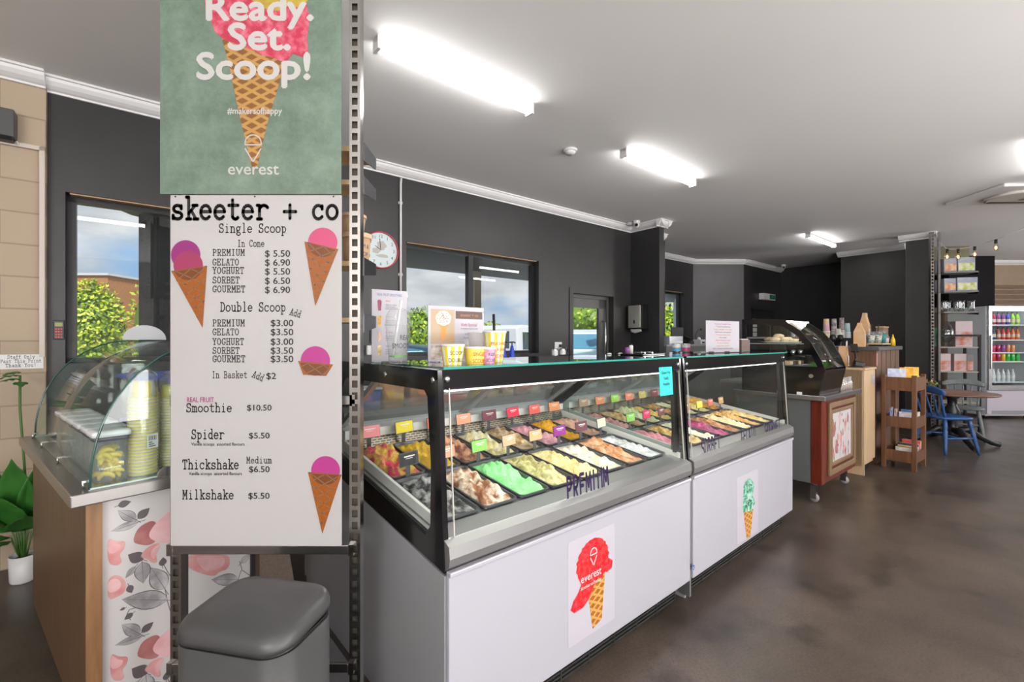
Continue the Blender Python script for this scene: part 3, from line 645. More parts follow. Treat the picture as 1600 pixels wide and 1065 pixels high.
for s in (-1, 1):
    for y in (0.75, 2.75): MB().lathe([(0.12, -0.09), (0.30, -0.10), (0.34, -0.06), (0.34, 0.06), (0.30, 0.10), (0.12, 0.09)], 18).build('wheel', M_tyre, o, loc=(s*0.78, y, 0.28), rot=(0, R(90), 0))

# ================================================================ CEILING FITTINGS
M_tube = emis('lit_diffuser', (1.0, 0.985, 0.97), 31.0)
def batten(label, p0, p1):
    p0 = Vector((*p0, ZC)); p1 = Vector((*p1, ZC)); d = p1-p0; l = d.length; ang = math.atan2(d.y, d.x)
    o = thing('batten_light', label, 'ceiling light', p0, ang, 'batten lights on the ceiling')
    MB().box(0.0, l, -0.028, 0.028, -0.028, -0.001).build('mounting_tray', M_white, o)
    b = MB(); n = 14; prof = [(0.031*math.cos(R(145+250*k/n)), -0.046+0.026*math.sin(R(145+250*k/n))) for k in range(n+1)]
    b.prism(prof, 'x', 0.02, l-0.02); b.build('diffuser', M_tube, o)
    for x in (0.0, l-0.02): MB().box(x, x+0.02, -0.035, 0.035, -0.076, -0.001).build('end_cap', M_white, o)
    return o
batten('white batten light, the largest and nearest, on the ceiling above the left freezer', (-0.76, 2.53), (0.134, 3.26))
batten('white batten light, second from the front, on the ceiling between smoke detector and freezer', (0.975, 4.0), (1.90, 4.77))
batten('small white batten light, the farthest, on the ceiling above the coffee corner', (4.62, 7.11), (5.57, 7.87))
batten('white batten light just beyond the right edge of the view', (4.36, 3.74), (5.28, 4.48))
for k, (a, b_) in enumerate([(-1.2, 0.2), (2.2, -1.2), (6.2, -1.4)]):
    p, q = rm(a, b_), rm(a+1.2, b_)
    batten('white batten light on the ceiling behind the viewer', (p.x, p.y), (q.x, q.y))
o = thing('smoke_detector', 'round white smoke detector on the ceiling between the two front batten lights', 'smoke detector', (at(891, 4.02), 4.02, ZC))
MB().lathe([(0.001, -0.045), (0.03, -0.044), (0.045, -0.03), (0.048, -0.012)], 24).build('sensor', M_white, o)
MB().lathe([(0.05, -0.022), (0.062, -0.014), (0.062, -0.001)], 24).build('base_plate', M_white, o)
def dome_cam(label, a, b_):
    p = rm(a, b_); o = thing('security_camera', label, 'camera', (p.x, p.y, ZC)); 
    MB().lathe([(0.05, -0.001), (0.05, -0.03), (0.042, -0.04)], 18).build('base', M_white, o)
    MB().sph((0, 0, -0.06), 0.04, 16, 10).build('eyeball', M_white, o)
    MB().lathe([(0.001, 0.0), (0.022, 0.0), (0.022, 0.012)], 12).build('lens', M_frame, o, loc=(-0.012, -0.036, -0.068), rot=(R(75), 0, R(-20)))
    return o
dome_cam('small white ball security camera on the ceiling at the wall nib', 5.38, 3.90)
dome_cam('small dark lensed security camera on the ceiling in the far corner by the exit sign', 11.0, 4.1)
o = thing('sensor', 'tiny white motion sensor on the ceiling left of the ball camera', 'sensor', rm(5.42, 4.02, ZC))
MB().lathe([(0.06, -0.001), (0.06, -0.02), (0.03, -0.04), (0.001, -0.045)], 18).build('cover', M_white, o)
# air conditioning cassette
o = thing('air_conditioner', 'white ceiling air conditioner cassette with a brown grille at the right edge', 'air conditioner', (5.28, 5.15, ZC), R(-2))
MB().prism([(0, -0.28), (2.2, -0.28), (2.2, 0.42), (0, 0.42)], 'z', -0.035, -0.001).build('panel', M_white, o, bevel=0.012)
b = MB(); b.loft([rrect(1.30, 0.05, 2.2, 0.46, 0.2, -0.036, 8), rrect(1.30, 0.05, 2.2, 0.46, 0.2, -0.060, 8), rrect(1.30, 0.05, 2.14, 0.40, 0.18, -0.066, 8)])
b.build('fascia', mat('cream_plastic', (0.62, 0.58, 0.53), 0.5), o)
b = MB(); b.loft([rrect(1.5, 0.02, 1.9, 0.20, 0.01, -0.067, 3), rrect(1.5, 0.02, 1.9, 0.20, 0.01, -0.072, 3)]); b.build('grille', mat('dusty_grille', (0.30, 0.24, 0.17), 0.7, var=0.2, scale=60), o)
b = MB(); b.loft([rrect(1.3, 0.21, 2.0, 0.05, 0.02, -0.0665, 4), rrect(1.3, 0.21, 2.0, 0.05, 0.02, -0.07, 4)]); b.build('air_slot', M_frame, o)

# ================================================================ ICE CREAM FREEZERS
FANG = math.atan2(0.6551, 0.7555); FP = Vector((-0.214, 1.438, 0))
FU = Vector((math.cos(FANG), math.sin(FANG), 0)); FV = Vector((-math.sin(FANG), math.cos(FANG), 0))
def fz(t, s, z=0): return FP + FU*t + FV*s + Vector((0, 0, z))
M_panel = mat('pale_lilac_white_panel', (0.45, 0.44, 0.495), 0.30, coat=0.2)
M_side = mat('grey_side_panel', (0.36, 0.365, 0.385), 0.33, 0.15)
M_black = mat('gloss_black', (0.006, 0.006, 0.007), 0.10, spec=0.6)
M_blk = mat('satin_black', (0.012, 0.012, 0.012), 0.4)
M_steel = mat('stainless', (0.58, 0.58, 0.58), 0.25, 1.0, bump=0.02, bscale=200)
M_alu = mat('satin_aluminium', (0.60, 0.60, 0.61), 0.35, 0.9)
M_fglass = glass('freezer_glass', (0.955, 0.975, 0.97), 0.75)
M_top = glass('counter_glass', (0.62, 0.72, 0.70), 1.25)
M_edge = mat('green_glass_edge', (0.03, 0.30, 0.24), 0.15)
M_liner = mat('white_liner', (0.78, 0.77, 0.74), 0.3)
M_deck = mat('grey_deck', (0.33, 0.34, 0.35), 0.3, 0.5)
M_lid = glass('lid_glass', (0.90, 0.93, 0.94), 1.0, haze=0.06)
M_led = emis('freezer_led', (1.0, 0.97, 0.92), 5.0)
# perforated mirror-steel back plate
pm = mat('slotted_steel', (0.42, 0.36, 0.27), 0.38, 0.8); t, p = nodes_of(pm)
tcn = t.nodes.new('ShaderNodeTexCoord'); sx_ = t.nodes.new('ShaderNodeSeparateXYZ'); cx_ = t.nodes.new('ShaderNodeCombineXYZ'); bk = t.nodes.new('ShaderNodeTexBrick')
bk.inputs['Scale'].default_value = 1; bk.inputs['Brick Width'].default_value = 0.030; bk.inputs['Row Height'].default_value = 0.011; bk.inputs['Mortar Size'].default_value = 0.0032; bk.inputs['Mortar Smooth'].default_value = 0
bk.inputs['Color1'].default_value = (0.01, 0.01, 0.01, 1); bk.inputs['Color2'].default_value = (0.02, 0.018, 0.015, 1); bk.inputs['Mortar'].default_value = (0.24, 0.20, 0.16, 1)
t.links.new(tcn.outputs['Object'], sx_.inputs[0]); t.links.new(sx_.outputs[0], cx_.inputs[0]); t.links.new(sx_.outputs[2], cx_.inputs[1]); t.links.new(cx_.outputs[0], bk.inputs[0]); t.links.new(bk.outputs[0], p.inputs['Base Color'])
FL = 1.53
def deckz(s): return 0.785 + 0.135*(s-0.08)
def freezer(label, t0):
    o = thing('ice_cream_freezer', label, 'freezer', fz(t0, 0), FANG, 'glass topped ice cream display freezers')
    b = MB(); b.prism([(0.0, 0.115), (1.42, 0.115), (1.42, 0.80), (1.10, 0.80), (0.98, 0.775), (0.0, 0.655)], 'x', 0.0, 0.02)
    b.prism([(0.0, 0.115), (1.42, 0.115), (1.42, 0.80), (1.10, 0.80), (0.98, 0.775), (0.0, 0.655)], 'x', FL-0.02, FL)
    b.box(0.02, FL-0.02, 0.02, 1.40, 0.115, 0.55); b.box(0.02, FL-0.02, 1.06, 1.42, 0.115, 0.80)
    b.build('body', M_side, o)
    b = MB(); b.box(0.006, FL-0.006, -0.018, 0.0, 0.125, 0.665); b.box(0.006, FL-0.006, -0.026, 0.0, 0.655, 0.672); b.build('front_panel', M_panel, o, bevel=0.004)
    b = MB(); b.box(0.03, FL-0.03, 0.06, 1.38, 0.0, 0.115)
    b.build('plinth', M_blk, o)
    for x in (0.004,): MB().box(x, x+0.014, 0.03, 1.40, 0.0, 0.112).build('side_skirt', M_side, o)
    b = MB()
    for k in range(6): b.box(0.05, FL-0.05, 0.045, 0.062, 0.012+k*0.017, 0.020+k*0.017)
    for k in range(9): b.box(0.05+k*0.178, 0.056+k*0.178, 0.043, 0.06, 0.005, 0.112)
    b.build('grille', mat('grille_black', (0.03, 0.03, 0.03), 0.35), o)
    b = MB(); b.prism([(-0.022, 0.690), (-0.026, 0.715), (-0.022, 0.752), (0.010, 0.768), (0.085, 0.782), (0.085, 0.70), (0.0, 0.672)], 'x', 0.004, FL-0.004); b.build('front_ledge', mat('ledge_aluminium', (0.40, 0.40, 0.40), 0.38, 0.8), o)
    # sloped deck with liner
    b = MB(); b.prism([(0.08, deckz(.08)-.012), (0.90, deckz(.90)-.012), (0.90, deckz(.90)-.02), (0.08, deckz(.08)-.02)], 'x', 0.02, FL-0.02); b.build('deck', M_deck, o)
    b = MB()
    for x in (0.022, FL-0.034): b.prism([(0.03, 0.74), (0.95, 0.872), (0.95, 0.94), (0.03, 0.80)], 'x', x, x+0.012)
    b.build('liner', M_liner, o)
    # glossy black end frames with a cut-out
    outer = [(0.0, 0.665), (0.022, 1.0), (0.040, 1.305), (0.25, 1.307), (0.70, 1.307), (0.92, 1.307), (0.97, 1.27), (1.09, 0.92), (1.10, 0.86), (1.10, 0.80), (0.8, 0.758), (0.4, 0.710), (0.15, 0.682)]
    inner = [(0.085, 0.79), (0.082, 1.0), (0.105, 1.215), (0.125, 1.235), (0.70, 1.235), (0.86, 1.235), (0.90, 1.20), (0.98, 0.93), (0.975, 0.91), (0.95, 0.878), (0.8, 0.853), (0.4, 0.793), (0.12, 0.750)]
    for x in (0.0, FL-0.02):
        f = MB().ring(outer, inner, 'x', x, x+0.02).build('end_frame', M_black, o)
        MB().prism(inner, 'x', x+0.008, x+0.012).build('end_pane', M_fglass, f)
        bb = MB()
        for s in (0.07, 0.42): bb.sph((x + (0.0 if x == 0 else 0.02), s, 1.272), 0.011, 12, 6, 0, (.5, 1, 1))
        bb.build('bolt', M_chrome, f)
    b = MB(); b.bar((FL-0.03, 0.055, 0.80), (FL-0.03, 0.075, 1.25), 0.02, 0.02); b.bar((0.03, 0.055, 0.80), (0.03, 0.075, 1.25), 0.02, 0.02); b.build('corner_post', M_blk, o)
    b = MB(); b.prism([(0.0385, 1.240), (0.0375, 1.306), (0.075, 1.306), (0.075, 1.235)], 'x', 0.018, FL-0.018); b.build('top_rail', M_black, o)
    b = MB()
    for x in (0.035, FL-0.035): b.sph((x, 0.036, 1.275), 0.011, 12, 6, 0, (1, .6, 1))
    b.build('rail_bolt', M_chrome, o)
    b = MB(); b.prism([(0.006, 0.765), (0.038, 1.245), (0.044, 1.245), (0.012, 0.765)], 'x', 0.045, FL-0.022); b.build('front_glass', M_fglass, o)
    b = MB(); b.prism([(0.006, 0.765), (0.038, 1.245), (0.044, 1.245), (0.012, 0.765)], 'x', 0.0425, 0.045); b.prism([(0.006, 0.765), (0.038, 1.245), (0.044, 1.245), (0.012, 0.765)], 'x', FL-0.022, FL-0.0195); b.build('glass_edge', mat('pale_glass_edge', (0.70, 0.68, 0.62), 0.2), o)
    tg = MB().box(0.012, FL-0.006, 0.024, 0.56, 1.308, 1.316).build('top_glass', M_top, o)
    MB().box(0.012, FL-0.006, 0.0215, 0.024, 1.308, 1.316).build('green_edge', M_edge, tg)
    MB().box(0.02, FL-0.02, 0.50, 0.54, 1.24, 1.306).build('rear_rail', M_alu, o)
    b = MB(); b.bar((FL-0.045, 0.555, 1.235), (FL-0.045, 0.985, 0.925), 0.03, 0.035); b.build('lid_track', M_black, o)
    for x in (0.03, FL/2-0.01):
        w = FL/2-0.015; w = FL/2-0.04; fr = MB(); A = (0.54, 1.262); B = (1.03, 0.955)
        for xx in (x, x+w-0.022): fr.bar((xx+0.011, A[0], A[1]), (xx+0.011, B[0], B[1]), 0.022, 0.022)
        fr.bar((x, A[0], A[1]), (x+w, A[0], A[1]), 0.02, 0.02); fr.bar((x, B[0], B[1]), (x+w, B[0], B[1]), 0.02, 0.03)
        l = fr.build('lid', M_alu, o)
        MB().add([(x+.02, A[0], A[1]), (x+w-.02, A[0], A[1]), (x+w-.02, B[0], B[1]), (x+.02, B[0], B[1])], [(0, 1, 2, 3)]).build('lid_pane', M_lid, l, solid=0.004)
    MB().prism([(0.885, 0.938), (0.885, 0.978), (1.05, 0.985), (1.05, 0.94)], 'x', 0.022, FL-0.022).build('rear_sill', M_liner, o)
    MB().prism([(0.868, 0.855), (0.895, 0.938), (0.90, 0.938), (0.875, 0.855)], 'x', 0.022, FL-0.022).build('slotted_back', pm, o)
    MB().box(0.06, FL-0.06, 0.078, 0.095, 1.228, 1.234).build('led_strip', M_led, o)
    MB().box(0.06, FL-0.06, 0.070, 0.100, 1.234, 1.246).build('led_channel', M_alu, o)
    ld = bpy.data.lights.new('freezer_light', 'AREA'); ld.shape = 'RECTANGLE'; ld.size = FL-0.2; ld.size_y = 0.03; ld.energy = 5.5; ld.color = (1, 0.95, 0.86)
    lo = bpy.data.objects.new('freezer_light', ld); COL.objects.link(lo); lo.location = (FL/2, 0.12, 1.222); lo.rotation_euler = (R(22), 0, 0); lo.parent = o
    return o
fr1 = freezer('white fronted ice cream freezer nearest the viewer with a red cone sticker', 0.0)
fr2 = freezer('white fronted ice cream freezer farther right with a green cone sticker', 1.55)
tag(MB().box(1.532, 1.548, -0.01, 0.05, 0.03, 0.665).build('joining_strip', M_alu, loc=FP, rotz=FANG), 'narrow grey upright strip filling the gap between the two freezers', 'strip')

# ---- printed stickers on the freezer fronts (thin vinyl)
M_vinyl = mat('white_vinyl', (0.52, 0.495, 0.55), 0.35)
M_red = mat('print_red', (0.70, 0.012, 0.018), 0.4, c2=(0.66, 0.09, 0.10), scale=55, detail=6, lo=0.45, hi=0.75)
M_redd = mat('print_dark_red', (0.55, 0.01, 0.02), 0.4)
M_mint = mat('print_mint', (0.02, 0.27, 0.13), 0.4, c2=(0.42, 0.68, 0.58), scale=32, detail=5, lo=0.42, hi=0.60)
M_mintd = mat('print_dark_chip', (0.01, 0.03, 0.02), 0.4)
M_wafp = waffle('print_waffle', (0.36, 0.12, 0.01), (0.62, 0.33, 0.09), 11)
M_wht = mat('print_white', (0.74, 0.74, 0.74), 0.4)
M_ink = mat('ink_black', (0.012, 0.011, 0.012), 0.45)
def sticker(fr, label, px0, px1, pyt, pyb, scoop):
    P = fz(0, -0.018)
    t0, z1 = on_plane(px0, pyt[0], P, FANG); t1, z1b = on_plane(px1, pyt[1], P, FANG); _, z0 = on_plane(px0, pyb[0], P, FANG); _, z0b = on_plane(px1, pyb[1], P, FANG)
    z1 = (z1+z1b)/2; z0 = max(0.127, (z0+z0b)/2); w, h = t1-t0, z1-z0
    o = MB().loft([[(a, -0.0012, c) for a, c, _ in rrect(w/2, h/2, w, h, 0.012, 0, 4)], [(a, 0.0, c) for a, c, _ in rrect(w/2, h/2, w, h, 0.012, 0, 4)]]).build('cone_sticker', M_vinyl, fr, loc=(t0 - fr_t[fr.name], -0.018, z0)); o['label'] = label
    scoop(o, w, h); return o
fr_t = {fr1.name: 0.0, fr2.name: 1.55}
def red_cone(o, w, h):
    b = MB(); flat(b, [(w*.38, h*.50), (w*.78, h*.56), (w*.70, h*.085), (w*.50, h*.04)], -0.0018); b.build('cone', M_wafp, o)
    b = MB(); pts = [(w*(.51+.345*math.cos(R(a))*(1+.05*math.sin(a*.35))), h*(.705+.235*math.sin(R(a))*(1+.02*math.sin(a*.5)))) for a in range(-10, 200, 7)]
    pts += [(w*.20, h*.62), (w*.26, h*.54), (w*.20, h*.48), (w*.10, h*.42), (w*.05, h*.35), (w*.12, h*.305), (w*.30, h*.31), (w*.42, h*.36), (w*.52, h*.46), (w*.62, h*.52), (w*.70, h*.50), (w*.76, h*.55), (w*.82, h*.53), (w*.93, h*.55), (w*.95, h*.62), (w*.88, h*.66)]
    flat(b, pts, -0.0022); b.build('scoop', M_red, o)
    b = MB(); vlogo(b, w*.52, h*.76, h*.17, -0.0028, h*.010, 0); add_text(b, 'everest', w*.47, h*.585, h*.115, -0.0028, sx=.92); add_text(b, '#makersofhappy', w*.47, h*.50, h*.048, -0.0028); b.build('lettering', M_wht, o)
def mint_cone(o, w, h):
    b = MB(); flat(b, [(w*.30, h*.44), (w*.76, h*.40), (w*.62, h*.0), (w*.44, h*.0)], -0.0018); b.build('cone', M_wafp, o)
    b = MB(); rnd = random.Random(4); pts = [(w*.28, h*.44), (w*.22, h*.52), (w*.28, h*.58), (w*.25, h*.66), (w*.30, h*.72), (w*.28, h*.82), (w*.40, h*.90), (w*.56, h*.92), (w*.70, h*.86), (w*.80, h*.78), (w*.76, h*.68), (w*.70, h*.62), (w*.80, h*.56), (w*.84, h*.47), (w*.72, h*.42), (w*.66, h*.375), (w*.52, h*.41)]
    flat(b, pts, -0.0022); b.build('scoop', M_mint, o)
    b = MB()
    for k in range(16): flat(b, blobby(w*rnd.uniform(.34, .72), h*rnd.uniform(.47, .87), w*.035, h*.009, 10, .3, k), -0.0025)
    b.build('chips', M_mintd, o)
    b = MB(); add_text(b, 'everest', w*.53, h*.605, h*.075, -0.0028, sx=.9); b.build('lettering', M_wht, o)
sticker(fr1, 'sticker of a red ice cream cone on the nearest freezer front', 887, 960, (850, 815), (1006, 972), red_cone)
sticker(fr2, 'sticker of a mint green ice cream cone on the farther freezer front', 1151, 1184, (746, 733), (852, 828), mint_cone)
t_, z_ = on_plane(1083, 886, fz(0, -0.018), FANG)
o = MB().prism([(0.017*math.cos(R(a)), 0.017*math.sin(R(a))) for a in range(0, 360, 15)], 'y', -0.001, 0.0).build('round_badge', mat('badge_blue', (0.02, 0.08, 0.28), 0.4), fr2, loc=(t_-1.55, -0.019, z_)); o['label'] = 'small round blue badge sticker'
MB().lathe([(0.0145, 0.0011), (0.0165, 0.0011)], 24, caps=False).build('rim', M_wht, o, rot=(R(90), 0, 0))
b = MB(); b.box(-0.009, 0.009, -0.0016, -0.0011, 0.001, 0.003); b.box(-0.007, 0.007, -0.0016, -0.0011, -0.006, -0.004); b.build('print', M_wht, o)
# words on the glass
M_purple = mat('vinyl_purple', (0.035, 0.012, 0.075), 0.4)
def glass_word(word, px0, px1, pyb, h, label):
    P = fz(0, 0.005); t0, z0 = on_plane(px0, pyb[0], P, FANG); t1, z1 = on_plane(px1, pyb[1], P, FANG)
    b = MB(); add_typed(b, word, 0, 0, h, weight=1.15, adv=4.6, font=SANS); k = (t1-t0)/((len(word)*4.6-.8)*h/7.5)
    b.v = [(x*k, y, z) for x, y, z in b.v]
    fr = fr1 if t0 < 1.5 else fr2; o = b.build('glass_lettering', M_purple, fr, loc=(t0 - fr_t[fr.name], 0.0058, (z0+z1)/2), rot=(R(-3.8), 0, 0)); o['label'] = label
glass_word('PREMIUM', 887, 951, (786, 764), 0.098, 'dark purple word PREMIUM on the nearest freezer glass')
glass_word('SORBET', 1097, 1126, (712, 703), 0.088, 'dark purple word SORBET on the farther freezer glass')
glass_word('GELATO', 1159, 1181, (692, 686), 0.082, 'dark purple word GELATO on the farther freezer glass')
glass_word('GOURMET', 1196, 1220, (680, 673), 0.080, 'dark purple word GOURMET on the farther freezer glass')
P = fz(0, 0.02); t0, z1 = on_plane(1034, 574, P, FANG); t1, z0 = on_plane(1054, 616, P, FANG)
o = thing('sticky_note', 'turquoise gluten free note stuck inside the nearest freezer glass', 'note', fz(t0, 0.028, z0), FANG)
MB().add([(0, 0, 0), (t1-t0, 0, 0), (t1-t0, 0.008, z1-z0), (0, 0.008, z1-z0)], [(0, 1, 2, 3)]).build('paper', mat('turquoise_paper', (0.03, 0.62, 0.60), 0.6), o, solid=0.0006)
b = MB()
for k, w_ in enumerate(('Gluten Free', 'Vanilla', 'Available')): add_text(b, w_, (t1-t0)/2, (z1-z0)*(.80-.2*k), 0.024, -0.001+0.008*(.8-.2*k), sx=.75)
b.build('handwriting', M_ink, o)

# ---- pans of ice cream
M_pan = mat('grey_pan', (0.085, 0.09, 0.10), 0.35, 0.2)
PW, PD, PITCH = 0.166, 0.372, 0.1795
def ice(name, c1, c2=None, s=22): return mat('ice_'+name, c1, 0.45, c2=c2 or tuple(x*.75 for x in c1), scale=s, detail=6, lo=.42, hi=.58, bump=0.9, bscale=70)
def make_pan(label, t, row, m, fill, group, seed):
    s0 = 0.088 if row == 0 else 0.475
    o = thing('ice_cream_pan', label, 'ice cream pan', fz(t, s0, deckz(s0)), FANG, group)
    sl = 0.135
    def L_(w, d, r, z): return [(x, y, z + sl*(y)) for x, y, _ in rrect(PW/2, PD/2, w, d, r, 0, 4)]
    b = MB(); b.loft([L_(PW-.03, PD-.03, .02, -.008), L_(PW-.012, PD-.012, .022, .0), L_(PW, PD, .025, .004), L_(PW, PD, .025, .008), L_(PW-.014, PD-.014, .02, .008), L_(PW-.02, PD-.02, .02, -.007)], smooth=False)
    b.build('pan', M_pan, o)
    rnd = random.Random(seed); ph = [rnd.uniform(0, 6) for _ in range(6)]; scoopx = rnd.uniform(.3, .8)
    def fn(u, v):
        x = 0.012 + u*(PW-.024); y = 0.012 + v*(PD-.024); ed = min(u, 1-u, v, 1-v)
        z = -0.004 + min(1, ed*5)*(0.008 + fill*(0.55+.45*math.sin(v*3+ph[0]))*0.5) + min(1, ed*6)*0.009*(math.sin(u*9+v*5+ph[1])+math.sin(v*17+u*6+ph[2])+.7*math.sin(v*31-u*23+ph[3])) 
        z -= fill*0.6*math.exp(-((v-scoopx*.5)**2/.03 + (u-.5)**2/.2))*.6
        return (x, y, max(-0.006, z) + sl*y)
    if m is not None: MB().grid(fn, 14, 26).build('ice_cream', m, o)
    return o
def make_tag(label, t, s, col, name, yaw, group, sc=1.0):
    o = thing('flavour_tag', label, 'flavour tag', fz(t, s, deckz(s)+.004), FANG + yaw, group)
    MB().prism([(-.011, -.015), (.011, -.015), (.011, .055), (-.011, .055)], 'y', -.001, .001).build('stem', M_pan, o)
    w, h = 0.054*sc, 0.060*sc
    cd = MB().obox((0, -.004, .050+h/2), (w*2, .003, h), (-8, 0, 0)).build('card', M_pan, o)
    MB().obox((0, -.0062, .050+h/2), (w*2-.006, .0012, h-.006), (-8, 0, 0)).build('face', mat('tag_'+name, col, 0.4), cd)
    b = MB()
    for (dx, dz, ww, hh) in ((0, .012, .055, .005), (0, .003, .035, .002), (0, -.003, .045, .002), (0, -.019, .018, .004)):
        b.obox((dx, -.0071-dz*.14, .050+h/2+dz), (ww, .0006, hh), (-8, 0, 0))
    b.build('print', mat('tag_print', (0.80, 0.76, 0.72), 0.5), cd)
    return o
pink = (0.80, 0.34, 0.38)
F1 = [ # front row left to right: description, colour, second colour, fill
 ('charcoal and white', (0.03, 0.03, 0.032), (0.45, 0.45, 0.45), .02), ('chocolate swirled white', (0.80, 0.68, 0.54), (0.30, 0.11, 0.045), .06), ('mint green', (0.25, 0.80, 0.26), (0.34, 0.88, 0.36), .05),
 ('streaky olive cream', (0.80, 0.72, 0.36), (0.36, 0.32, 0.12), .06), ('lemon cream', (0.90, 0.80, 0.42), (0.80, 0.62, 0.25), .06), ('white nut', (0.86, 0.82, 0.70), (0.72, 0.66, 0.45), .04),
 ('salmon caramel', (0.82, 0.46, 0.27), (0.50, 0.20, 0.08), .05), ('nearly empty white', (0.80, 0.82, 0.85), None, .0)]
B1 = [('rainbow', (0.85, 0.62, 0.10), (0.80, 0.06, 0.16), .07), ('mango yellow', (0.92, 0.62, 0.05), (0.85, 0.50, 0.03), .05), ('orange chocolate', (0.85, 0.45, 0.24), (0.24, 0.07, 0.06), .05), ('vanilla cream', (0.90, 0.83, 0.60), (0.84, 0.70, 0.30), .05),
 ('brown biscuit crumb', (0.80, 0.62, 0.40), (0.42, 0.24, 0.08), .06), ('strawberry pink', (0.86, 0.40, 0.46), (0.72, 0.40, 0.45), .04), ('bright orange', (0.95, 0.50, 0.02), (0.82, 0.35, 0.01), .06), ('pale peach', (0.86, 0.56, 0.40), (0.80, 0.42, 0.30), .05)]
T1F = [((0.02, 0.02, 0.022), 'charcoal', .35), ((0.62, 0.25, 0.16), 'rust', .2), ((0.22, 0.65, 0.10), 'green', .25), ((0.80, 0.36, 0.22), 'peach', .28), ((0.85, 0.36, 0.18), 'apricot', .15), ((0.26, 0.02, 0.24), 'purple', .05), ((0.13, 0.035, 0.05), 'maroon', .0), ((0.78, 0.74, 0.56), 'cream', .25)]
T1B = [((0.85, 0.22, 0.24), 'salmon_pink', .1), ((0.82, 0.66, 0.02), 'yellow', .3), ((0.90, 0.15, 0.08), 'orange_red', .2), ((0.85, 0.34, 0.20), 'coral', .2), ((0.16, 0.025, 0.045), 'wine', .1), ((0.80, 0.01, 0.06), 'crimson', .2), ((0.88, 0.11, 0.08), 'red', .2), ((0.85, 0.30, 0.10), 'tangerine', .1)]
nth = ['first', 'second', 'third', 'fourth', 'fifth', 'sixth', 'seventh', 'eighth']
x0 = 0.05
for i, (nm, c, c2, fl) in enumerate(F1):
    make_pan('pan of %s ice cream in the front row of the nearest freezer' % nm, x0+i*PITCH, 0, ice('f1_%d' % i, c, c2), fl, 'pans in the nearest freezer', i)
for i, (nm, c, c2, fl) in enumerate(B1):
    make_pan('pan of %s ice cream in the back row of the nearest freezer' % nm, x0+i*PITCH, 1, ice('b1_%d' % i, c, c2), fl, 'pans in the nearest freezer', 20+i)
for i, (c, nm, yaw) in enumerate(T1F):
    make_tag('%s flavour tag standing behind the front row of pans, nearest freezer' % nm.replace('_', ' '), x0+i*PITCH+.07, 0.462, c, nm, yaw*.6, 'flavour tags in the nearest freezer', .92)
for i, (c, nm, yaw) in enumerate(T1B):
    make_tag('%s flavour tag standing behind the back row of pans, nearest freezer' % nm.replace('_', ' '), x0+i*PITCH+.07, 0.845, c, nm, yaw*.6, 'flavour tags in the nearest freezer')
F2 = [('raspberry pink', (0.85, 0.30, 0.38), (0.78, 0.22, 0.30), .03), ('honeycomb gold', (0.86, 0.62, 0.25), (0.50, 0.25, 0.06), .05), ('white', (0.88, 0.85, 0.72), (0.82, 0.74, 0.40), .05), ('blackcurrant purple', (0.45, 0.05, 0.16), (0.24, 0.06, 0.14), .02),
 ('chocolate', (0.34, 0.13, 0.05), (0.55, 0.28, 0.14), .05), ('cream', (0.88, 0.76, 0.48), (0.80, 0.60, 0.30), .05), ('caramel', (0.78, 0.48, 0.20), (0.62, 0.32, 0.10), .04), ('buttery', (0.88, 0.72, 0.36), (0.78, 0.55, 0.2), .04)]
B2 = [('rose pink', (0.86, 0.42, 0.44), (0.78, 0.30, 0.32), .05), ('peanut tan', (0.78, 0.56, 0.32), (0.6, 0.36, 0.16), .05), ('pistachio', (0.62, 0.76, 0.36), (0.80, 0.78, 0.5), .05), ('custard yellow', (0.90, 0.70, 0.22), (0.82, 0.55, 0.12), .07),
 ('toffee', (0.72, 0.42, 0.16), (0.5, 0.24, 0.08), .05), ('vanilla', (0.90, 0.84, 0.62), (0.84, 0.74, 0.42), .05), ('lemon', (0.92, 0.82, 0.40), (0.85, 0.7, 0.25), .05), ('mandarin', (0.90, 0.48, 0.12), (0.8, 0.36, 0.06), .05)]
T2F = [((0.20, 0.55, 0.06), 'lime_green', .1), ((0.72, 0.01, 0.10), 'cerise', .15), ((0.15, 0.04, 0.04), 'chestnut', .2), ((0.55, 0.20, 0.08), 'terracotta', .2), ((0.35, 0.12, 0.06), 'brown', .1), ((0.75, 0.60, 0.05), 'mustard', .1), ((0.60, 0.12, 0.08), 'brick', .1), ((0.55, 0.30, 0.10), 'ochre', .1)]
T2B = [((0.40, 0.24, 0.16), 'taupe', .1), ((0.75, 0.25, 0.08), 'burnt_orange', .1), ((0.30, 0.65, 0.06), 'leaf_green', .1), ((0.88, 0.20, 0.10), 'vermilion', .1), ((0.60, 0.45, 0.08), 'old_gold', .1), ((0.20, 0.03, 0.05), 'oxblood', .1), ((0.8, 0.5, 0.4), 'shell_pink', .1), ((0.3, 0.1, 0.3), 'plum', .1)]
for i, (nm, c, c2, fl) in enumerate(F2):
    make_pan('pan of %s ice cream in the front row of the farther freezer' % nm, 1.55+x0+i*PITCH, 0, ice('f2_%d' % i, c, c2), fl, 'pans in the farther freezer', 40+i)
for i, (nm, c, c2, fl) in enumerate(B2):
    make_pan('pan of %s ice cream in the back row of the farther freezer' % nm, 1.55+x0+i*PITCH, 1, ice('b2_%d' % i, c, c2), fl, 'pans in the farther freezer', 60+i)
for i, (c, nm, yaw) in enumerate(T2F):
    make_tag('%s flavour tag standing behind the front row of pans, farther freezer' % nm.replace('_', ' '), 1.55+x0+i*PITCH+.07, 0.462, c, nm, yaw*.6, 'flavour tags in the farther freezer', .92)
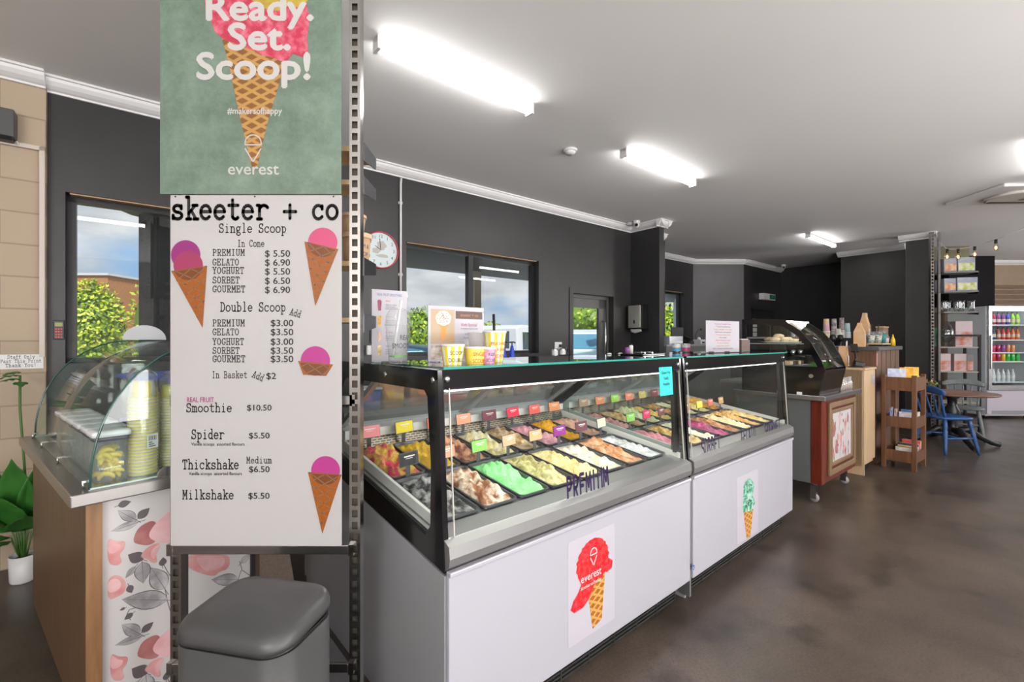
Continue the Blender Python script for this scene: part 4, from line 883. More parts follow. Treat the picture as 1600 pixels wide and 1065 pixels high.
for i, (c, nm, yaw) in enumerate(T2B):
    make_tag('%s flavour tag standing behind the back row of pans, farther freezer' % nm.replace('_', ' '), 1.55+x0+i*PITCH+.07, 0.845, c, nm, yaw*.6, 'flavour tags in the farther freezer')

# ================================================================ SIGN SHELVING IN FRONT
M_upr = mat('chromed_steel', (0.50, 0.48, 0.46), 0.18, 1.0); M_slot = mat('slot_dark', (0.05, 0.04, 0.03), 0.6)
M_pine = wood('pale_pine', (0.62, 0.42, 0.22), (0.72, 0.52, 0.30), (3, 30, 30))
rk = thing('slotted_shelving', 'chromed slotted shelving frame carrying the poster and the price board', 'shelving', (0, 0, 0))
YP = 1.53
def upright(xc, name):
    b = MB(); w = 0.0365; x0, x1 = xc-w/2, xc+w/2; pt = 0.0396
    b.box(x0, x0+0.009, YP, YP+0.035, 0, 2.92); b.box(x1-0.009, x1, YP, YP+0.035, 0, 2.92)
    for k in range(74): b.box(x0+0.009, x1-0.009, YP, YP+0.003, k*pt, k*pt+0.0155)
    b.box(x0+0.009, x1-0.009, YP, YP+0.003, 74*pt-0.01, 2.92)
    u = b.build(name, M_upr, rk)
    MB().box(x0+0.009, x1-0.009, YP+0.012, YP+0.033, 0.001, 2.91).build('slot_back', M_slot, u)
    MB().box(x0-0.015, x1+0.015, YP-0.03, YP+0.06, 0, 0.006).build('foot_plate', M_upr, u)
    return u
XR, XL = -0.5285, -1.131
upright(XR, 'upright'); upright(XL, 'upright')
M_rail = mat('steel_rail', (0.42, 0.40, 0.39), 0.25, 1.0)
for z in (0.688, 0.293, 1.185):
    y0 = YP-0.012 if z < 1 else YP+0.003
    r_ = MB().box(XL-0.022, XR+0.0-0.018, y0, y0+0.014, z, z+0.030).build('cross_rail', M_rail, rk, bevel=0.002)
    for x in (XL-0.012, XR-0.010): MB().box(x-0.008, x+0.010, y0-0.003, YP+0.004, z-0.004, z+0.034).build('hook', M_upr, r_)
for z in (2.070, 1.955, 1.675, 1.480):
    s_ = MB().box(-1.168, -0.512, YP+0.036, YP+0.165, z-0.016, z).build('shelf_board', M_pine, rk)
    for x in (-0.512, -1.172): MB().prism([(YP+0.035, z-0.05), (YP+0.172, z-0.03), (YP+0.172, z+0.012), (YP+0.035, z+0.012)], 'x', x, x+0.004).build('bracket', mat('dark_bracket', (0.16, 0.16, 0.17), 0.3, 0.9), s_)
# kraft tubs on the shelf
M_kraft = mat('kraft_card', (0.55, 0.36, 0.21), 0.7); M_kraftl = mat('kraft_card_light', (0.66, 0.46, 0.30), 0.6)
def tub(label, x, y, z, r, h, words, m):
    o = thing('paper_tub', label, 'paper tub', (x, y, z), 0, 'kraft paper tubs on the sign shelf')
    MB().lathe([(r*.80, 0), (r*.95, h*.86)], 28).build('cup', m, o); MB().lathe([(r, h*.84), (r*1.02, h*.86), (r*1.02, h), (r*.97, h*1.01)], 28).build('lid', M_kraftl, o)
    b = MB()
    for k, w_ in enumerate(words):
        v, f = text_mesh(w_, h*.2, 'CENTER'); zz = h*(.55-.26*k)
        q = [(a, zz+c) for a, c in v]; b.add([((r*(.80+.17*zc/h)+.0008)*math.sin(R(38)+a/r), -(r*(.80+.17*zc/h)+.0008)*math.cos(R(38)+a/r), zc) for a, zc in q], [g[::-1] for g in f])
    b.build('lettering', mat('ink_navy', (0.03, 0.06, 0.14), 0.5), o); return o
tub('lower kraft paper tub on the sign shelf beside the clock', at(556, 1.625), 1.632, 1.676, 0.052, 0.105, ('FROM &', 'SCOOP'), M_kraft)
tub('smaller kraft paper tub stacked on top of the other kraft tub', at(550, 1.625), 1.632, 1.784, 0.047, 0.065, ('MEDIUM',), M_kraft)
# boards ------------------------------------------------------------
def board(name, label, x0, x1, z0, z1, y, m, th=0.004, cat='sign'):
    o = thing(name, label, cat, (x0, y, z0)); MB().box(0, x1-x0, 0, th, 0, z1-z0).build('panel', m, o, bevel=0.0008); return o, x1-x0, z1-z0
YB = 1.505; k = YB/711.0
def bx_(px): return (px-800)*k
def bz_(py): return 1.40 + (532.5-py)*k
pf = mat('poster_green', (0.13, 0.20, 0.145), 0.55); t, p = nodes_of(pf)
tcn = t.nodes.new('ShaderNodeTexCoord'); n1 = t.nodes.new('ShaderNodeTexNoise'); n1.inputs['Scale'].default_value = 6; n1.inputs['Detail'].default_value = 14; n1.inputs['Roughness'].default_value = 0.78
r1 = t.nodes.new('ShaderNodeValToRGB'); e = r1.color_ramp.elements; e[0].position = 0.28; e[0].color = (0.060, 0.095, 0.066, 1); e[1].position = 0.72; e[1].color = (0.20, 0.275, 0.215, 1)
t.links.new(tcn.outputs['Object'], n1.inputs[0]); t.links.new(n1.outputs[0], r1.inputs[0]); t.links.new(r1.outputs[0], p.inputs['Base Color'])
po, w, h = board('ice_cream_poster', 'tall green poster with a pink ice cream waffle cone, above the price board', bx_(250), bx_(533), bz_(303), bz_(303)+0.86, YB, pf, 0.005, 'poster')
def lx(px): return (px-250)*k
def lz(py): return (303-py)*k
b = MB(); flat(b, [(lx(341), lz(40)), (lx(352), lz(78)), (lx(362), lz(120)), (lx(372), lz(170)), (lx(385), lz(225)), (lx(394), lz(262)), (lx(402), lz(264)), (lx(408), lz(235)), (lx(420), lz(185)), (lx(434), lz(140)), (lx(445), lz(95)), (lx(450), lz(40))], -0.0008); b.build('cone', waffle('poster_waffle', (0.19, 0.075, 0.015), (0.40, 0.22, 0.06), 11), po)
b = MB(); pts = [(lx(x), lz(y)) for x, y in ((322, 20), (330, 32), (336, 50), (350, 62), (372, 70), (392, 78), (410, 86), (425, 90), (440, 96), (450, 94), (458, 84), (468, 88), (476, 90), (482, 84), (480, 60), (484, 30), (478, 0), (465, -30), (400, -45), (350, -35), (332, -8), (320, 0))]
flat(b, pts, -0.0012); b.build('scoop', mat('poster_pink', (0.42, 0.022, 0.055), 0.5, c2=(0.62, 0.16, 0.22), scale=34, detail=8, lo=.42, hi=.68), po)
b = MB(); flat(b, blobby(lx(435), lz(-30), 62*k, 46*k, 24, .06, 3), -0.0014); b.build('upper_scoop', mat('poster_yellow', (0.34, 0.22, 0.02), 0.5, c2=(0.5, 0.36, 0.06), scale=20), po)
b = MB()
M_pt = mat('poster_lettering', (0.47, 0.455, 0.44), 0.5)
def fit(b, word, px0, px1, py_mid, hpx, bold=0.0, y=-0.0018, mi=0):
    v, f = text_mesh(word, 1.0, 'LEFT'); xs = [q[0] for q in v]; zs = [q[1] for q in v]; sx = (px1-px0)*k/(max(xs)-min(xs)); sz = hpx*k
    base = lz(py_mid)
    for j, (ox, oz) in enumerate(((0, 0), (bold, 0), (-bold, 0), (0, bold), (0, -bold)) if bold else ((0, 0),)):
        b.add([(lx(px0)+(a-min(xs))*sx+ox, y-j*.00004, base+c*sz+oz) for a, c in v], [q[::-1] for q in f], mi)
fit(b, 'Ready.', 324, 489, 14, 58, .004); fit(b, 'Set.', 358, 453, 60, 58, .004); fit(b, 'Scoop!', 309, 484, 106, 58, .004); fit(b, '#makersofhappy', 356, 441, 174, 14, .0006); fit(b, 'everest', 357, 436, 265, 26, .0005)
vlogo(b, lx(396), lz(232), 42*k, -0.0018, 1.9*k, 0); b.build('lettering', M_pt, po)
M_acr = frosted('frosted_acrylic', (0.68, 0.66, 0.655), 0.17, 0.30)
bo, w, h = board('price_board', 'white acrylic price board listing scoops, smoothies and shakes below the poster', bx_(265), bx_(533), bz_(853), bz_(304), YB+0.004, M_acr, 0.004, 'price board')
kk = (YB+0.004)/711.0
def qx(px): return (px-265)*kk
def qz(py): return (853-py)*kk
def typed(word, px0, px1, pyb, cap, weight=.85, tilt=0.0):
    b = MB(); adv = 5.9; size = cap*kk; nat = (len(word)*adv-0.9)*size/7.5; sc = (px1-px0)*kk/nat
    b2 = MB(); add_typed(b2, word, 0, 0, size, weight=weight)
    b.v = [(qx(px0) + (x*sc)*math.cos(R(tilt)) - z*math.sin(R(tilt)), -0.0009, qz(pyb) + z*math.cos(R(tilt)) + x*sc*math.sin(R(tilt))) for x, y, z in b2.v]; b.f = b2.f; b.mi = b2.mi; b.sm = b2.sm
    return b.build('lettering', M_ink, bo)
typed('skeeter + co', 267, 527, 343, 32, 1.25)
typed('Single Scoop', 341, 446, 364, 13.5, .95); typed('In Cone', 370, 412, 386, 10, .95); typed('Double Scoop', 343, 445, 487, 13.5, .95)
for k_, w_ in enumerate(('PREMIUM', 'GELATO', 'YOGHURT', 'SORBET', 'GOURMET')):
    ww = (381, 372, 380, 373, 382)[k_]-331
    typed(w_, 331, 331+ww, (400, 415, 428, 443, 457)[k_], 9.6, .95); typed(w_, 331, 331+ww, (510, 524, 539, 553, 566)[k_], 9.6, .95)
typed('In Basket', 330, 385, 591, 10, .9); typed('Add', 451, 468, 492, 10, .9, -17); typed('Add', 392, 410, 589, 10, .9, -24)
typed('Smoothie', 290, 361, 644, 13, .95); typed('Spider', 298, 349, 686, 14, 1.0); typed('Thickshake', 284, 372, 733, 14, 1.0); typed('Medium', 384, 423, 724, 9.5, .9); typed('Milkshake', 284, 364, 780, 13.5, .95)
def plain(word, px0, px1, pym, size, m, bold=0.0004):
    b = MB(); v, f = text_mesh(word, 1.0, 'LEFT'); xs = [q[0] for q in v]; sx = (px1-px0)*kk/(max(xs)-min(xs))
    for j, (ox, oz) in enumerate(((0, 0), (bold, 0), (-bold, 0), (0, bold))): b.add([(qx(px0)+(a-min(xs))*sx+ox, -0.0009-j*.00003, qz(pym)+c*size*kk+oz) for a, c in v], [q[::-1] for q in f])
    return b.build('lettering', m, bo)
for w_, y in zip(('$ 5.50', '$ 6.90', '$ 5.50', '$ 6.50', '$ 6.90'), (397.5, 411.5, 425.5, 440, 454)): plain(w_, 413, 452, y, 14.5, M_ink)
for w_, y in zip(('$3.00', '$3.50', '$3.00', '$3.50', '$3.50'), (506, 520, 535, 549, 562)): plain(w_, 422, 457, y, 14.5, M_ink)
plain('$2', 415, 430, 588.5, 14, M_ink); plain('$10.50', 385, 423, 638, 13, M_ink); plain('$5.50', 388, 420, 681.5, 13, M_ink); plain('$6.50', 388, 420, 734, 13.5, M_ink); plain('$5.50', 387, 420, 775.5, 13.5, M_ink)
M_mag = mat('vinyl_magenta', (0.36, 0.03, 0.19), 0.4)
plain('REAL FRUIT', 291, 333, 625.5, 11, M_mag, .0002)
for y in (694.5, 740.5): plain('Vanilla scoops  assorted flavours', (298, 294)[y > 700], (381, 377)[y > 700], y, 7, M_ink, .0002)
M_mag2 = mat('vinyl_purple_pink', (0.24, 0.02, 0.15), 0.4); M_pinkv = mat('vinyl_pink', (0.48, 0.06, 0.15), 0.4); M_ros = mat('vinyl_rose', (0.28, 0.03, 0.09), 0.4); M_cone = mat('vinyl_caramel', (0.28, 0.072, 0.002), 0.4); M_coned = mat('vinyl_caramel_dark', (0.14, 0.04, 0.008), 0.4); M_line = mat('vinyl_taupe', (0.20, 0.10, 0.055), 0.45)
def cone_art(pts, circles, tip, lines=7, basket=False):
    """printed cone: triangle + scoops + lattice lines clipped to the cone"""
    for j, (cx, cy, r, m) in enumerate(circles):
        b = MB(); flat(b, [(qx(cx)+r*kk*math.cos(R(a)), qz(cy)+r*kk*math.sin(R(a))) for a in range(0, 360, 8)], -0.0007-0.0001*j); b.build('scoop', m, bo)
    b = MB(); flat(b, [(qx(x), qz(y)) for x, y in pts], -0.0011); b.build('cone', M_cone, bo)
    P = [Vector((qx(x), qz(y))) for x, y in pts]; b = MB(); n = len(P)
    cx, cy, r, _ = circles[-1]; C = Vector((qx(cx), qz(cy))); rr_ = r*kk
    def inside(q): return all((P[(i+1) % n]-P[i]).cross(q-P[i])*sg >= -1e-9 for i in range(n))
    sg = 1 if (P[1]-P[0]).cross(P[2]-P[1]) > 0 else -1
    dk = [(C + Vector((math.cos(R(a)), math.sin(R(a))))*rr_) for a in range(0, 360, 6)]
    dk = [q for q in dk if inside(q)]
    if len(dk) > 3:
        top = sorted(P, key=lambda q: -q.y)[:2]; top.sort(key=lambda q: q.x); d2 = sorted(dk, key=lambda q: q.x)
        flat(b, [(q.x, q.y) for q in d2], -0.0013); b.build('scoop_in_cone', M_coned, bo); b = MB()
    a0 = (P[0]-P[-1]).angle_signed(Vector((1, 0))) if False else 0
    ang0 = math.atan2(P[1].y-P[0].y, P[1].x-P[0].x)
    span = (P[1]-P[0]).length
    cen = sum(P, Vector((0, 0)))/n
    for sgn in (32, -32):
        d = Vector((math.cos(ang0+R(sgn)), math.sin(ang0+R(sgn)))); nrm = Vector((-d.y, d.x))
        for i in range(-lines, lines+1):
            o_ = cen + nrm*(i*13*kk); ts = []
            for j in range(n):
                A, B = P[j], P[(j+1) % n]; e_ = B-A; den = d.cross(e_)
                if abs(den) < 1e-9: continue
                tt = (A-o_).cross(e_)/den; uu = (A-o_).cross(d)/den
                if 0 <= uu <= 1: ts.append(tt)
            if len(ts) >= 2:
                p, q = o_+d*min(ts), o_+d*max(ts); hw = nrm*0.75*kk
                b.add([(p.x+hw.x, -0.0014, p.y+hw.y), (q.x+hw.x, -0.0014, q.y+hw.y), (q.x-hw.x, -0.0014, q.y-hw.y), (p.x-hw.x, -0.0014, p.y-hw.y)], [(0, 1, 2, 3)])
    b.build('lattice', M_line, bo)
cone_art([(266.5, 424), (322.5, 416), (315.5, 513)], [(289, 399, 23, M_mag2), (293, 415.5, 23, M_ros)], None, 8)
cone_art([(474.5, 378), (527.5, 390), (491.5, 479)], [(503, 379.5, 23, M_pinkv)], None, 8)
cone_art([(464.5, 564.5), (519.5, 570), (508.5, 588), (472.5, 586)], [(491.5, 564.5, 23, M_mag)], None, 3)
cone_art([(480, 738), (532.5, 742), (502.5, 834)], [(507.5, 735.5, 22.5, M_mag)], None, 8)
b = MB()
for px in (273, 397, 520): b.sph((qx(px), -0.001, qz(308)), 0.003, 8, 5, 0, (1, .5, 1))
b.build('screw', M_slot, bo)

# ================================================================ PEDAL BIN
M_bin = mat('grey_bin_metal', (0.072, 0.072, 0.073), 0.42, 0.2)
bn_ = thing('pedal_bin', 'dark grey rectangular bin with domed lid in front of the price board', 'bin', (-0.705, 1.262, 0), R(-12))
bw, bd = 0.345, 0.255
b = MB(); b.loft([rrect(0, 0, bw-.02, bd-.02, .06, 0.0, 8), rrect(0, 0, bw-.006, bd-.006, .065, 0.012, 8), rrect(0, 0, bw-.004, bd-.004, .07, 0.615, 8)]); b.build('bucket', M_bin, bn_)
b = MB(); b.loft([rrect(0, 0, bw-.012, bd-.012, .066, 0.612, 8), rrect(0, 0, bw-.012, bd-.012, .066, 0.622, 8)]); b.build('lid_gap', M_blk, bn_)
b = MB(); lp = []
for i, (sc, z) in enumerate(((1.0, .622), (1.0, .634), (.985, .645), (.95, .655), (.88, .663), (.72, .670), (.45, .675), (.15, .677))):
    lp.append([(x, y + 0.0, z + 0.02*(y/bd+.5)) for x, y, _ in rrect(0, 0, bw*sc, bd*sc, .07*sc, 0, 8)])
b.loft(lp); b.build('lid', M_bin, bn_)
MB().box(-.06, .06, -bd/2-.03, -bd/2+.02, 0.015, 0.03).build('pedal', M_blk, bn_, bevel=.004)
# small roll of tape by the lower rail
o = thing('small_bottle', 'tiny orange capped bottle on the lower steel rail beside the bin', 'bottle', (at(466, 1.535), 1.537, 0.3235))
MB().lathe([(0.010, 0), (0.010, 0.024), (0.007, 0.028)], 14).build('body', mat('pale_green_plastic', (0.30, 0.42, 0.33), 0.4), o); MB().lathe([(0.009, 0.028), (0.009, 0.038)], 14).build('cap', mat('orange_cap', (0.60, 0.22, 0.02), 0.4), o)

# ================================================================ MOBILE SERVING CART (left)
A_ANG = math.atan2(-0.62, 0.785)          # local +x points to the viewer's near end
C0 = Vector((-1.35, 1.39, 0)); CA = Vector((-0.785, 0.62, 0)); CB = Vector((0.62, 0.785, 0))
CANG = math.atan2(CB.y, CB.x)             # local x = CB (along floral end), local y = CA (along customer side)
CL, CD = 1.38, 0.62
def cf(x, y, z=0): return C0 + CB*x + CA*y + Vector((0, 0, z))
ct = thing('serving_cart', 'wood sided serving cart with floral end panel and steel counter top', 'serving cart', C0, CANG)
M_walnut = wood('walnut_laminate', (0.075, 0.038, 0.018), (0.14, 0.078, 0.042), (22, 22, 1.0), 0.4)
M_flor = mat('white_wallpaper', (0.54, 0.515, 0.51), 0.5); 
MB().box(0.0, CD, 0.0, CL, 0.885, 0.925).build('counter_top', mat('steel_counter', (0.34, 0.325, 0.31), 0.28, 0.9), ct, bevel=0.004)
MB().box(0.045, 0.065, 0.075, CL-0.04, 0.10, 0.885).build('side_panel', M_walnut, ct)
MB().box(0.045, 0.085, 0.060, 0.075, 0.10, 0.885).build('edge_strip', wood('chip_edge', (0.20, 0.10, 0.04), (0.27, 0.145, 0.06), (30, 30, 4)), ct)
MB().box(CD-0.06, CD-0.04, 0.075, CL-0.04, 0.10, 0.885).build('side_panel', M_walnut, ct)
MB().box(0.065, CD-0.06, 0.09, CL-0.06, 0.10, 0.12).build('base', M_walnut, ct); MB().box(0.065, CD-0.06, CL-0.075, CL-0.06, 0.10, 0.885).build('back_panel', M_walnut, ct)
fp = MB().box(0.088, CD-0.075, 0.080, 0.094, 0.10, 0.885).build('floral_panel', M_flor, ct)
MB().box(CD-0.075, CD-0.060, 0.066, 0.094, 0.10, 0.885).build('black_edge', M_blk, ct); MB().box(0.078, 0.088, 0.082, 0.094, 0.10, 0.885).build('black_gap', M_blk, ct)
M_p1 = mat('petal_pink', (0.52, 0.20, 0.20), 0.5, c2=(0.64, 0.36, 0.34), scale=14); M_p2 = mat('petal_deep', (0.30, 0.10, 0.10), 0.5, c2=(0.42, 0.17, 0.16), scale=16); M_p3 = mat('petal_light', (0.62, 0.30, 0.32), 0.5, c2=(0.70, 0.45, 0.46), scale=12)
M_l1 = mat('leaf_grey', (0.22, 0.21, 0.215), 0.5, c2=(0.46, 0.44, 0.45), scale=18); M_l2 = mat('leaf_dark', (0.10, 0.085, 0.09), 0.5)
PF = cf(0, 0.0795)
def fpx(px, py):
    t_, z_ = on_plane(px, py, PF, CANG); return t_, z_
def clip_ok(q): return 0.089 < q[0] < CD-0.076 and 0.102 < q[1] < 0.884
def fpoly(b, pts, lay, mi, raw=False):
    q = pts if raw else [fpx(*p) for p in pts]
    q = [(min(max(x, 0.0885), CD-0.0755), min(max(z, 0.101), 0.8845)) for x, z in q]
    b.add([(x, 0.0797-lay*0.00025, z) for x, z in q], [tuple(range(len(q)))], mi)
def leaf(b, p, q, w, lay=1, mi=3):
    a = Vector(fpx(*p)); c = Vector(fpx(*q)); d = c-a; nrm = Vector((-d.y, d.x)).normalized()*w*d.length; n = 8
    up = [a + d*(i/n) + nrm*math.sin(math.pi*(i/n)**.8) for i in range(n+1)]; dn = [a + d*(i/n) - nrm*math.sin(math.pi*(i/n)**.8) for i in range(n-1, 0, -1)]
    fpoly(b, [tuple(v) for v in up+dn], lay+1, mi, True)
    up2 = [a + d*(i/n)*1.0 + nrm*1.12*math.sin(math.pi*(i/n)**.8) for i in range(n+1)]; dn2 = [a + d*(i/n) - nrm*1.12*math.sin(math.pi*(i/n)**.8) for i in range(n-1, 0, -1)]
    fpoly(b, [tuple(v) for v in up2+dn2], lay, 4, True)
    hw = Vector((-d.y, d.x)).normalized()*0.0010; fpoly(b, [tuple(a-d*.25+hw), tuple(c+hw*.3), tuple(c-hw*.3), tuple(a-d*.25-hw)], lay+2, 4, True)
def vine(b, pts, lay=1, w=0.0012):
    q = [Vector(fpx(*p)) for p in pts]
    for a, c in zip(q, q[1:]):
        d = c-a; h_ = Vector((-d.y, d.x)).normalized()*w; fpoly(b, [tuple(a+h_), tuple(c+h_), tuple(c-h_), tuple(a-h_)], lay, 4, True)
fb = MB()
def sprig(dx, dy, s=1.0):
    J = lambda x, y: (x*s+dx, y*s+dy)
    leaf(fb, J(217, 815), J(173, 830), .16); leaf(fb, J(213, 812), J(184, 797), .22); leaf(fb, J(215, 810), J(234, 793), .30, 1, 4)
def branch(dx, dy):
    J = lambda x, y: (x+dx, y+dy)
    leaf(fb, J(263, 937), J(190, 936), .20); leaf(fb, J(258, 920), J(236, 886), .24, 1); leaf(fb, J(222, 877), J(224, 911), .27); leaf(fb, J(212, 884), J(196, 903), .22); leaf(fb, J(224, 874), J(200, 866), .32, 1, 4)
    vine(fb, [J(268, 960), J(262, 940), J(258, 920)]); vine(fb, [J(270, 905), J(262, 893), J(254, 878)]); leaf(fb, J(254, 884), J(255, 870), .34, 1, 4)
    vine(fb, [J(212, 949), J(202, 952), J(198, 960), J(204, 968)]); leaf(fb, J(208, 957), J(194, 968), .33, 1, 4); leaf(fb, J(201, 914), J(206, 926), .3, 1, 4); leaf(fb, J(196, 949), J(187, 953), .3, 1, 4)
sprig(0, 0); branch(0, 0); sprig(6, 178); sprig(190, -10, 1.0); branch(6, 178); leaf(fb, (184, 790), (205, 783), .3, 1, 4)
def flower(dx, dy):
    JC = lambda *ps: chaikin([(x+dx, y+dy) for x, y in ps])
    J = lambda *ps: [(x+dx, y+dy) for x, y in ps]
    fpoly(fb, JC((207, 846), (214, 826), (228, 816), (242, 812), (248, 826), (244, 846), (232, 852), (216, 850)), 3, 1)
    fpoly(fb, JC((230, 838), (240, 820), (254, 808), (268, 795), (276, 820), (274, 842), (262, 848), (246, 847)), 4, 2)
    fpoly(fb, JC((218, 871), (226, 858), (240, 849), (252, 848), (242, 862), (247, 878), (238, 880), (230, 872)), 3, 0)
    fpoly(fb, JC((234, 862), (246, 850), (252, 850), (243, 866), (240, 876)), 5, 2)
flower(0, 0); flower(6, 178)
def side_fl(dx, dy):
    JC = lambda *ps: chaikin([(x+dx, y+dy) for x, y in ps])
    J = lambda *ps: [(x+dx, y+dy) for x, y in ps]
    fpoly(fb, JC((168, 838), (182, 846), (197, 844), (194, 858), (186, 866), (192, 878), (182, 884), (168, 880)), 3, 0)
    fpoly(fb, JC((168, 840), (180, 850), (190, 850), (184, 862), (168, 866)), 4, 2)
side_fl(0, 0); side_fl(4, 180)
fpoly(fb, chaikin([(168, 904), (180, 897), (192, 901), (198, 912), (195, 925), (184, 932), (168, 938)]), 3, 0); fpoly(fb, chaikin([(168, 908), (180, 902), (190, 908), (188, 920), (168, 928)]), 4, 2)
fpoly(fb, chaikin([(292, 868), (318, 862), (345, 866), (360, 868), (358, 888), (342, 893), (336, 900), (318, 897), (300, 890), (290, 882)]), 3, 0); fpoly(fb, chaikin([(304, 868), (330, 868), (352, 868), (350, 886), (322, 892), (312, 884)]), 4, 2)
vine(fb, [(372, 905), (378, 888), (374, 876)]); leaf(fb, (376, 880), (392, 864), .25); vine(fb, [(378, 890), (390, 898), (404, 900)]); leaf(fb, (402, 892), (414, 887), .33, 1, 4); leaf(fb, (404, 900), (417, 901), .3, 1, 4); leaf(fb, (398, 888), (401, 880), .34, 1, 4); leaf(fb, (372, 905), (330, 905), .2)
fb.build('print', [M_p1, M_p2, M_p3, M_l1, M_l2], fp)
# castors
def castor(parent, x, y, z=0.10, m=None):
    c = MB().lathe([(0.026, z-0.001), (0.026, z-0.018), (0.012, z-0.024)], 14, (0, 0, 0)).build('castor', M_chrome, parent, loc=(x, y, 0))
    b = MB(); b.box(-.020, -.016, -.026, .02, .03, z-.02); b.box(.016, .020, -.026, .02, .03, z-.02); b.box(-.02, .02, -.03, .02, z-.026, z-.02); b.build('fork', M_chrome, c)
    MB().lathe([(0.010, -.013), (0.034, -.013), (0.036, -.009), (0.036, .009), (0.034, .013), (0.010, .013)], 18).build('wheel', m or M_blk, c, loc=(0, -.008, .036), rot=(0, R(90), 0))
    return c
for x in (0.10, CD-0.10):
    for y in (0.14, CL-0.10): castor(ct, x, y)

# curved glass display case on the cart
M_cg = glass('curved_glass', (0.93, 0.965, 0.95), 0.7)
gc = thing('curved_glass_case', 'curved glass display case on the wood sided cart', 'display case', cf(0, 0, 0.9255), CANG)
def arcpt(a): return (0.05 + 0.36*(1-math.cos(R(a)))**1.0, 0.475*math.sin(R(a))**.92)
AP = [arcpt(a) for a in range(0, 91, 6)]
prof = [(0.05, 0.0)] + AP[1:] + [(CD-0.06, 0.478)]
b = MB(); n = len(prof)
v = [(x, y, z) for y in (0.035, CL-0.06) for x, z in prof]
b.add(v, [(i, i+1, n+i+1, n+i) for i in range(n-1)], 0, True); b.build('front_glass', M_cg, gc, solid=0.005)
for y in (0.028, CL-0.06):
    poly = [(x, z) for x, z in prof] + [(CD-0.06, 0.0)]
    e_ = MB().prism(poly, 'y', y, y+0.005).build('end_glass', M_cg, gc)
    bb = MB(); bb.tube([(x, y+.004, z) for x, z in prof], 0.0035, 8); bb.build('edge', mat('dark_green_glass_edge', (0.02, 0.085, 0.07), 0.12), e_)
    b2 = MB().box(0.05, CD-0.06, y-.001, y+.006, 0.0, 0.006).build('bottom_edge', mat('pale_green_glass_edge', (0.42, 0.56, 0.50), 0.2), e_)
MB().box(0.045, CD-0.05, 0.025, CL-0.05, 0.0005, 0.002).build('steel_tray', M_steel, gc)
for y in (0.06, 0.55, 0.98, CL-0.10):
    b = MB(); b.tube([(0.038, y, 0.0), (0.038, y, 0.026)], 0.0035, 8); b.box(0.035, 0.058, y-.004, y+.004, 0.020, 0.027); b.build('clamp', M_chrome, gc)
b = MB(); b.lathe([(0.028, -0.004), (0.028, 0.004)], 18); b.build('end_clip', M_chrome, gc, loc=(0.25, 0.024, 0.006), rot=(R(90), 0, 0))
# reflective white plate standing on the case
o = MB().prism([(0.09*math.cos(R(a)), 0.075*math.sin(R(a))) for a in range(0, 181, 12)], 'y', 0, 0.004).build('dome_sign', mat('grey_plastic_plate', (0.45, 0.46, 0.48), 0.4), loc=cf(0.42, 1.05, 0.925+0.482), rotz=CANG-R(20))
tag(o, 'small half round grey plate standing on the curved glass case', 'plate')
# contents
M_clear = glass('clear_plastic', (0.93, 0.93, 0.93), 1.0, haze=0.10); M_wlid = mat('white_lid', (0.78, 0.79, 0.82), 0.4); M_seal = mat('grey_seal', (0.12, 0.11, 0.14), 0.5)
def jar(label, x, y, w, d, h, group='lidded plastic containers in the glass case', lid=True):
    o = thing('food_container', label, 'food container', cf(x, y, 0.9275), CANG, group)
    b = MB(); b.loft([rrect(0, 0, w*.9, d*.9, .012, 0.0, 4), rrect(0, 0, w, d, .014, 0.012, 4), rrect(0, 0, w, d, .014, h, 4)]); b.build('body', M_clear, o)
    if lid:
        b = MB(); b.loft([rrect(0, 0, w+.004, d+.004, .014, h, 4), rrect(0, 0, w+.004, d+.004, .014, h+.014, 4)]); b.build('seal', M_seal, o)
        b = MB(); b.loft([rrect(0, 0, w+.014, d+.014, .016, h+.014, 4), rrect(0, 0, w+.014, d+.014, .016, h+.030, 4), rrect(0, 0, w*.7, d*.7, .016, h+.034, 4)]); b.build('lid', M_wlid, o)
    return o
jar('clear container of yellow banana lollies at the near end of the glass case', 0.112, 0.12, 0.088, 0.10, 0.140)
M_ban = mat('banana_lolly', (0.85, 0.66, 0.04), 0.4, c2=(0.90, 0.78, 0.22), scale=20)
b = MB(); rnd = random.Random(3)
proto = None
for k_ in range(34):
    lv = k_//6; x, y = rnd.uniform(-.036, .036), rnd.uniform(-.036, .036); z = 0.014 + lv*0.0165 + rnd.uniform(0, .006)
    a = rnd.uniform(-1.2, 1.2)
    if proto is None:
        pts = [(0.021*math.cos(R(q)), 0.021*math.sin(R(q))-.012, 0) for q in range(20, 161, 20)]
        proto = MB().tube(pts, [.003, .006, .0078, .0084, .0084, .0078, .006, .003], 8).build('banana_lolly', M_ban)
        q = proto
    else:
        q = proto.copy(); COL.objects.link(q)
    p_ = cf(0.112 + x*.6, 0.12 + y*.75, 0.9275+z)
    q.location = p_; q.rotation_euler = (R(rnd.uniform(50, 130)), R(rnd.uniform(-30, 30)), CANG + a)
    tag(q, 'yellow banana shaped lolly heaped in the clear container at the near end', 'lolly', 'banana lollies in the clear container')
for k_, y in enumerate((0.27, 0.41, 0.55, 0.69, 0.83)):
    jar('empty clear lidded container, %s behind the banana lollies in the row' % ('next', 'second', 'third', 'fourth', 'farthest')[k_], 0.125, y, 0.10, 0.115, 0.135)
M_ystr = mat('yellow_print', (0.82, 0.66, 0.03), 0.45); M_cup = mat('cup_white', (0.82, 0.81, 0.76), 0.45)
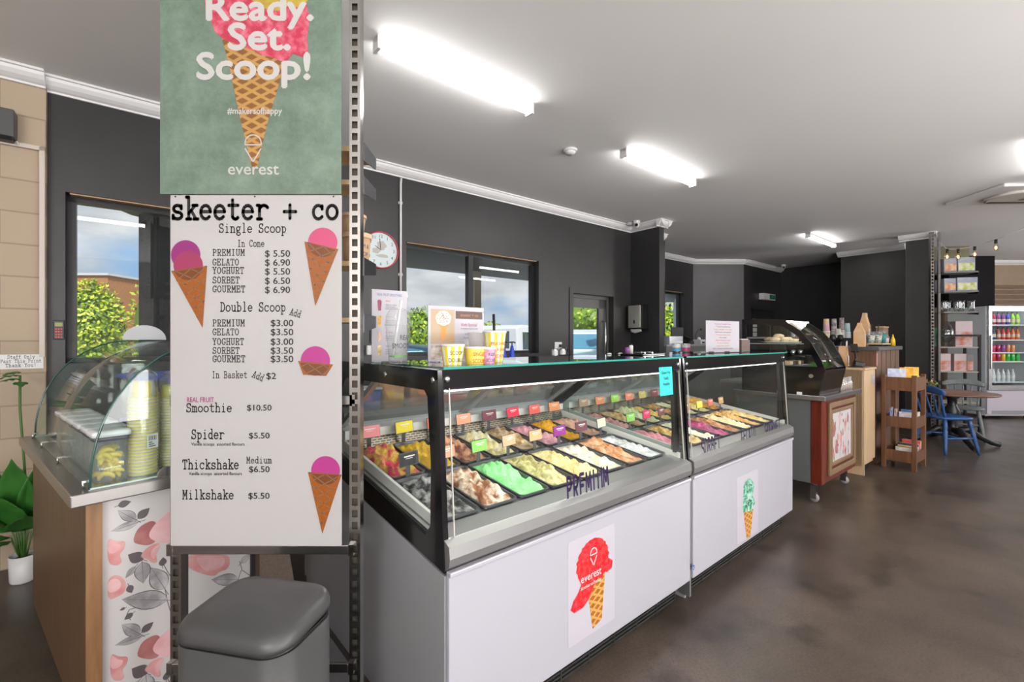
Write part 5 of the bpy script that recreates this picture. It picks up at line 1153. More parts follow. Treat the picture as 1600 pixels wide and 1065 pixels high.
def cup_stack(label, x, y, r, h0, nring, pitch, m1, m2, stripes, bag=True):
    o = thing('cup_stack', label, 'cup stack', cf(x, y, 0.9275), CANG, 'stacks of paper cups in the glass case')
    for k_ in range(nring):
        z = k_*pitch
        MB().lathe([(r*.97, z), (r*1.03, z+pitch*.30), (r*1.03, z+pitch*.55), (r*.97, z+pitch*.95)], 22, mis=[0, 0, 1], caps=False).build('cup_rim', [M_cup, m1], o)
    z = nring*pitch; b = MB(); N_ = 24
    b.lathe([(r*.97, z), (r*.80, z+h0)], N_); 
    if stripes:
        for i in range(len(b.f)):
            if len(b.f[i]) == 4 and (i//2) % 2: b.mi[i] = 1
    b.build('top_cup', [m1 if not stripes else M_cup, m1], o)
    if bag:
        rnd2 = random.Random(5); bg_ = MB(); nn_ = 18; rows = []
        for i in range(9):
            zz = i/8*(z+h0+.02); f_ = 1.10 if i < 7 else 1.0
            rows.append([((r*f_+rnd2.uniform(-.003, .004))*math.cos(2*math.pi*j/nn_), (r*f_+rnd2.uniform(-.003, .004))*math.sin(2*math.pi*j/nn_), zz) for j in range(nn_)])
        rows.append([(r*.5*math.cos(2*math.pi*j/nn_)+rnd2.uniform(-.01, .01), r*.5*math.sin(2*math.pi*j/nn_), z+h0+.035+rnd2.uniform(-.012, .02)) for j in range(nn_)])
        bg_.loft(rows, caps=False); bg_.build('plastic_bag', glass('bag_film', (0.95, 0.95, 0.95), 1.6, 0.15, haze=.10), o)
    return o
cs = cup_stack('tall stack of yellow striped paper cups in a bag inside the glass case', 0.203, 0.12, 0.042, 0.055, 24, 0.0115, M_ystr, M_cup, True)
b = MB(); b.box(-.018, .018, -.0005, .0005, 0, .05); b.build('barcode_label', M_wht, cs, loc=(0.018, -0.0475, 0.095), rotz=R(20))
lb = [o for o in cs.children if o.name.startswith('barcode')][0]
b = MB()
for k_ in range(9): b.box(-.013+k_*.003, -.013+k_*.003+(.0008 if k_ % 3 else .0016), -.0009, -.0006, .028, .044)
for k_ in range(3): b.box(-.013, .010-.006*k_, -.0009, -.0006, .006+k_*.007, .009+k_*.007)
b.build('barcode', M_ink, lb)
cup_stack('stack of plain yellow paper cups behind the striped stack in the glass case', 0.302, 0.15, 0.041, 0.045, 25, 0.0105, mat('pale_yellow_print', (0.72, 0.66, 0.16), 0.45), M_cup, False)
# blue lidded tub of waffle cones, and a second tub
M_blid = mat('blue_lid', (0.10, 0.14, 0.62), 0.35); M_tan2 = waffle('waffle_biscuit', (0.50, 0.26, 0.13), (0.66, 0.38, 0.20), 25)
def blue_tub(label, x, y, z, w, d, h, cones):
    o = thing('storage_tub', label, 'storage tub', cf(x, y, z), CANG, 'blue lidded storage tubs in the glass case')
    b = MB(); b.loft([rrect(0, 0, w*.93, d*.93, .03, 0, 5), rrect(0, 0, w, d, .03, h, 5)]); b.build('tub', M_clear, o)
    b = MB(); b.loft([rrect(0, 0, w+.02, d+.02, .035, h, 5), rrect(0, 0, w+.02, d+.02, .035, h+.012, 5), rrect(0, 0, w*.86, d*.86, .03, h+.018, 5)]); b.build('lid', M_blid, o)
    for s in (-1, 1): MB().box(-.05, .05, s*(d/2+.011)-.003, s*(d/2+.011)+.003, h-.03, h+.012).build('clip', M_blid, o)
    return o
blue_tub('lower blue lidded tub in the glass case behind the cup stacks', 0.37, 0.45, 0.9275, 0.26, 0.34, 0.13, 3)
blue_tub('upper blue lidded tub of waffle cones in the glass case', 0.37, 0.47, 1.080, 0.27, 0.36, 0.165, 3)
for k_ in range(8):
    o = MB().lathe([(0.002, 0), (0.028, 0.13), (0.030, 0.132)], 16).build('waffle_cone', M_tan2, loc=cf(0.285+.055*(k_ % 4), 0.40+0.02*(k_//4), 1.115+.055*(k_//4)), rot=(R(90), R(0), CANG + R(180 if k_ % 2 else 0)))
    tag(o, 'tan waffle cone lying in the upper blue lidded tub', 'waffle cone', 'waffle cones in the blue tub')

# ---- plant, signs and fittings at the left wall
pl = thing('potted_plant', 'leafy green plant in a small white pot on the floor at the left wall', 'plant', (at(45, 2.66)-.03, 2.66, 0))
MB().lathe([(0.052, 0), (0.058, 0.01), (0.064, 0.155), (0.058, 0.155), (0.054, 0.13)], 24).build('pot', M_wht, pl)
MB().lathe([(0.0, 0.131), (0.054, 0.131)], 20, caps=False).build('soil', mat('potting_bark', (0.12, 0.07, 0.04), 0.9, bump=1, bscale=50), pl)
M_lf = mat('dark_leaf', (0.025, 0.12, 0.02), 0.35, c2=(0.05, 0.20, 0.03), scale=6)
def big_leaf(base, tipdir, length, width, droop):
    b = MB(); d = Vector(tipdir).normalized(); side = d.cross(Vector((0, 0, 1))).normalized(); n = 10
    def fn(u, v):
        q = Vector(base) + d*(u*length) + Vector((0, 0, -droop*u*u)); wv = width*math.sin(math.pi*min(1, u**.75))**1.0; s = (v-.5)*2
        return tuple(q + side*(s*wv) + Vector((0, 0, -abs(s)*wv*.25 + 0.004*math.sin(u*40)*abs(s))))
    b.grid(fn, n, 6); return b
rnd = random.Random(11)
for k_, (ax, az, ln_, wd, dr) in enumerate([(200, 40, .36, .075, .10), (235, 55, .38, .08, .08), (215, 25, .36, .075, .12), (285, 60, .34, .085, .06), (320, 45, .34, .08, .10), (20, 55, .32, .08, .08), (250, 20, .33, .07, .14), (190, 70, .42, .085, .05), (300, 75, .42, .085, .03), (345, 75, .42, .08, .05)]):
    st = (0.012*math.cos(R(ax)), 0.012*math.sin(R(ax)), 0.13); hb = 0.13 + 0.08 + 0.16*(az/75.0); mid = (0.05*math.cos(R(ax)), 0.05*math.sin(R(ax)), hb)
    l_ = big_leaf(mid, (math.cos(R(ax))*math.cos(R(az)), math.sin(R(ax))*math.cos(R(az)), math.sin(R(az))), ln_, wd, dr).build('leaf', M_lf, pl, solid=0.0012)
    MB().tube([st, (0.03*math.cos(R(ax)), 0.03*math.sin(R(ax)), hb*.7), mid], 0.004, 6).build('stalk', mat('leaf_stalk', (0.06, 0.16, 0.03), 0.5), l_)
st_ = MB().tube([(0, 0, .13), (0.01, 0, .6), (-.01, -.01, 1.0), (-.01, -0.01, 1.20)], .006, 6).build('stem', MATS['leaf_stalk'], pl)
for k_, (ax, z) in enumerate([(235, 1.18), (270, 1.22), (320, 1.16), (200, 1.20)]):
    big_leaf((-.01, -.01, z), (math.cos(R(ax)), math.sin(R(ax)), .3), .10, .032, .05).build('leaf', M_lf, st_, solid=.001)
PL_ = rm(-0.5, 4.115)
t1, z1 = on_plane(68, 553, PL_, ROOM_ROT); t0 = on_plane(-2, 553, PL_, ROOM_ROT)[0]; z0 = 1.4-(575-532.5)/711*(PL_.y+t1*UY)
o = thing('staff_sign', 'white staff only notice on the beige block wall', 'sign', rm(-0.5+t0, 4.114, z0), ROOM_ROT)
hS = z1-z0; MB().box(0, t1-t0, -.001, 0, 0, hS).build('paper', M_wht, o)
b = MB(); kk_ = 0.98
for j, w_ in enumerate(('Staff Only', 'Past This Point', 'Thank You!')):
    b2 = MB(); wd = add_typed(b2, w_, 0, 0, hS*.22, weight=1.0, adv=6.2); sq = min(1, (t1-t0)*(.62, .92, .70)[j]/wd); off = (t1-t0)/2-wd*sq/2; b.add([(x*sq+off, -.0016, z+hS*(.72-.29*j)) for x, y, z in b2.v], b2.f)
b.build('lettering', M_ink, o)
t1, zt1 = on_plane(28, 181, PL_, ROOM_ROT); _, zb1 = on_plane(28, 228, PL_, ROOM_ROT)
o = thing('wall_heater', 'dark grey heater box high on the beige block wall', 'heater', rm(-0.5+t1-0.5, 4.114, zb1), ROOM_ROT)
MB().box(0, 0.5, -0.10, 0, 0.02, zt1-zb1).build('casing', mat('dark_grey_metal', (0.07, 0.07, 0.072), 0.4), o, bevel=.006)
b = MB(); b.prism([(-.085, 0), (-.10, .022), (-.02, .022), (-.03, 0)], 'x', .01, .49); b.build('louvre', M_blk, o)
MB().tube([(.5, -.03, .02), (.503, -.02, .0)], .006, 6).build('cable', M_wht, o)
PM = rm(0, 4.164); t0, z1 = on_plane(84, 500, PM, ROOM_ROT); t1, z0 = on_plane(101, 530, PM, ROOM_ROT)
o = thing('keypad', 'small black alarm keypad with red keys on the wall beside the left window', 'keypad', rm(t0, 4.163, z0), ROOM_ROT)
w_, h_ = t1-t0, z1-z0
MB().box(0, w_, -.02, 0, 0, h_).build('case', M_blk, o, bevel=.003); MB().box(w_*.15, w_*.85, -.0212, -.02, h_*.68, h_*.88).build('display', mat('lcd_olive', (0.25, 0.28, 0.06), 0.3), o)
for r_ in range(4):
    for c_ in range(3): MB().box(w_*(.18+.25*c_), w_*(.34+.25*c_), -.0225, -.02, h_*(.08+.14*r_), h_*(.16+.14*r_)).build('key', mat('key_red', (0.55, 0.04, 0.03), 0.4), o)
# beige speckled sheet on the floor behind the counter, grey mat by the freezer end
o = tag(MB().prism([(-1.02, 1.72), (-0.70, 1.72), (-0.9, 2.0), (-1.75, 3.5), (-2.5, 3.3), (-1.32, 2.3)], 'z', 0.0005, 0.004).build('beige_sheet', mat('beige_speckle', (0.52, 0.42, 0.34), 0.5, var=.12, scale=60)), 'beige speckled sheet on the floor behind the freezers', 'mat')
o = tag(MB().prism([(-1.30, 2.64), (-0.925, 1.935), (-0.80, 1.84), (-0.38, 1.53), (-0.31, 1.51), (-1.01, 2.32)], 'z', 0.0045, 0.009).build('rubber_mat', mat('grey_rubber', (0.20, 0.20, 0.21), 0.45)), 'plain grey rubber mat on the floor along the freezer end', 'mat')

# ================================================================ ON THE REAR WALL
PM = rm(0, 4.164)
def wpt(px, py): return on_plane(px, py, PM, ROOM_ROT)
tc_, zc_ = wpt(594, 391); rad = (wpt(622, 391)[0]-wpt(566, 391)[0])/2
ck = thing('wall_clock', 'round red rimmed wall clock on the charcoal wall beside the conduit', 'clock', rm(tc_, 4.162, zc_), ROOM_ROT)
RX = (R(90), 0, 0)
MB().lathe([(rad*.93, 0.0), (rad, 0.0), (rad*1.0, 0.022), (rad*.965, 0.032), (rad*.93, 0.028), (rad*.93, 0.0)], 48, caps=False).build('rim', mat('clock_red', (0.48, 0.05, 0.07), 0.35), ck, rot=RX)
fc = MB().lathe([(rad*.93, 0.002), (rad*.93, 0.010)], 48).build('dial', mat('dial_blue', (0.66, 0.76, 0.78), 0.5), ck, rot=RX)
b = MB()
for n_ in range(1, 13):
    a = R(90-30*n_); add_text(b, str(n_), rad*.74*math.cos(a), rad*.74*math.sin(a), rad*.24, -.0125, tilt=0)
b.build('numerals', M_ink, ck)
M_cfl = mat('dial_print', (0.50, 0.46, 0.42), 0.5); 
b = MB(); flat(b, blobby(rad*.05, rad*.25, rad*.26, rad*.24, 20, .12, 3, 5), -.0115); flat(b, blobby(-rad*.25, -rad*.05, rad*.22, rad*.15, 20, .14, 4, 5), -.0117); flat(b, blobby(rad*.1, -rad*.3, rad*.34, rad*.09, 20, .1, 5, 3), -.0118); b.build('dial_picture', M_cfl, ck)
b = MB(); b.bar((0, -.0145, 0), (-rad*.32, -.0145, rad*.22), .006, .002); b.build('hour_hand', M_ink, ck); b = MB(); b.bar((0, -.016, 0), (-rad*.06, -.016, rad*.62), .004, .002); b.build('minute_hand', M_ink, ck)
t0, z1 = wpt(866, 534); t1, z0 = wpt(877, 545)
o = thing('power_outlet', 'white power outlet with a black plug on the rear wall left of the glass door', 'power outlet', rm(t0, 4.163, z0), ROOM_ROT)
MB().box(0, t1-t0, -.012, 0, 0, z1-z0).build('plate', M_white, o, bevel=.003)
MB().box((t1-t0)*.55, (t1-t0)*1.05, -.05, -.012, (z1-z0)*.25, (z1-z0)*.65).build('plug', M_blk, o); MB().tube([((t1-t0)*.9, -.04, .03), ((t1-t0)*1.4, -.06, 0), ((t1-t0)*1.5, -.05, -.03)], .005, 6).build('cord', M_blk, o)
for k_, (pa, pb, y0, y1) in enumerate(((579, 587, 500, 535), (571, 583, 539, 554))):
    t0, z1 = wpt(pa, y0); t1, z0 = wpt(pb, y1)
    o = thing('wall_box', ('white upright switch box partly behind the smoothie menu card', 'small white outlet box left of the smoothie menu card')[k_], 'switch box', rm(t0, 4.163, z0), ROOM_ROT)
    MB().box(0, t1-t0+.04, -.04, 0, 0, z1-z0).build('case', M_white, o, bevel=.005); MB().box(.01, t1-t0-.01, -.044, -.04, (z1-z0)*.3, (z1-z0)*.7).build('rocker', M_liner, o)
# paper towel dispenser on the nib
PN = rm(5.6, 4.164); NANG = math.atan2(-UX, UY)
def npt(px, py): return on_plane(px, py, PN, NANG)
t0, z1 = npt(989, 478); t1, z0 = npt(1013, 514)
d = Vector((math.cos(NANG), math.sin(NANG), 0)); q = PN + d*t0
o = thing('paper_towel_dispenser', 'black and silver paper towel dispenser on the charcoal wall nib', 'dispenser', (q.x-.002*UX, q.y-.002*UY, z0), NANG)
w_, h_ = t1-t0, z1-z0
MB().box(0, w_, -.14, 0, 0, h_).build('case', M_black, o, bevel=.01)
c_ = MB().box(.03, w_-.03, -.152, -.139, .02, h_-.005).build('steel_front', mat('steel_front', (0.55, 0.53, 0.48), 0.35, .8), o, bevel=.004)
MB().prism([(w_/2+.015*math.cos(R(a)), h_*.3+.03*math.sin(R(a))) for a in range(0, 360, 24)], 'y', -.1535, -.151).build('level_window', M_blk, c_)
b = MB(); b.grid(lambda u, v: (.04+u*(w_-.08), -.12+.02*v, .0-.06*v*(1-.7*abs(u-.35))), 8, 3); b.build('paper_towel', M_wht, o, solid=.002)
# exit sign
PX_ = rm(9.72, 4.38)
t0, z1 = on_plane(1186, 458, PX_, ROOM_ROT); t1, z0 = on_plane(1204, 470, PX_, ROOM_ROT); q = PX_ + Vector((UX, UY, 0))*t0
o = thing('exit_sign', 'green exit sign box over the dark passage door', 'exit sign', (q.x, q.y, z0), ROOM_ROT)
w_, h_ = t1-t0, z1-z0
MB().box(0, w_, -.10, 0, 0, h_).build('case', M_white, o); MB().box(w_*.5, w_-.02, -.104, -.1, .02, h_-.02).build('sign_face', mat('exit_green', (0.0, 0.16, 0.07), 0.4), o)
b = MB(); add_text(b, 'EXIT', w_*.73, h_*.55, h_*.34, -.1045, sx=.7); b.build('lettering', M_wht, o)
for x in (.3, .6): MB().box(w_*x, w_*x+.015, -.07, -.04, -.02, 0).build('indicator_lamp', mat('red_plastic', (0.4, 0.02, 0.03), 0.4), o)

# ================================================================ STAFF SIDE BENCHES
M_bench = mat('bench_grey', (0.20, 0.20, 0.20), 0.45); M_btop = mat('bench_top', (0.32, 0.32, 0.32), 0.35)
bh = 1.235
o = thing('rear_bench', 'long grey rear bench below the middle window', 'bench', rm(2.0, 3.77, 0), ROOM_ROT)
MB().box(0, 2.25, 0.02, 0.38, 0.0, 1.16).build('cabinet', M_bench, o); MB().box(-.01, 2.26, 0.0, 0.385, 1.16, 1.20).build('bench_top', M_btop, o)
for k_ in range(4): MB().box(0.02+k_*.56, .56+k_*.56, 0.004, .02, .12, 1.12).build('door', mat('bench_door', (0.26, 0.26, 0.27), 0.4), o)
o = thing('servery_bench', 'tall grey servery bench by the wall nib holding the till printer', 'bench', rm(5.74, 3.66, 0), ROOM_ROT)
MB().box(0, 1.9, 0, 0.48, 0, 1.325).build('cabinet', mat('bench_green_grey', (0.13, 0.135, 0.13), 0.4), o); MB().box(-.005, 1.905, -.01, 0.49, 1.325, 1.35).build('bench_top', M_btop, o)
SB = Vector(o.location)
def sb(x, y): return rm(5.74+x, 3.66+y, 1.3505)
def on_sb(px, y):
    P = sb(0, y); t_, _ = on_plane(px, 500, P, ROOM_ROT); return sb(t_, y)
q = on_sb(1058, .22); o = thing('pos_screen', 'small black till screen standing on the servery bench', 'screen', q, ROOM_ROT+R(-20))
MB().box(-.11, .11, -.01, .015, .10, .26).build('display', M_blk, o, bevel=.006); MB().lathe([(.06, 0), (.06, .01), (.012, .015), (.012, .12)], 14).build('stand', M_blk, o)
q = on_sb(1050, .08); o = thing('clear_box', 'clear acrylic box with pale lining on the servery bench', 'box', q, ROOM_ROT+R(-10))
MB().box(-.14, .14, -.08, .08, 0, .12).build('case', mat('milky_acrylic', (0.42, 0.46, 0.52), 0.2), o, bevel=.005); MB().box(-.13, .13, -.083, -.078, .02, .05).build('label', M_wht, o)
q = on_sb(1075, .12); o = thing('card_reader', 'black card reader pile beside the white receipt printer', 'card reader', q, ROOM_ROT)
MB().box(-.06, .06, -.07, .07, 0, .05).build('base', M_blk, o, bevel=.01); MB().obox((0, 0, .085), (.10, .12, .05), (20, 0, 0)).build('keypad', M_blk, o)
q = on_sb(1092, .12); o = thing('receipt_printer', 'white receipt printer on the servery bench', 'printer', q, ROOM_ROT)
MB().box(-.09, .09, -.08, .08, 0, .075).build('case', mat('printer_white', (0.60, 0.61, 0.66), 0.4), o, bevel=.01); MB().box(-.05, .03, -.083, -.079, .015, .04).build('slot', M_blk, o); MB().sph((0, 0, .085), .028, 12, 8).build('paper_roll', M_wht, o)
q = on_sb(1087, .3); o = thing('desk_lamp', 'thin black gooseneck lamp on the servery bench', 'lamp', q, 0)
MB().lathe([(.05, 0), (.05, .012), (.008, .016)], 14).build('base', M_blk, o); MB().tube([(0, 0, .01), (0, 0, .16), (.03, 0, .22), (.09, 0, .245)], .006, 8).build('neck', M_blk, o); MB().lathe([(.008, 0), (.02, .03)], 12).build('head', M_blk, o, loc=(.09, 0, .225))
# pump bottles and little jars on the rear bench
def rb(px, b_, z=1.2005):
    P = rm(2.0, b_); t_, _ = on_plane(px, 500, P, ROOM_ROT); q = rm(2.0+t_, b_); return (q.x, q.y, z)
M_blue = mat('bright_blue_plastic', (0.02, 0.06, 0.62), 0.35)
for k_, px in enumerate((787, 800)):
    o = thing('pump_bottle', ('left', 'right')[k_] + ' blue pump bottle with black nozzle on the rear bench beneath the middle window', 'pump bottle', rb(px, 3.95), ROOM_ROT, 'blue pump bottles on the rear bench')
    MB().lathe([(.035, 0), (.035, .03), (.018, .13), (.012, .15)], 16).build('body', M_blue, o); MB().lathe([(.006, .15), (.006, .185)], 10).build('neck', M_blk, o)
    MB().tube([(-.035, 0, .185), (.02, 0, .188), (.045, 0, .18)], .008, 8).build('nozzle', M_blk, o)
for k_, px in enumerate((867, 879)):
    o = thing('steel_jar', ('left', 'right')[k_] + ' small steel and white jar with side handle on the rear bench below the outlet', 'jar', rb(px, 3.9, 1.2005), ROOM_ROT, 'small steel jars on the rear bench')
    MB().lathe([(.036, 0), (.038, .01), (.038, .10), (.034, .112)], 18).build('body', M_chrome, o); MB().lathe([(.0385, .03), (.0385, .085)], 18, caps=False).build('label', M_wht, o); MB().tube([(.036, 0, .09), (.06, 0, .10), (.058, 0, .13)], .004, 6).build('handle', M_chrome, o)
# goods on the staff bench seen through the freezer glass
M_org = mat('orange_tub', (0.62, 0.22, 0.05), 0.5, c2=(0.72, 0.40, 0.14), scale=8); M_redp = mat('red_tray', (0.55, 0.03, 0.03), 0.4); M_yel = mat('yellow_tub', (0.62, 0.42, 0.05), 0.5)
o = thing('prep_bench', 'low stainless staff bench behind the freezers', 'bench', fz(0.40, 1.90, 0), FANG)
MB().box(0, 3.0, 0, .30, .86, .90).build('bench_top', M_steel, o); MB().box(.03, 2.97, .03, .27, .40, .42).build('lower_shelf', M_steel, o)
for x in (.04, 2.92):
    for y in (.02, .24): MB().box(x, x+.04, y, y+.04, 0, .86).build('leg', M_steel, o)
def goods(label, t, s, w, d, h, m, cat='tub'):
    o = thing('goods_'+cat, label, cat, fz(t, s, .9005), FANG + random.uniform(-.1, .1), 'goods on the staff bench behind the freezers')
    b = MB(); b.loft([rrect(0, 0, w*.9, d*.9, .02, 0, 4), rrect(0, 0, w, d, .02, h, 4)]); b.build('body', m, o)
    b = MB(); b.loft([rrect(0, 0, w+.01, d+.01, .02, h, 4), rrect(0, 0, w+.01, d+.01, .02, h+.015, 4)]); b.build('lid', M_wlid, o); return o
goods('orange tub on the staff bench, left of the wide orange one', 0.81, 2.05, .18, .18, .20, M_org)
goods('wide orange tub on the staff bench beside a red tray', 1.07, 2.05, .26, .2, .22, M_org)
goods('low red tray on the staff bench', 1.35, 2.05, .26, .22, .06, M_redp, 'tray')
goods('first yellow tub on the staff bench', 1.62, 2.05, .14, .14, .20, M_yel)
goods('second yellow tub on the staff bench', 1.79, 2.05, .14, .14, .21, M_yel)
goods('pale yellow tub on the staff bench', 1.96, 2.05, .15, .15, .22, mat('straw_tub', (0.66, 0.58, 0.26), 0.5))
goods('salmon tub on the staff bench', 2.14, 2.05, .15, .15, .22, mat('salmon_tub', (0.70, 0.42, 0.26), 0.5))
goods('cream tub on the staff bench, nearest the far end', 2.32, 2.05, .15, .15, .22, mat('cream_tub', (0.72, 0.62, 0.44), 0.5))
goods('blue crate on the staff bench', 0.62, 2.05, .16, .2, .14, mat('blue_crate', (0.03, 0.12, 0.42), 0.5), 'crate')
goods('grey box at the far end of the staff bench', 2.81, 2.05, .4, .25, .18, M_bench, 'box')

# ================================================================ ON TOP OF THE FREEZERS
TOPZ = 1.3165
def top(px, s, t_=None):
    P = fz(0, s); t_, _ = on_plane(px, 560, P, FANG); return fz(t_, s, TOPZ)
# smoothie menu card in clear stand
s1 = .40
def card(name, label, px0, px1, pyt, pyb, s, stand=True, yaw=0, cat='menu card'):
    P = fz(0, s); ang = FANG + yaw
    q0 = top(px0, s); t1, z1 = on_plane(px1, pyt, q0, ang); h = max(z1, zt(pyt, q0.y)) - TOPZ
    o = thing(name, label, cat, q0, ang); w = t1
    MB().box(0, w, 0, .003, .004, h).build('card', mat('card_white', (0.44, 0.42, 0.465), 0.35), o)
    if stand:
        b = MB(); b.box(-.004, w+.004, .003, .005, 0, h); b.box(0, w, -.05, .03, 0, .003); b.build('stand', glass('acrylic_stand', (0.96, 0.97, 0.98), 1.0), o)
    return o, w, h
TEXTB = mat('text_blue', (0.10, 0.18, 0.36), 0.5); TEXTR = mat('text_red', (0.52, 0.03, 0.025), 0.5); TEXTO = mat('text_orange', (0.52, 0.20, 0.03), 0.5); TEXTG = mat('text_grey', (0.07, 0.06, 0.08), 0.5); TEXTP = mat('text_pink', (0.36, 0.06, 0.17), 0.5)
o, w, h = card('smoothie_menu', 'tall white smoothies menu card at the near left end of the freezer top', 581, 636, 455, 567, .47, yaw=R(-4))
b = MB(); add_text(b, 'REAL FRUIT SMOOTHIES', w*.5, h*.93, h*.055, -.0005, sx=.62*w/h*1.9); b.build('title', TEXTB, o)
secs = (('BERRY', .80, TEXTR), ('TROPICAL', .58, TEXTO), ('BANANA', .365, TEXTR), ('MANGO', .175, TEXTG))
for k_, (nm, zz, m) in enumerate(secs):
    b = MB(); add_text(b, nm, w*.38, h*(zz+.045), h*.026, -.0005, align='LEFT'); b.build('heading', m, o)
    b = MB(); rnd = random.Random(k_)
    for j, tx in enumerate(('Blueberries, raspberry,', 'banana and yoghurt', 'blended with ice $10.50')): add_text(b, tx, w*.38, h*(zz-.005-j*.028), h*.024, -.0005, align='LEFT', sx=.75)
    b.build('small_print', TEXTG, o)
    cc = ((0.35, 0.03, 0.10), (0.85, 0.42, 0.05), (0.72, 0.50, 0.36), (0.75, 0.55, 0.22))[k_]
    b = MB(); flat(b, [(w*.17, h*(zz-.09)), (w*.25, h*(zz-.09)), (w*.27, h*(zz+.04)), (w*.24, h*(zz+.06)), (w*.18, h*(zz+.06)), (w*.15, h*(zz+.04))], -.0006); b.build('picture', mat('smoothie_print_%d' % k_, tuple(x*.6 for x in cc), 0.5, c2=tuple(min(1, x*1.1+.06) for x in cc), scale=40), o)
# kids special card
o, w, h = card('kids_menu', 'white kids special menu card with sprinkle cone photo on the freezer top', 669, 755, 481, 565, .36, yaw=R(-5))
MB().box(w*.05, w*.46, -.0008, 0, h*.32, h*.94).build('photo_backing', mat('photo_cream', (0.50, 0.30, 0.12), 0.5, c2=(0.42, 0.36, 0.30), scale=4), o)
b = MB(); flat(b, [(w*.20, h*.64), (w*.32, h*.64), (w*.28, h*.40), (w*.23, h*.40)], -.0012); flat(b, [(w*.18, h*.68), (w*.34, h*.68), (w*.335, h*.63), (w*.185, h*.63)], -.0013); b.build('cone_photo', mat('cone_orange', (0.75, 0.28, 0.06), 0.5), o)
b = MB(); flat(b, blobby(w*.26, h*.78, w*.135, h*.135, 24, .04, 2), -.0014); b.build('sprinkle_scoop', mat('sprinkle_print', (0.80, 0.66, 0.55), 0.5), o)
b = MB(); rnd = random.Random(2); 
for _ in range(46):
    a, rr_ = rnd.uniform(0, 6.28), math.sqrt(rnd.random())*.9; b.obox((w*.26+rr_*w*.125*math.cos(a), -.0017, h*.78+rr_*h*.125*math.sin(a)), (.0042, .0004, .0018), (0, rnd.uniform(0, 180), 0), rnd.randint(0, 3))
b.build('sprinkles', [M_ink, TEXTR, TEXTO, M_blue], o)
MB().box(w*.05, w*.46, -.0008, 0, h*.04, h*.29).build('drinks_photo', mat('photo_brown', (0.22, 0.16, 0.15), 0.5, c2=(0.70, 0.62, 0.52), scale=25), o)
MB().box(w*.48, w*.98, -.0008, 0, h*.78, h*.92).build('banner', mat('banner_brown', (0.10, 0.06, 0.05), 0.5), o)
b = MB(); add_text(b, 'skeeter + co', w*.73, h*.85, h*.085, -.0012, sx=.85*w/h*.9); b.build('banner_lettering', TEXTO, o)
b = MB(); add_text(b, 'Kids Special', w*.73, h*.67, h*.085, -.0006, sx=.85); add_text(b, 'Kids Drink', w*.73, h*.13, h*.045, -.0006); b.build('heading', TEXTP, o)
b = MB(); add_text(b, 'one scoop in a cone or cup', w*.73, h*.60, h*.036, -.0006, sx=.9); b.build('small_print', TEXTG, o); b = MB(); add_text(b, 'Kids Cup', w*.73, h*.50, h*.05, -.0006); add_text(b, 'Sundae Cup', w*.73, h*.43, h*.05, -.0006); b.build('blue_print', TEXTB, o)
b = MB(); add_text(b, 'Choose a topping', w*.73, h*.30, h*.045, -.0006); add_text(b, 'sprinkles $2', w*.73, h*.23, h*.045, -.0006); b.build('orange_print', TEXTO, o)
# cups
def striped(o, prof, n, m, name, stripes):
    b = MB(); b.lathe(prof, n*4, caps=False); cnt = len(prof)-1; N_ = n*4
    for i in range(cnt):
        for j in range(N_):
            if stripes and (j//2) % 2: b.mi[i*N_+j] = 1
    return b.build(name, m, o)
def cup_print(o, words, prof_r, z0, dz, size, yaw, m):
    b = MB()
    for k_, w_ in enumerate(words):
        v, f = text_mesh(w_, size, 'CENTER', .72); zz = z0 - k_*dz
        b.add([((prof_r(zz+c)+.0008)*math.sin(yaw+a/prof_r(zz)), -(prof_r(zz+c)+.0008)*math.cos(yaw+a/prof_r(zz)), zz+c) for a, c in v], [g[::-1] for g in f])
    b.build('lettering', m, o)
def paper_cup(label, px, s, r0, r1, h, stripes, m, words, wm, group='paper cups on the freezer top', yaw=.75, size=.02):
    o = thing('paper_cup', label, 'paper cup', top(px, s), 0, group)
    prof = [(r0, 0.0), (r0, .003), (r1, h)]
    striped(o, prof, 10, m, 'cup', stripes); MB().lathe([(r0*.97, .002), (0.0, .002)], 30, caps=False).build('bottom', M_cup, o)
    MB().lathe([(r1*.985, h-.003), (r1*1.03, h-.003), (r1*1.05, h+.001), (r1*1.03, h+.005), (r1*.985, h+.004)], 40, caps=False).build('rim', M_cup, o)
    cup_print(o, words, lambda z: r0+(r1-r0)*z/h, h*.62, size*1.25, size, yaw-.2, wm); return o
CY, CW = M_ystr, M_cup
M_lem = mat('lemon_card', (0.85, 0.66, 0.10), 0.45); M_pinkc = mat('pink_card', (0.72, 0.42, 0.55), 0.45, c2=(0.60, 0.25, 0.42), scale=90)
paper_cup('wide yellow and white striped scoop cup, leftmost on the freezer top', 707, .105, .032, .0415, .068, True, [CW, CY], ('SCOOP', 'DOUBLE'), M_ink)
paper_cup('plain yellow single scoop cup on the freezer top', 742, .115, .034, .039, .058, False, [M_lem, M_lem], ('SINGLE', 'SCOOP'), TEXTR)
paper_cup('small pink scoop cup on the freezer top', 764, .085, .020, .026, .056, False, [M_pinkc, M_pinkc], ('KIDS', 'SCOOP'), M_purple, size=.017)
mk = paper_cup('tall yellow and white striped milkshake cup with black straw', 773, .17, .032, .045, .118, True, [CW, CY], ('MILKSHAKE', 'THICKSHAKE', 'MEDIUM'), TEXTR, size=.019)
MB().tube([(0, .01, .01), (-.005, .02, .19)], .0055, 10).build('straw', M_blk, mk)
o = thing('plastic_cup', 'frosted clear plastic cup behind the yellow cups', 'plastic cup', top(748, .26), 0)
M_frost = frosted('frosted_cup', (0.85, 0.82, 0.78), .45, .5); MB().lathe([(.032, 0), (.044, .115), (.046, .118)], 28).build('cup', M_frost, o)
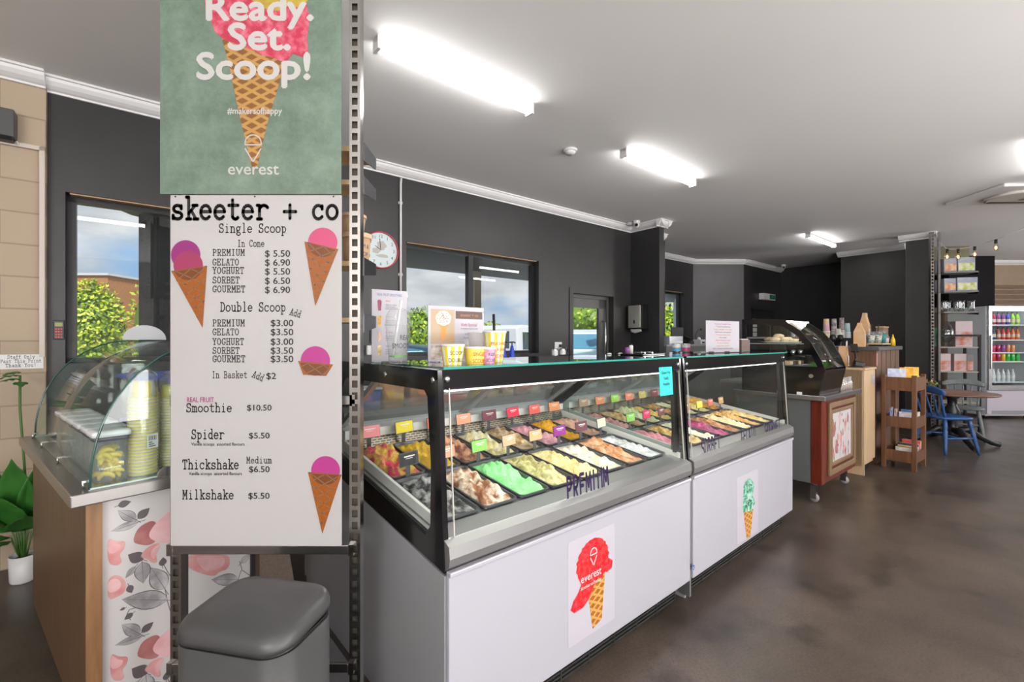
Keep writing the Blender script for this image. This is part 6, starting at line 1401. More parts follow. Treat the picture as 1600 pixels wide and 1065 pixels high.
o = thing('smoothie_cup', 'clear dome lidded smoothie cup with white straw in front of the smoothie menu card', 'plastic cup', top(622, .33), 0)
M_cup2 = glass('clear_cup', (0.95, 0.96, 0.96), .7, haze=.10)
MB().lathe([(.032, 0), (.045, .135), (.047, .137), (.047, .142)], 32).build('cup', M_cup2, o)
MB().lathe([(.049, .140), (.049, .146), (.046, .150), (.044, .175), (.034, .195), (.016, .205)], 32, caps=False).build('dome_lid', M_cup2, o)
MB().tube([(-.02, 0, .02), (.012, 0, .235)], .0055, 10).build('straw', M_wht, o)
cup_print(o, ('REAL', 'SMOOTHIE'), lambda z: .032+.013*z/.135, .095, .03, .026, .9, M_ink)
MB().lathe([(.0336, .0255), (.0340, .029)], 32, caps=False).build('green_band', mat('green_band', (0.10, 0.60, 0.03), 0.4), o)
# food sign and boxes on the farther freezer
o, w, h = card('kitchen_menu', 'white kitchen menu card standing on the farther freezer top', 1103, 1155, 502, 549, .28, yaw=R(-12))
for k_, (tx, m) in enumerate(zip(('Kitchen Friendly Menu', 'Toasted sandwiches', 'Soup, sausage roll, wraps', 'Salad bowl and quiche', 'Toasties, Fruit salad', 'Hot chips', 'Gluten free brownie', 'All day breakfast', 'Vegetarian options', 'Ask us about specials today'), (TEXTP, TEXTG, TEXTO, TEXTG, TEXTO, TEXTG, TEXTR, TEXTO, TEXTO, TEXTG))):
    b = MB(); add_text(b, tx, w*.5, h*(.90-.085*k_), h*.062, -.0006, sx=.80*w/h*1.1); b.build('print', m, o)
for x in (.08, .55): MB().box(w*x, w*(x+.14), -.004, 0, .002, .010).build('clip', M_blk, o)
q0 = top(1159, .22); o = thing('napkin_box', 'brown timber napkin box on the farther freezer top', 'box', q0, FANG)
MB().box(0, .15, 0, .13, 0, .095).build('box', wood('brown_box', (0.09, 0.06, 0.045), (0.13, 0.085, 0.07), (2, 20, 20)), o, bevel=.003); MB().box(.01, .14, .01, .12, .095, .099).build('napkins', M_wht, o)
for k_, (px, m) in enumerate(((1057, mat('can_blue', (0.10, 0.35, 0.62), .3)), (1072, mat('can_pink', (0.62, 0.08, 0.25), .3)))):
    o = thing('drink_can', ('blue and white', 'pink and white')[k_] + ' short can on the farther freezer top', 'can', top(px, .50), 0)
    MB().lathe([(.026, 0), (.029, .004), (.029, .060), (.026, .065)], 20).build('can', M_chrome, o); MB().lathe([(.0293, .010), (.0293, .035)], 20, caps=False).build('label', m, o); MB().lathe([(.0294, .035), (.0294, .058)], 20, caps=False).build('band', M_wht, o)
for k_, (px, m, hh) in enumerate(((980, mat('purple_bottle', (0.25, 0.08, 0.30), .4), .05), (986, M_wht, .065))):
    o = thing('sauce_bottle', ('short purple', 'slim white and black')[k_] + ' bottle standing on the nearest freezer top at the back', 'bottle', top(px, .47), 0)
    MB().lathe([(.013, 0), (.013, hh*.8), (.008, hh*.9)], 14).build('body', m, o); MB().lathe([(.009, hh*.88), (.009, hh)], 12).build('cap', M_blk, o)
for k_, px in enumerate((952, 969)):
    o = thing('topping_spoon', ('left', 'right')[k_] + ' small clear dome lying on the nearest freezer top', 'lid', top(px, .50), 0)
    MB().sph((0, 0, .004), .012, 12, 6, 0, (1.3, 1, .5)).build('dome', M_wlid, o)
o = thing('dark_tray', 'flat dark tray with scoops on the nearest freezer top', 'tray', top(1004, .35), FANG)
MB().box(-.12, .12, -.08, .08, .0, .008).build('tray', M_black, o, bevel=.003)
for x in (-.05, .03): MB().tube([(x, -.05, .013), (x+.03, .04, .013)], .005, 8).build('scoop', M_chrome, o)

# ================================================================ FOOD CART WITH BLACK DISPLAY CASE
M_redw = wood('red_timber', (0.09, 0.011, 0.005), (0.17, 0.024, 0.009), (14, 14, 1.5), 0.35); M_brn = wood('brown_moulding', (0.17, 0.105, 0.055), (0.24, 0.155, 0.085), (20, 20, 2), 0.4)
M_oak = wood('pale_oak_laminate', (0.50, 0.34, 0.19), (0.60, 0.43, 0.26), (25, 25, 1.2), 0.45); M_dkw = wood('dark_oak', (0.10, 0.048, 0.026), (0.17, 0.085, 0.048), (20, 20, 1.5), 0.5)
FC = Vector((2.63, 3.82, 0)); FCL, FCD = 1.03, 0.78
fcart = thing('food_cart', 'red timber fronted food cart with framed floral panel and steel counter top', 'serving cart', FC, ROOM_ROT)
MB().box(0, FCL, 0, FCD, .89, .932).build('counter_top', mat('steel_counter_far', (0.42, 0.42, 0.43), 0.25, .9), fcart, bevel=.004)
MB().box(.04, .06, .12, FCD-.03, .17, .89).build('side_panel', mat('green_grey_laminate', (0.115, 0.12, 0.118), 0.5), fcart)
MB().box(.035, .115, .035, .12, .17, .89).build('corner_post', M_redw, fcart, bevel=.004)
MB().box(.115, FCL-.04, .045, .065, .17, .89).build('front_panel', M_redw, fcart); MB().box(FCL-.06, FCL-.04, .065, FCD-.03, .17, .89).build('side_panel', M_redw, fcart); MB().box(.06, FCL-.06, .065, FCD-.03, .17, .19).build('base', M_blk, fcart)
fr = MB()
X0, X1, Z0, Z1 = .20, FCL-.10, .22, .86
for (a, c, d_, yy, w_) in ((X0, X1, (Z0, Z1), .022, .05), (X0+.06, X1-.06, (Z0+.07, Z1-.07), .030, .035)):
    fr.ring([(a, d_[0]), (c, d_[0]), (c, d_[1]), (a, d_[1])], [(a+w_, d_[0]+w_), (c-w_, d_[0]+w_), (c-w_, d_[1]-w_), (a+w_, d_[1]-w_)], 'y', yy, .046)
fr.build('moulding', M_brn, fcart, bevel=.006)
fpn = MB().box(X0+.09, X1-.09, .040, .046, Z0+.10, Z1-.10).build('floral_panel', M_flor, fcart)
b = MB(); rnd = random.Random(9)
for k_ in range(16): flat(b, blobby(rnd.uniform(X0+.13, X1-.13), rnd.uniform(Z0+.14, Z1-.14), rnd.uniform(.02, .045), rnd.uniform(.03, .07), 14, .2, k_, 3), .0396-.0001*(k_ % 3), rnd.choice((0, 1, 2)))
for k_ in range(26): flat(b, blobby(rnd.uniform(X0+.11, X1-.11), rnd.uniform(Z0+.12, Z1-.12), rnd.uniform(.006, .012), rnd.uniform(.015, .035), 10, .2, k_, 2), .0392, rnd.choice((3, 4)))
b.build('print', [M_p1, M_p2, M_p3, M_l1, M_l2], fpn)
for x in (.10, FCL-.12):
    for y in (.12, FCD-.12):
        castor(fcart, x, y, .17, mat('grey_castor', (0.30, 0.30, 0.31), .4)); 
# display case
prof = [(.058, 0), (.012, .225), (.05, .325), (.116, .455), (.189, .548), (.317, .645), (.44, .672), (.55, .676), (.70, .676), (.70, 0)]
inn = [(.10, .245), (.068, .245), (.10, .318), (.157, .428), (.222, .512), (.335, .598), (.445, .620), (.55, .624), (.665, .624), (.665, .245)]
dc = thing('food_display_case', 'black framed curved glass food display case on the red timber cart', 'display case', FC + Vector((UX*.03 - UY*.0, UY*.03, .9325)), ROOM_ROT)
DL = .56
for x in (0, DL-.02):
    f_ = MB().ring(prof, inn, 'x', x, x+.02).build('end_frame', M_black, dc); MB().prism(inn, 'x', x+.008, x+.012).build('end_pane', M_fglass, f_)
b = MB(); b.lathe([(.017, -.003), (.017, .003)], 20); q_ = b.build('knob', M_chrome, dc, loc=(-.002, .115, .165), rot=(0, R(90), 0))
cv = [(.05, .325), (.116, .455), (.189, .548), (.317, .645), (.44, .672), (.55, .676)]
b = MB(); b.add([(x, y, z) for x in (.02, DL-.02) for y, z in [(.016, .235)]+cv], [(i, i+1, 8+i, 7+i) for i in range(6)], 0, True); b.build('curved_pane', glass('smoky_glass', (0.80, 0.82, 0.80), 1.0), dc, solid=.004)
b = MB(); b.add([(x, y, z) for x in (.02, DL-.02) for y, z in [(.058, .01), (.016, .22)]], [(0, 1, 3, 2)]); b.build('lower_pane', mat('steel_reflector', (0.28, 0.25, 0.22), .12, 1.0), dc, solid=.004)
MB().box(.02, DL-.02, .05, .69, .20, .236).build('deck', M_black, dc); MB().box(.02, DL-.02, .68, .70, 0, .24).build('back', M_black, dc); MB().box(.02, DL-.02, .06, .69, .0, .02).build('base', M_blk, dc)
MB().box(.03, DL-.03, .25, .64, .440, .446).build('glass_shelf', mat('pale_shelf_glass', (0.45, 0.52, 0.50), .1), dc); MB().box(.02, DL-.02, .55, .70, .660, .676).build('top', M_black, dc); MB().box(.05, DL-.05, .30, .33, .640, .650).build('lamp', emis('case_lamp', (1, .9, .75), 14), dc)
def dcp(x, y, z): return Vector(dc.location) + Vector((UX*x-UY*y, UY*x+UX*y, z))
M_past = mat('pastry', (0.72, 0.50, 0.28), .6, c2=(0.80, 0.66, 0.46), scale=25, bump=.5, bscale=40); M_brownie = mat('brownie', (0.10, 0.05, 0.03), .7, bump=.6, bscale=60, var=.3)
M_grass = mat('plastic_grass', (0.10, 0.35, 0.02), .6)
o = thing('food_plate', 'white plate of pale pastries on the upper glass shelf of the black case', 'plate', dcp(.20, .45, .4465), ROOM_ROT)
MB().lathe([(.08, 0), (.145, .012), (.145, .016), (.07, .006)], 28).build('plate', M_wht, o)
for k_ in range(7):
    q = MB().sph((0, 0, .0), .038, 12, 8, 0, (1.35, .85, .62), .05).build('pastry', M_past, loc=dcp(.20+.085*math.cos(k_*1.05)*(k_ > 0), .45+.08*math.sin(k_*1.05)*(k_ > 0), .4465+.036+(.03 if k_ == 0 else 0)), rotz=k_*.9)
    tag(q, 'pale golden pastry piled on the white plate in the black case', 'pastry', 'pastries in the black display case')
o = thing('food_plate', 'small plate with a cut tart on the right of the upper glass shelf', 'plate', dcp(.43, .42, .4465), ROOM_ROT)
MB().lathe([(.05, 0), (.085, .01), (.085, .013), (.04, .005)], 24).build('plate', M_wht, o); MB().lathe([(.0, .012), (.055, .012), (.06, .04), (.0, .045)], 20).build('tart', M_past, o)
o = thing('food_tray', 'grey tray of dark brown slices on the lower deck of the black case', 'tray', dcp(.24, .38, .2365), ROOM_ROT)
MB().box(-.17, .17, -.15, .2, 0, .012).build('tray', M_alu, o)
for k_ in range(10):
    q = MB().box(-.028, .028, -.026, .026, 0, .035).build('brownie_slice', M_brownie if k_ % 3 else M_past, loc=dcp(.11+.065*(k_ % 5), .33+.07*(k_//5), .2490), rotz=ROOM_ROT, bevel=.004)
    tag(q, 'square slice on the grey tray in the lower part of the black case', 'cake slice', 'cake slices in the black display case')
b = MB(); rnd = random.Random(6)
for _ in range(500):
    x, y = rnd.uniform(.04, DL-.04), rnd.uniform(.09, .16); h_ = rnd.uniform(.03, .06); dx = rnd.uniform(-.01, .01); b.add([(x-.002, y, 0), (x+.002, y, 0), (x+dx, y+rnd.uniform(-.01, .01), h_)], [(0, 1, 2)])
g_ = b.build('plastic_grass', M_grass, loc=dcp(0, 0, .2365), rotz=ROOM_ROT); tag(g_, 'bright green plastic grass strip along the front of the black food case', 'grass', kind='stuff')
# small bags on the counter right of the case
M_bagc = glass('cello_bag', (.92, .90, .90), 1.4, .1, haze=.22); M_bisc = mat('biscuit_brown', (0.42, 0.26, 0.16), .7, var=.3, scale=40)
for k_ in range(9):
    i, j = k_ % 5, k_//5
    o = thing('treat_bag', 'clear bag of brown biscuits standing right of the black food case', 'treat bag', FC + Vector((UX*(.64+.07*i)-UY*(.07+.1*j), UY*(.64+.07*i)+UX*(.07+.1*j), .9325)), ROOM_ROT + rnd.uniform(-.3, .3), 'bags of biscuits on the cart counter')
    bb = MB(); bb.loft([rrect(0, 0, .055, .035, .012, 0, 3), rrect(0, 0, .06, .04, .015, .06, 3), rrect(0, 0, .035, .012, .005, .095, 3), rrect(0, 0, .05, .02, .008, .12, 3)]); bb.build('bag', M_bagc, o)
    bb = MB(); bb.sph((0, 0, .03), .024, 10, 7, 0, (1, .65, 1.1), .12); bb.build('biscuits', M_bisc, o)
for k_ in range(2):
    o = tag(MB().box(-.02, .02, -.001, .001, 0, .022).build('price_ticket', M_wht, loc=FC + Vector((UX*.015-UY*(.2+.16*k_), UY*.015+UX*(.2+.16*k_), .9325)), rotz=ROOM_ROT-R(80)), ('nearer', 'farther')[k_] + ' small white price ticket at the left foot of the black food case', 'ticket')

# ================================================================ PALE POS CABINET, TALL TIMBER COUNTER AND COFFEE CORNER
PCB = Vector((3.66, 4.73, 0)); o = thing('pos_cabinet', 'pale oak laminate till cabinet between the food cart and the dark timber counter', 'cabinet', PCB, ROOM_ROT)
MB().box(0, .40, 0.02, .45, .09, 1.095).build('carcass', M_oak, o); MB().box(0, .018, 0, .45, 0.0, 1.095).build('end_panel', M_oak, o); MB().box(.02, .40, 0, .019, .13, 1.09).build('front_panel', M_oak, o); MB().box(-.01, .41, -.01, .46, 1.095, 1.117).build('top', M_oak, o); MB().box(.02, .39, .06, .44, 0, .09).build('plinth', M_blk, o)
MB().box(.27, .38, -.003, 0, .93, 1.04).build('notice', mat('printed_paper', (0.50, 0.48, 0.52), .5, c2=(.25, .22, .28), scale=60), o)
def pcb(x, y, z=1.1175): return PCB + Vector((UX*x-UY*y, UY*x+UX*y, z))
o = thing('eftpos_terminal', 'black card payment terminal on an arm on the pale oak cabinet', 'card reader', pcb(.12, .12), ROOM_ROT + R(20))
MB().lathe([(.05, 0), (.05, .008), (.014, .014), (.014, .05)], 16).build('base', M_blk, o); MB().tube([(0, 0, .05), (.0, -.02, .09), (.05, -.02, .14), (.13, -.02, .19)], .012, 8).build('arm', M_blk, o)
MB().obox((.16, -.02, .205), (.16, .07, .025), (0, -28, 0)).build('handset', M_blk, o, bevel=.006); MB().obox((.06, -.05, .035), (.20, .09, .05), (10, 0, 0)).build('keypad', M_blk, o, bevel=.008)
def paper_bag(label, loc, rz, w, d, h, top, m=None):
    o = thing('paper_bag', label, 'paper bag', loc, rz, 'brown paper bags at the counter')
    b = MB()
    if top == 'fold': b.loft([[(-w/2, -d/2, 0), (w/2, -d/2, 0), (w/2, d/2, 0), (-w/2, d/2, 0)], [(-w/2, -d/2, h*.62), (w/2, -d/2, h*.62), (w/2, d/2, h*.62), (-w/2, d/2, h*.62)], [(-w*.42, -d*.2, h*.90), (w*.42, -d*.2, h*.90), (w*.42, d*.2, h*.90), (-w*.42, d*.2, h*.90)], [(-w*.40, -d*.2, h), (w*.40, -d*.2, h), (w*.40, d*.15, h), (-w*.40, d*.15, h)]], smooth=False)
    else: b.loft([[(-w/2*s, -d/2*s, z) for s, z in ((1, 0),)] + [(w/2, -d/2, 0), (w/2, d/2, 0), (-w/2, d/2, 0)], [(-w*.46, -d*.35, h), (w*.46, -d*.35, h), (w*.46, d*.35, h), (-w*.46, d*.35, h)]], smooth=False)
    b.build('bag', m or mat('brown_paper', (0.55, 0.32, 0.16), .7, c2=(.62, .40, .22), scale=6), o)
    MB().box(-w*.22, w*.25, -d/2-.003, -d/2-.001, h*.15, h*.52).build('label', mat('bag_label', (0.70, 0.66, 0.72), .5, c2=(.55, .5, .56), scale=30), o)
    if top == 'handle': MB().tube([(-w*.18, -d*.35, h*.95), (-w*.13, -d*.35, h*1.18), (w*.02, -d*.35, h*1.25), (w*.08, -d*.35, h*.97)], .006, 8).build('handle', mat('paper_cord', (.72, .62, .60), .6), o)
    return o
paper_bag('brown paper carry bag with white label and handle on the pale oak cabinet', pcb(.29, .26), ROOM_ROT+R(8), .17, .09, .225, 'handle')
TC = rm(6.5, 1.45); tcn_ = thing('timber_counter', 'tall dark timber counter with grey stone top beside the charcoal column', 'counter', TC, ROOM_ROT)
MB().box(0, 1.05, 0, .55, 0, 1.29).build('cabinet', M_dkw, tcn_); MB().box(-.02, 1.08, -.03, .57, 1.29, 1.335).build('stone_top', mat('grey_stone', (0.085, 0.09, 0.095), .4, var=.2, scale=60), tcn_, bevel=.004)
for x in (.21, .42, .63, .84): MB().box(x, x+.004, -.003, 0, 0, 1.29).build('board_joint', M_blk, tcn_)
def tcp(px, b_, z=1.3355):
    P = rm(6.5, 1.45+b_); t_, _ = on_plane(px, 500, P, ROOM_ROT); q = rm(6.5+t_, 1.45+b_); return Vector((q.x, q.y, z))
o = tag(MB().box(-.012, .012, -.003, 0, 0, .14).build('door_tag', mat('pink_ribbon', (.62, .30, .36), .5), loc=tcp(1370, -.001, 1.12), rotz=ROOM_ROT), 'narrow pink and white tag hanging on the dark timber counter', 'tag')
paper_bag('brown coffee bag with folded top standing at the front left of the timber counter', tcp(1343, .12), ROOM_ROT+R(10), .17, .10, .27, 'fold')
# coffee machine corner
CMP = rm(6.35, 2.15); o = thing('coffee_bench', 'dark coffee bench behind the timber counter and food case', 'bench', rm(5.5, 2.15), ROOM_ROT)
MB().box(0, 1.4, 0, .6, 0, .90).build('cabinet', M_bench, o); MB().box(-.01, 1.41, -.01, .61, .90, .93).build('bench_top', M_btop, o)
cm = thing('coffee_machine', 'black coffee machine with cups stacked on its top', 'coffee machine', rm(6.02, 2.22, .9305), ROOM_ROT)
MB().box(0, .52, 0, .45, .10, .50).build('housing', M_black, cm, bevel=.01); MB().box(0, .52, -.06, .45, 0, .10).build('drip_base', M_steel, cm, bevel=.006); MB().box(-.005, .525, -.005, .455, .50, .52).build('cup_rail', M_steel, cm)
for x in (.13, .37):
    MB().lathe([(.03, 0), (.03, .06)], 16).build('group_head', M_chrome, cm, loc=(x, -.03, .30)); MB().tube([(x, -.04, .29), (x, -.16, .28)], .011, 8).build('portafilter', M_blk, cm)
def cmt(px, b_, z=1.4515):
    P = rm(6.02, 2.22+b_); t_, _ = on_plane(px, 500, P, ROOM_ROT); q = rm(6.02+t_, 2.22+b_); return Vector((q.x, q.y, z))
def inv_cup(label, loc, r, h, n, m, nm='cup_tower'):
    o = thing(nm, label, 'cup stack', loc, 0, 'cup stacks on the coffee machine')
    MB().lathe([(r, 0), (r*.74, h)], 22).build('cup', m, o)
    for k_ in range(n): MB().lathe([(r*1.03, k_*.02), (r*1.05, k_*.02+.006), (r*1.02, k_*.02+.012)], 22, caps=False).build('rim', M_cup, o)
    return o
inv_cup('pink and yellow upside down cup stack, leftmost on the coffee machine', cmt(1291, .08), .045, .27, 5, mat('pink_spot_cup', (.70, .36, .52), .5, c2=(.78, .62, .22), scale=9))
inv_cup('black and white upside down cup stack on the coffee machine', cmt(1303, .14), .042, .29, 6, mat('black_white_cup', (.03, .03, .03), .5, c2=(.55, .55, .55), scale=14))
inv_cup('brown patterned upside down cup stack on the coffee machine', cmt(1315, .10), .042, .31, 6, mat('brown_cup', (.16, .11, .10), .5, c2=(.40, .34, .34), scale=40))
inv_cup('pale aqua upside down cup stack, rightmost on the coffee machine', cmt(1324, .16), .045, .24, 5, mat('aqua_cup', (.36, .52, .55), .5))
inv_cup('small cream upside down cup on the coffee machine before the taller stacks', cmt(1309, .02), .05, .13, 3, mat('cream_cup', (.62, .58, .52), .5, c2=(.7, .66, .6), scale=40))
o = thing('coffee_grinder', 'coffee grinder with a steel hopper beside the coffee machine', 'coffee grinder', rm(6.62, 2.35, .9305), ROOM_ROT)
MB().box(-.07, .07, -.1, .12, 0, .42).build('body', M_black, o, bevel=.01); MB().lathe([(.05, .42), (.062, .52), (.072, .62), (.076, .625)], 22).build('hopper', M_chrome, o)
o = thing('syrup_shelf', 'small timber ledge on brackets behind the brown coffee bags', 'shelf', rm(6.62, 2.02, 1.475), ROOM_ROT); MB().box(-.25, .25, 0, .1, 0, .018).build('board', M_pine, o)
for x in (-.2, .2): MB().box(x-.01, x+.01, .03, .07, -.545, 0).build('leg', M_blk, o)
for k_, (px, bb_) in enumerate(((1301, .0), (1313, -.03))):
    q = cmt(px, -.12+bb_, .9305); o = thing('syrup_bottle', ('left', 'right')[k_] + ' dark purple syrup bottle with black pump before the coffee machine', 'bottle', q, 0, 'dark syrup bottles')
    MB().lathe([(.038, 0), (.040, .01), (.040, .36), (.015, .44), (.015, .47)], 20).build('bottle', mat('dark_purple_glass', (.02, .008, .03), .1), o); MB().lathe([(.0405, .20), (.0405, .30)], 20, caps=False).build('label', mat('violet_label', (.16, .10, .42), .4), o); MB().lathe([(.03, .47), (.04, .50), (.03, .55), (.008, .56)], 16).build('cap', M_blk, o)
# goods on the timber counter
paper_bag('brown coffee bag with folded top standing behind the other coffee bag', tcp(1351, .36), ROOM_ROT+R(5), .17, .10, .44, 'fold')
o = thing('timber_crate', 'upright slatted timber crate at the back of the timber counter', 'crate', tcp(1383, .40), ROOM_ROT)
b = MB()
for k_ in range(7): b.box(-.14+k_*.04, -.104+k_*.04, -.01, .08, 0, .27)
b.build('slats', wood('crate_timber', (.22, .13, .08), (.30, .19, .12), (20, 20, 2)), o); MB().box(-.145, .145, -.015, .085, .27, .285).build('rim', M_pine, o)
tr = thing('serving_tray', 'pale timber tray of cups on the timber counter', 'tray', tcp(1373, .14), ROOM_ROT); MB().box(-.19, .19, -.08, .08, 0.02, .035).build('board', M_pine, tr)
for x in (-.15, .13): MB().box(x, x+.02, -.07, .07, 0, .02).build('runner', M_blk, tr)
TZ = 1.3355+.0355
def straw_jar(label, px, b_, r, h, m, straws):
    o = thing('drink_cup', label, 'cup', tcp(px, b_, TZ), 0, 'cups on the timber tray')
    MB().lathe([(r*.78, 0), (r, h)], 22).build('cup', m, o); MB().lathe([(r*1.05, h), (r*1.05, h+.012), (r*.7, h+.04), (r*.2, h+.045)], 22).build('lid', M_clear, o)
    if straws: MB().tube([(0, 0, h*.2), (.012, 0, h+.13)], .006, 8).build('straw', M_blk, o)
M_flc = mat('floral_cup', (.55, .55, .48), .5, c2=(.12, .16, .14), scale=45); M_teal = mat('teal_cup', (.01, .13, .14), .4, c2=(.04, .28, .28), scale=20)
straw_jar('floral printed cup with black straw, left on the timber tray', 1360, .12, .045, .10, M_flc, True)
straw_jar('floral printed cup with black straw, middle of the timber tray', 1371, .14, .048, .11, M_flc, True)
straw_jar('teal cup with clear lid on the timber tray', 1379, .10, .040, .125, M_teal, False)
straw_jar('small white and pink cup, right on the timber tray', 1385, .14, .03, .07, mat('blush_cup', (.66, .52, .55), .5), False)
o = thing('sauce_bottle', 'yellow plastic sauce bottle at the right end of the timber counter', 'bottle', tcp(1395, .08), 0); MB().lathe([(.028, 0), (.024, .08), (.012, .11), (.008, .13)], 16).build('body', mat('yellow_plastic', (.80, .52, .02), .4), o); MB().lathe([(.010, .13), (.005, .15)], 10).build('nozzle', MATS['yellow_plastic'], o)

# ================================================================ BOOK RACK
BR = Vector((4.12, 5.08, 0)); BANG = R(-53)
br = thing('book_rack', 'three tiered brown timber book rack in front of the tall timber counter', 'book rack', BR, BANG)
M_rack = wood('rack_timber', (.105, .045, .020), (.19, .085, .038), (18, 18, 1.5), .4); BW, BD = .30, .42
for x in (0, BW-.04):
    MB().box(x, x+.04, 0, .04, 0, 1.03).build('post', M_rack, br, bevel=.003); MB().box(x, x+.04, BD-.04, BD, 0, 1.03).build('post', M_rack, br, bevel=.003)
for k_, (z, h_) in enumerate(((.09, .115), (.46, .115), (.86, .145))):
    t_ = MB().box(.01, BW-.01, .01, BD-.01, z, z+.015).build('tray', M_rack, br)
    MB().box(.035, BW-.035, .004, .022, z, z+h_).build('front_rail', M_rack, t_); MB().box(.035, BW-.035, BD-.022, BD-.004, z, z+h_).build('back_rail', M_rack, t_)
    for x in (.004, BW-.022): MB().box(x, x+.018, .035, BD-.035, z, z+h_).build('side_rail', M_rack, t_)
def brp(x, y, z): c, s = math.cos(BANG), math.sin(BANG); return BR + Vector((c*x-s*y, s*x+c*y, z))
def book(label, x, y, z, w, th, h, col, tilt, yaw=0, c2=None, group='books in the timber rack'):
    o = thing('book', label, 'book', brp(x, y, z), 0, group); o.rotation_euler = (R(tilt), 0, BANG + R(yaw))
    MB().box(-w/2, w/2, -th/2, th/2, 0, h).build('cover', mat('cover_%02d%02d%02d' % tuple(int(q*99) for q in col), col, .45, c2=c2 or tuple(min(1, q*1.6+.03) for q in col), scale=18), o)
    MB().box(-w/2+.004, w/2+.001, -th/2+.002, th/2-.002, .004, h+.001).build('pages', mat('paper_pages', (.62, .58, .50), .7), o)
book('pale blue covered book leaning at the left of the rack top tray', .09, .07, .876, .10, .022, .22, (.42, .46, .62), -14, 10)
book('white and blue book second on the rack top tray', .13, .12, .876, .11, .02, .22, (.50, .52, .60), -16, 10)
book('orange covered book on the rack top tray', .18, .17, .876, .12, .025, .23, (.72, .34, .03), -12, 8)
book('yellow orange book behind the orange one on the rack top tray', .21, .23, .876, .12, .025, .235, (.78, .46, .05), -10, 8)
book('red and white book lying low on the rack top tray', .16, .32, .876, .20, .02, .135, (.45, .10, .08), -8, 0)
book('pale book at the right end of the rack top tray', .245, .30, .876, .02, .12, .13, (.55, .50, .44), 0, 0)
book('blue patterned book leaning at the left of the rack middle tray', .07, .10, .476, .02, .16, .18, (.12, .16, .42), 0, 10)
book('brown patterned book next to the blue one on the rack middle tray', .10, .12, .476, .02, .16, .17, (.28, .16, .12), 0, 10)
book('open white book leaning forward on the rack middle tray', .205, .06, .476, .14, .02, .15, (.55, .55, .66), -18, 0)
book('blue covered book behind the white one on the rack middle tray', .18, .20, .476, .11, .025, .16, (.05, .14, .34), -10, 0)
book('grey magazine standing at the right side of the rack middle tray', .262, .22, .476, .02, .15, .14, (.40, .38, .36), 0, 0)
book('red covered book at the back of the rack bottom tray', .19, .33, .106, .16, .03, .18, (.50, .06, .05), -4, 0)
book('black book before the red one on the rack bottom tray', .18, .25, .106, .18, .03, .15, (.03, .03, .04), -4, 0)
book('yellow striped book in the middle of the rack bottom tray', .19, .18, .106, .17, .025, .135, (.70, .46, .05), -4, 0)
book('dark book with pale spine on the rack bottom tray', .20, .13, .106, .17, .025, .13, (.10, .07, .06), -4, 0)
book('white book at the front of the rack bottom tray', .19, .075, .106, .16, .025, .13, (.60, .58, .54), -4, 0)

# ================================================================ TABLE AND CHAIRS
M_ttop = wood('table_timber', (.15, .07, .045), (.22, .11, .07), (2, 14, 14), .35); M_tblk = mat('black_painted_wood', (.016, .016, .018), .35)
tb = thing('pedestal_table', 'round brown timber table on a black claw footed pedestal', 'table', (5.95, 6.15, 0))
MB().lathe([(0.0, .684), (.44, .684), (.455, .690), (.46, .700), (.455, .710), (.44, .714), (0.0, .714)], 48).build('tabletop', M_ttop, tb)
MB().lathe([(.09, .10), (.10, .16), (.06, .22), (.05, .30), (.085, .40), (.09, .46), (.05, .54), (.05, .62), (.12, .684)], 24).build('pedestal', M_tblk, tb)
for k_ in range(4):
    a = R(-18 + 90*k_); d = Vector((math.cos(a), math.sin(a), 0)); MB().tube([d*.06+Vector((0, 0, .20)), d*.17+Vector((0, 0, .22)), d*.30+Vector((0, 0, .12)), d*.42+Vector((0, 0, .05)), d*.50+Vector((0, 0, .035))], [.045, .045, .036, .030, .034], 12).build('claw_foot', M_tblk, tb)
def chair(label, loc, rz, col, name):
    m = mat(name, col, .4, var=.12, scale=25); o = thing('wooden_chair', label, 'chair', loc, rz, 'painted spindle chairs at the table')
    # faces local +x
    def sl(f, z): return [(x*f, y*f*(1.0 if x > 0 else .92), z) for x, y, _ in rrect(0, 0, .42, .44, .13, 0, 6)]
    b = MB(); b.loft([sl(.92, .425), sl(1.0, .436), sl(1.0, .452), sl(.95, .460), sl(.6, .452)]); b.build('seat', m, o)
    for sx in (1, -1):
        for sy in (1, -1):
            p0 = Vector((sx*.15, sy*.15, .43)); p1 = Vector((sx*.215, sy*.215, .0))
            pts = [p0.lerp(p1, q) for q in (0, .12, .22, .28, .34, .6, .75, .8, .86, 1)]; MB().tube(pts, [.017, .022, .024, .017, .024, .022, .018, .021, .017, .012], 12).build('leg', m, o)
    for sy in (1, -1): MB().tube([(.185, sy*.185, .20), (0, sy*.185, .20), (-.185, sy*.185, .20)], [.010, .015, .010], 10).build('stretcher', m, o)
    MB().tube([(0, -.185, .20), (0, 0, .20), (0, .185, .20)], [.010, .015, .010], 10).build('stretcher', m, o)
    for k_ in range(-2, 3):
        y0, y1 = k_*.075, k_*.088; ex = abs(k_) == 2; x0_, x1_ = -.165+abs(k_)*.006, -.265+abs(k_)*.010
        pts = [Vector((x0_ + (x1_-x0_)*q, y0+(y1-y0)*q, .45+.31*q)) for q in (0, .15, .3, .5, .7, .85, 1)]; r_ = [.012, .016, .012, .016, .011, .014, .010] if ex else [.008, .011, .008, .011, .008, .010, .007]
        MB().tube(pts, r_, 10).build('post' if ex else 'spindle', m, o)
    b = MB(); n = 12
    def fn(u, v):
        y = (u-.5)*.46; q = abs(u-.5)*2; return (-.268+.030*q*q - .012*v, y, .745 + .085*v*(1-.12*math.cos(u*math.pi*4)*.6) + .012*math.cos((u-.5)*math.pi*2) - .028*(q**6)*v)
    b.grid(fn, n, 4); b.build('crest_rail', m, o, solid=.022)
    return o
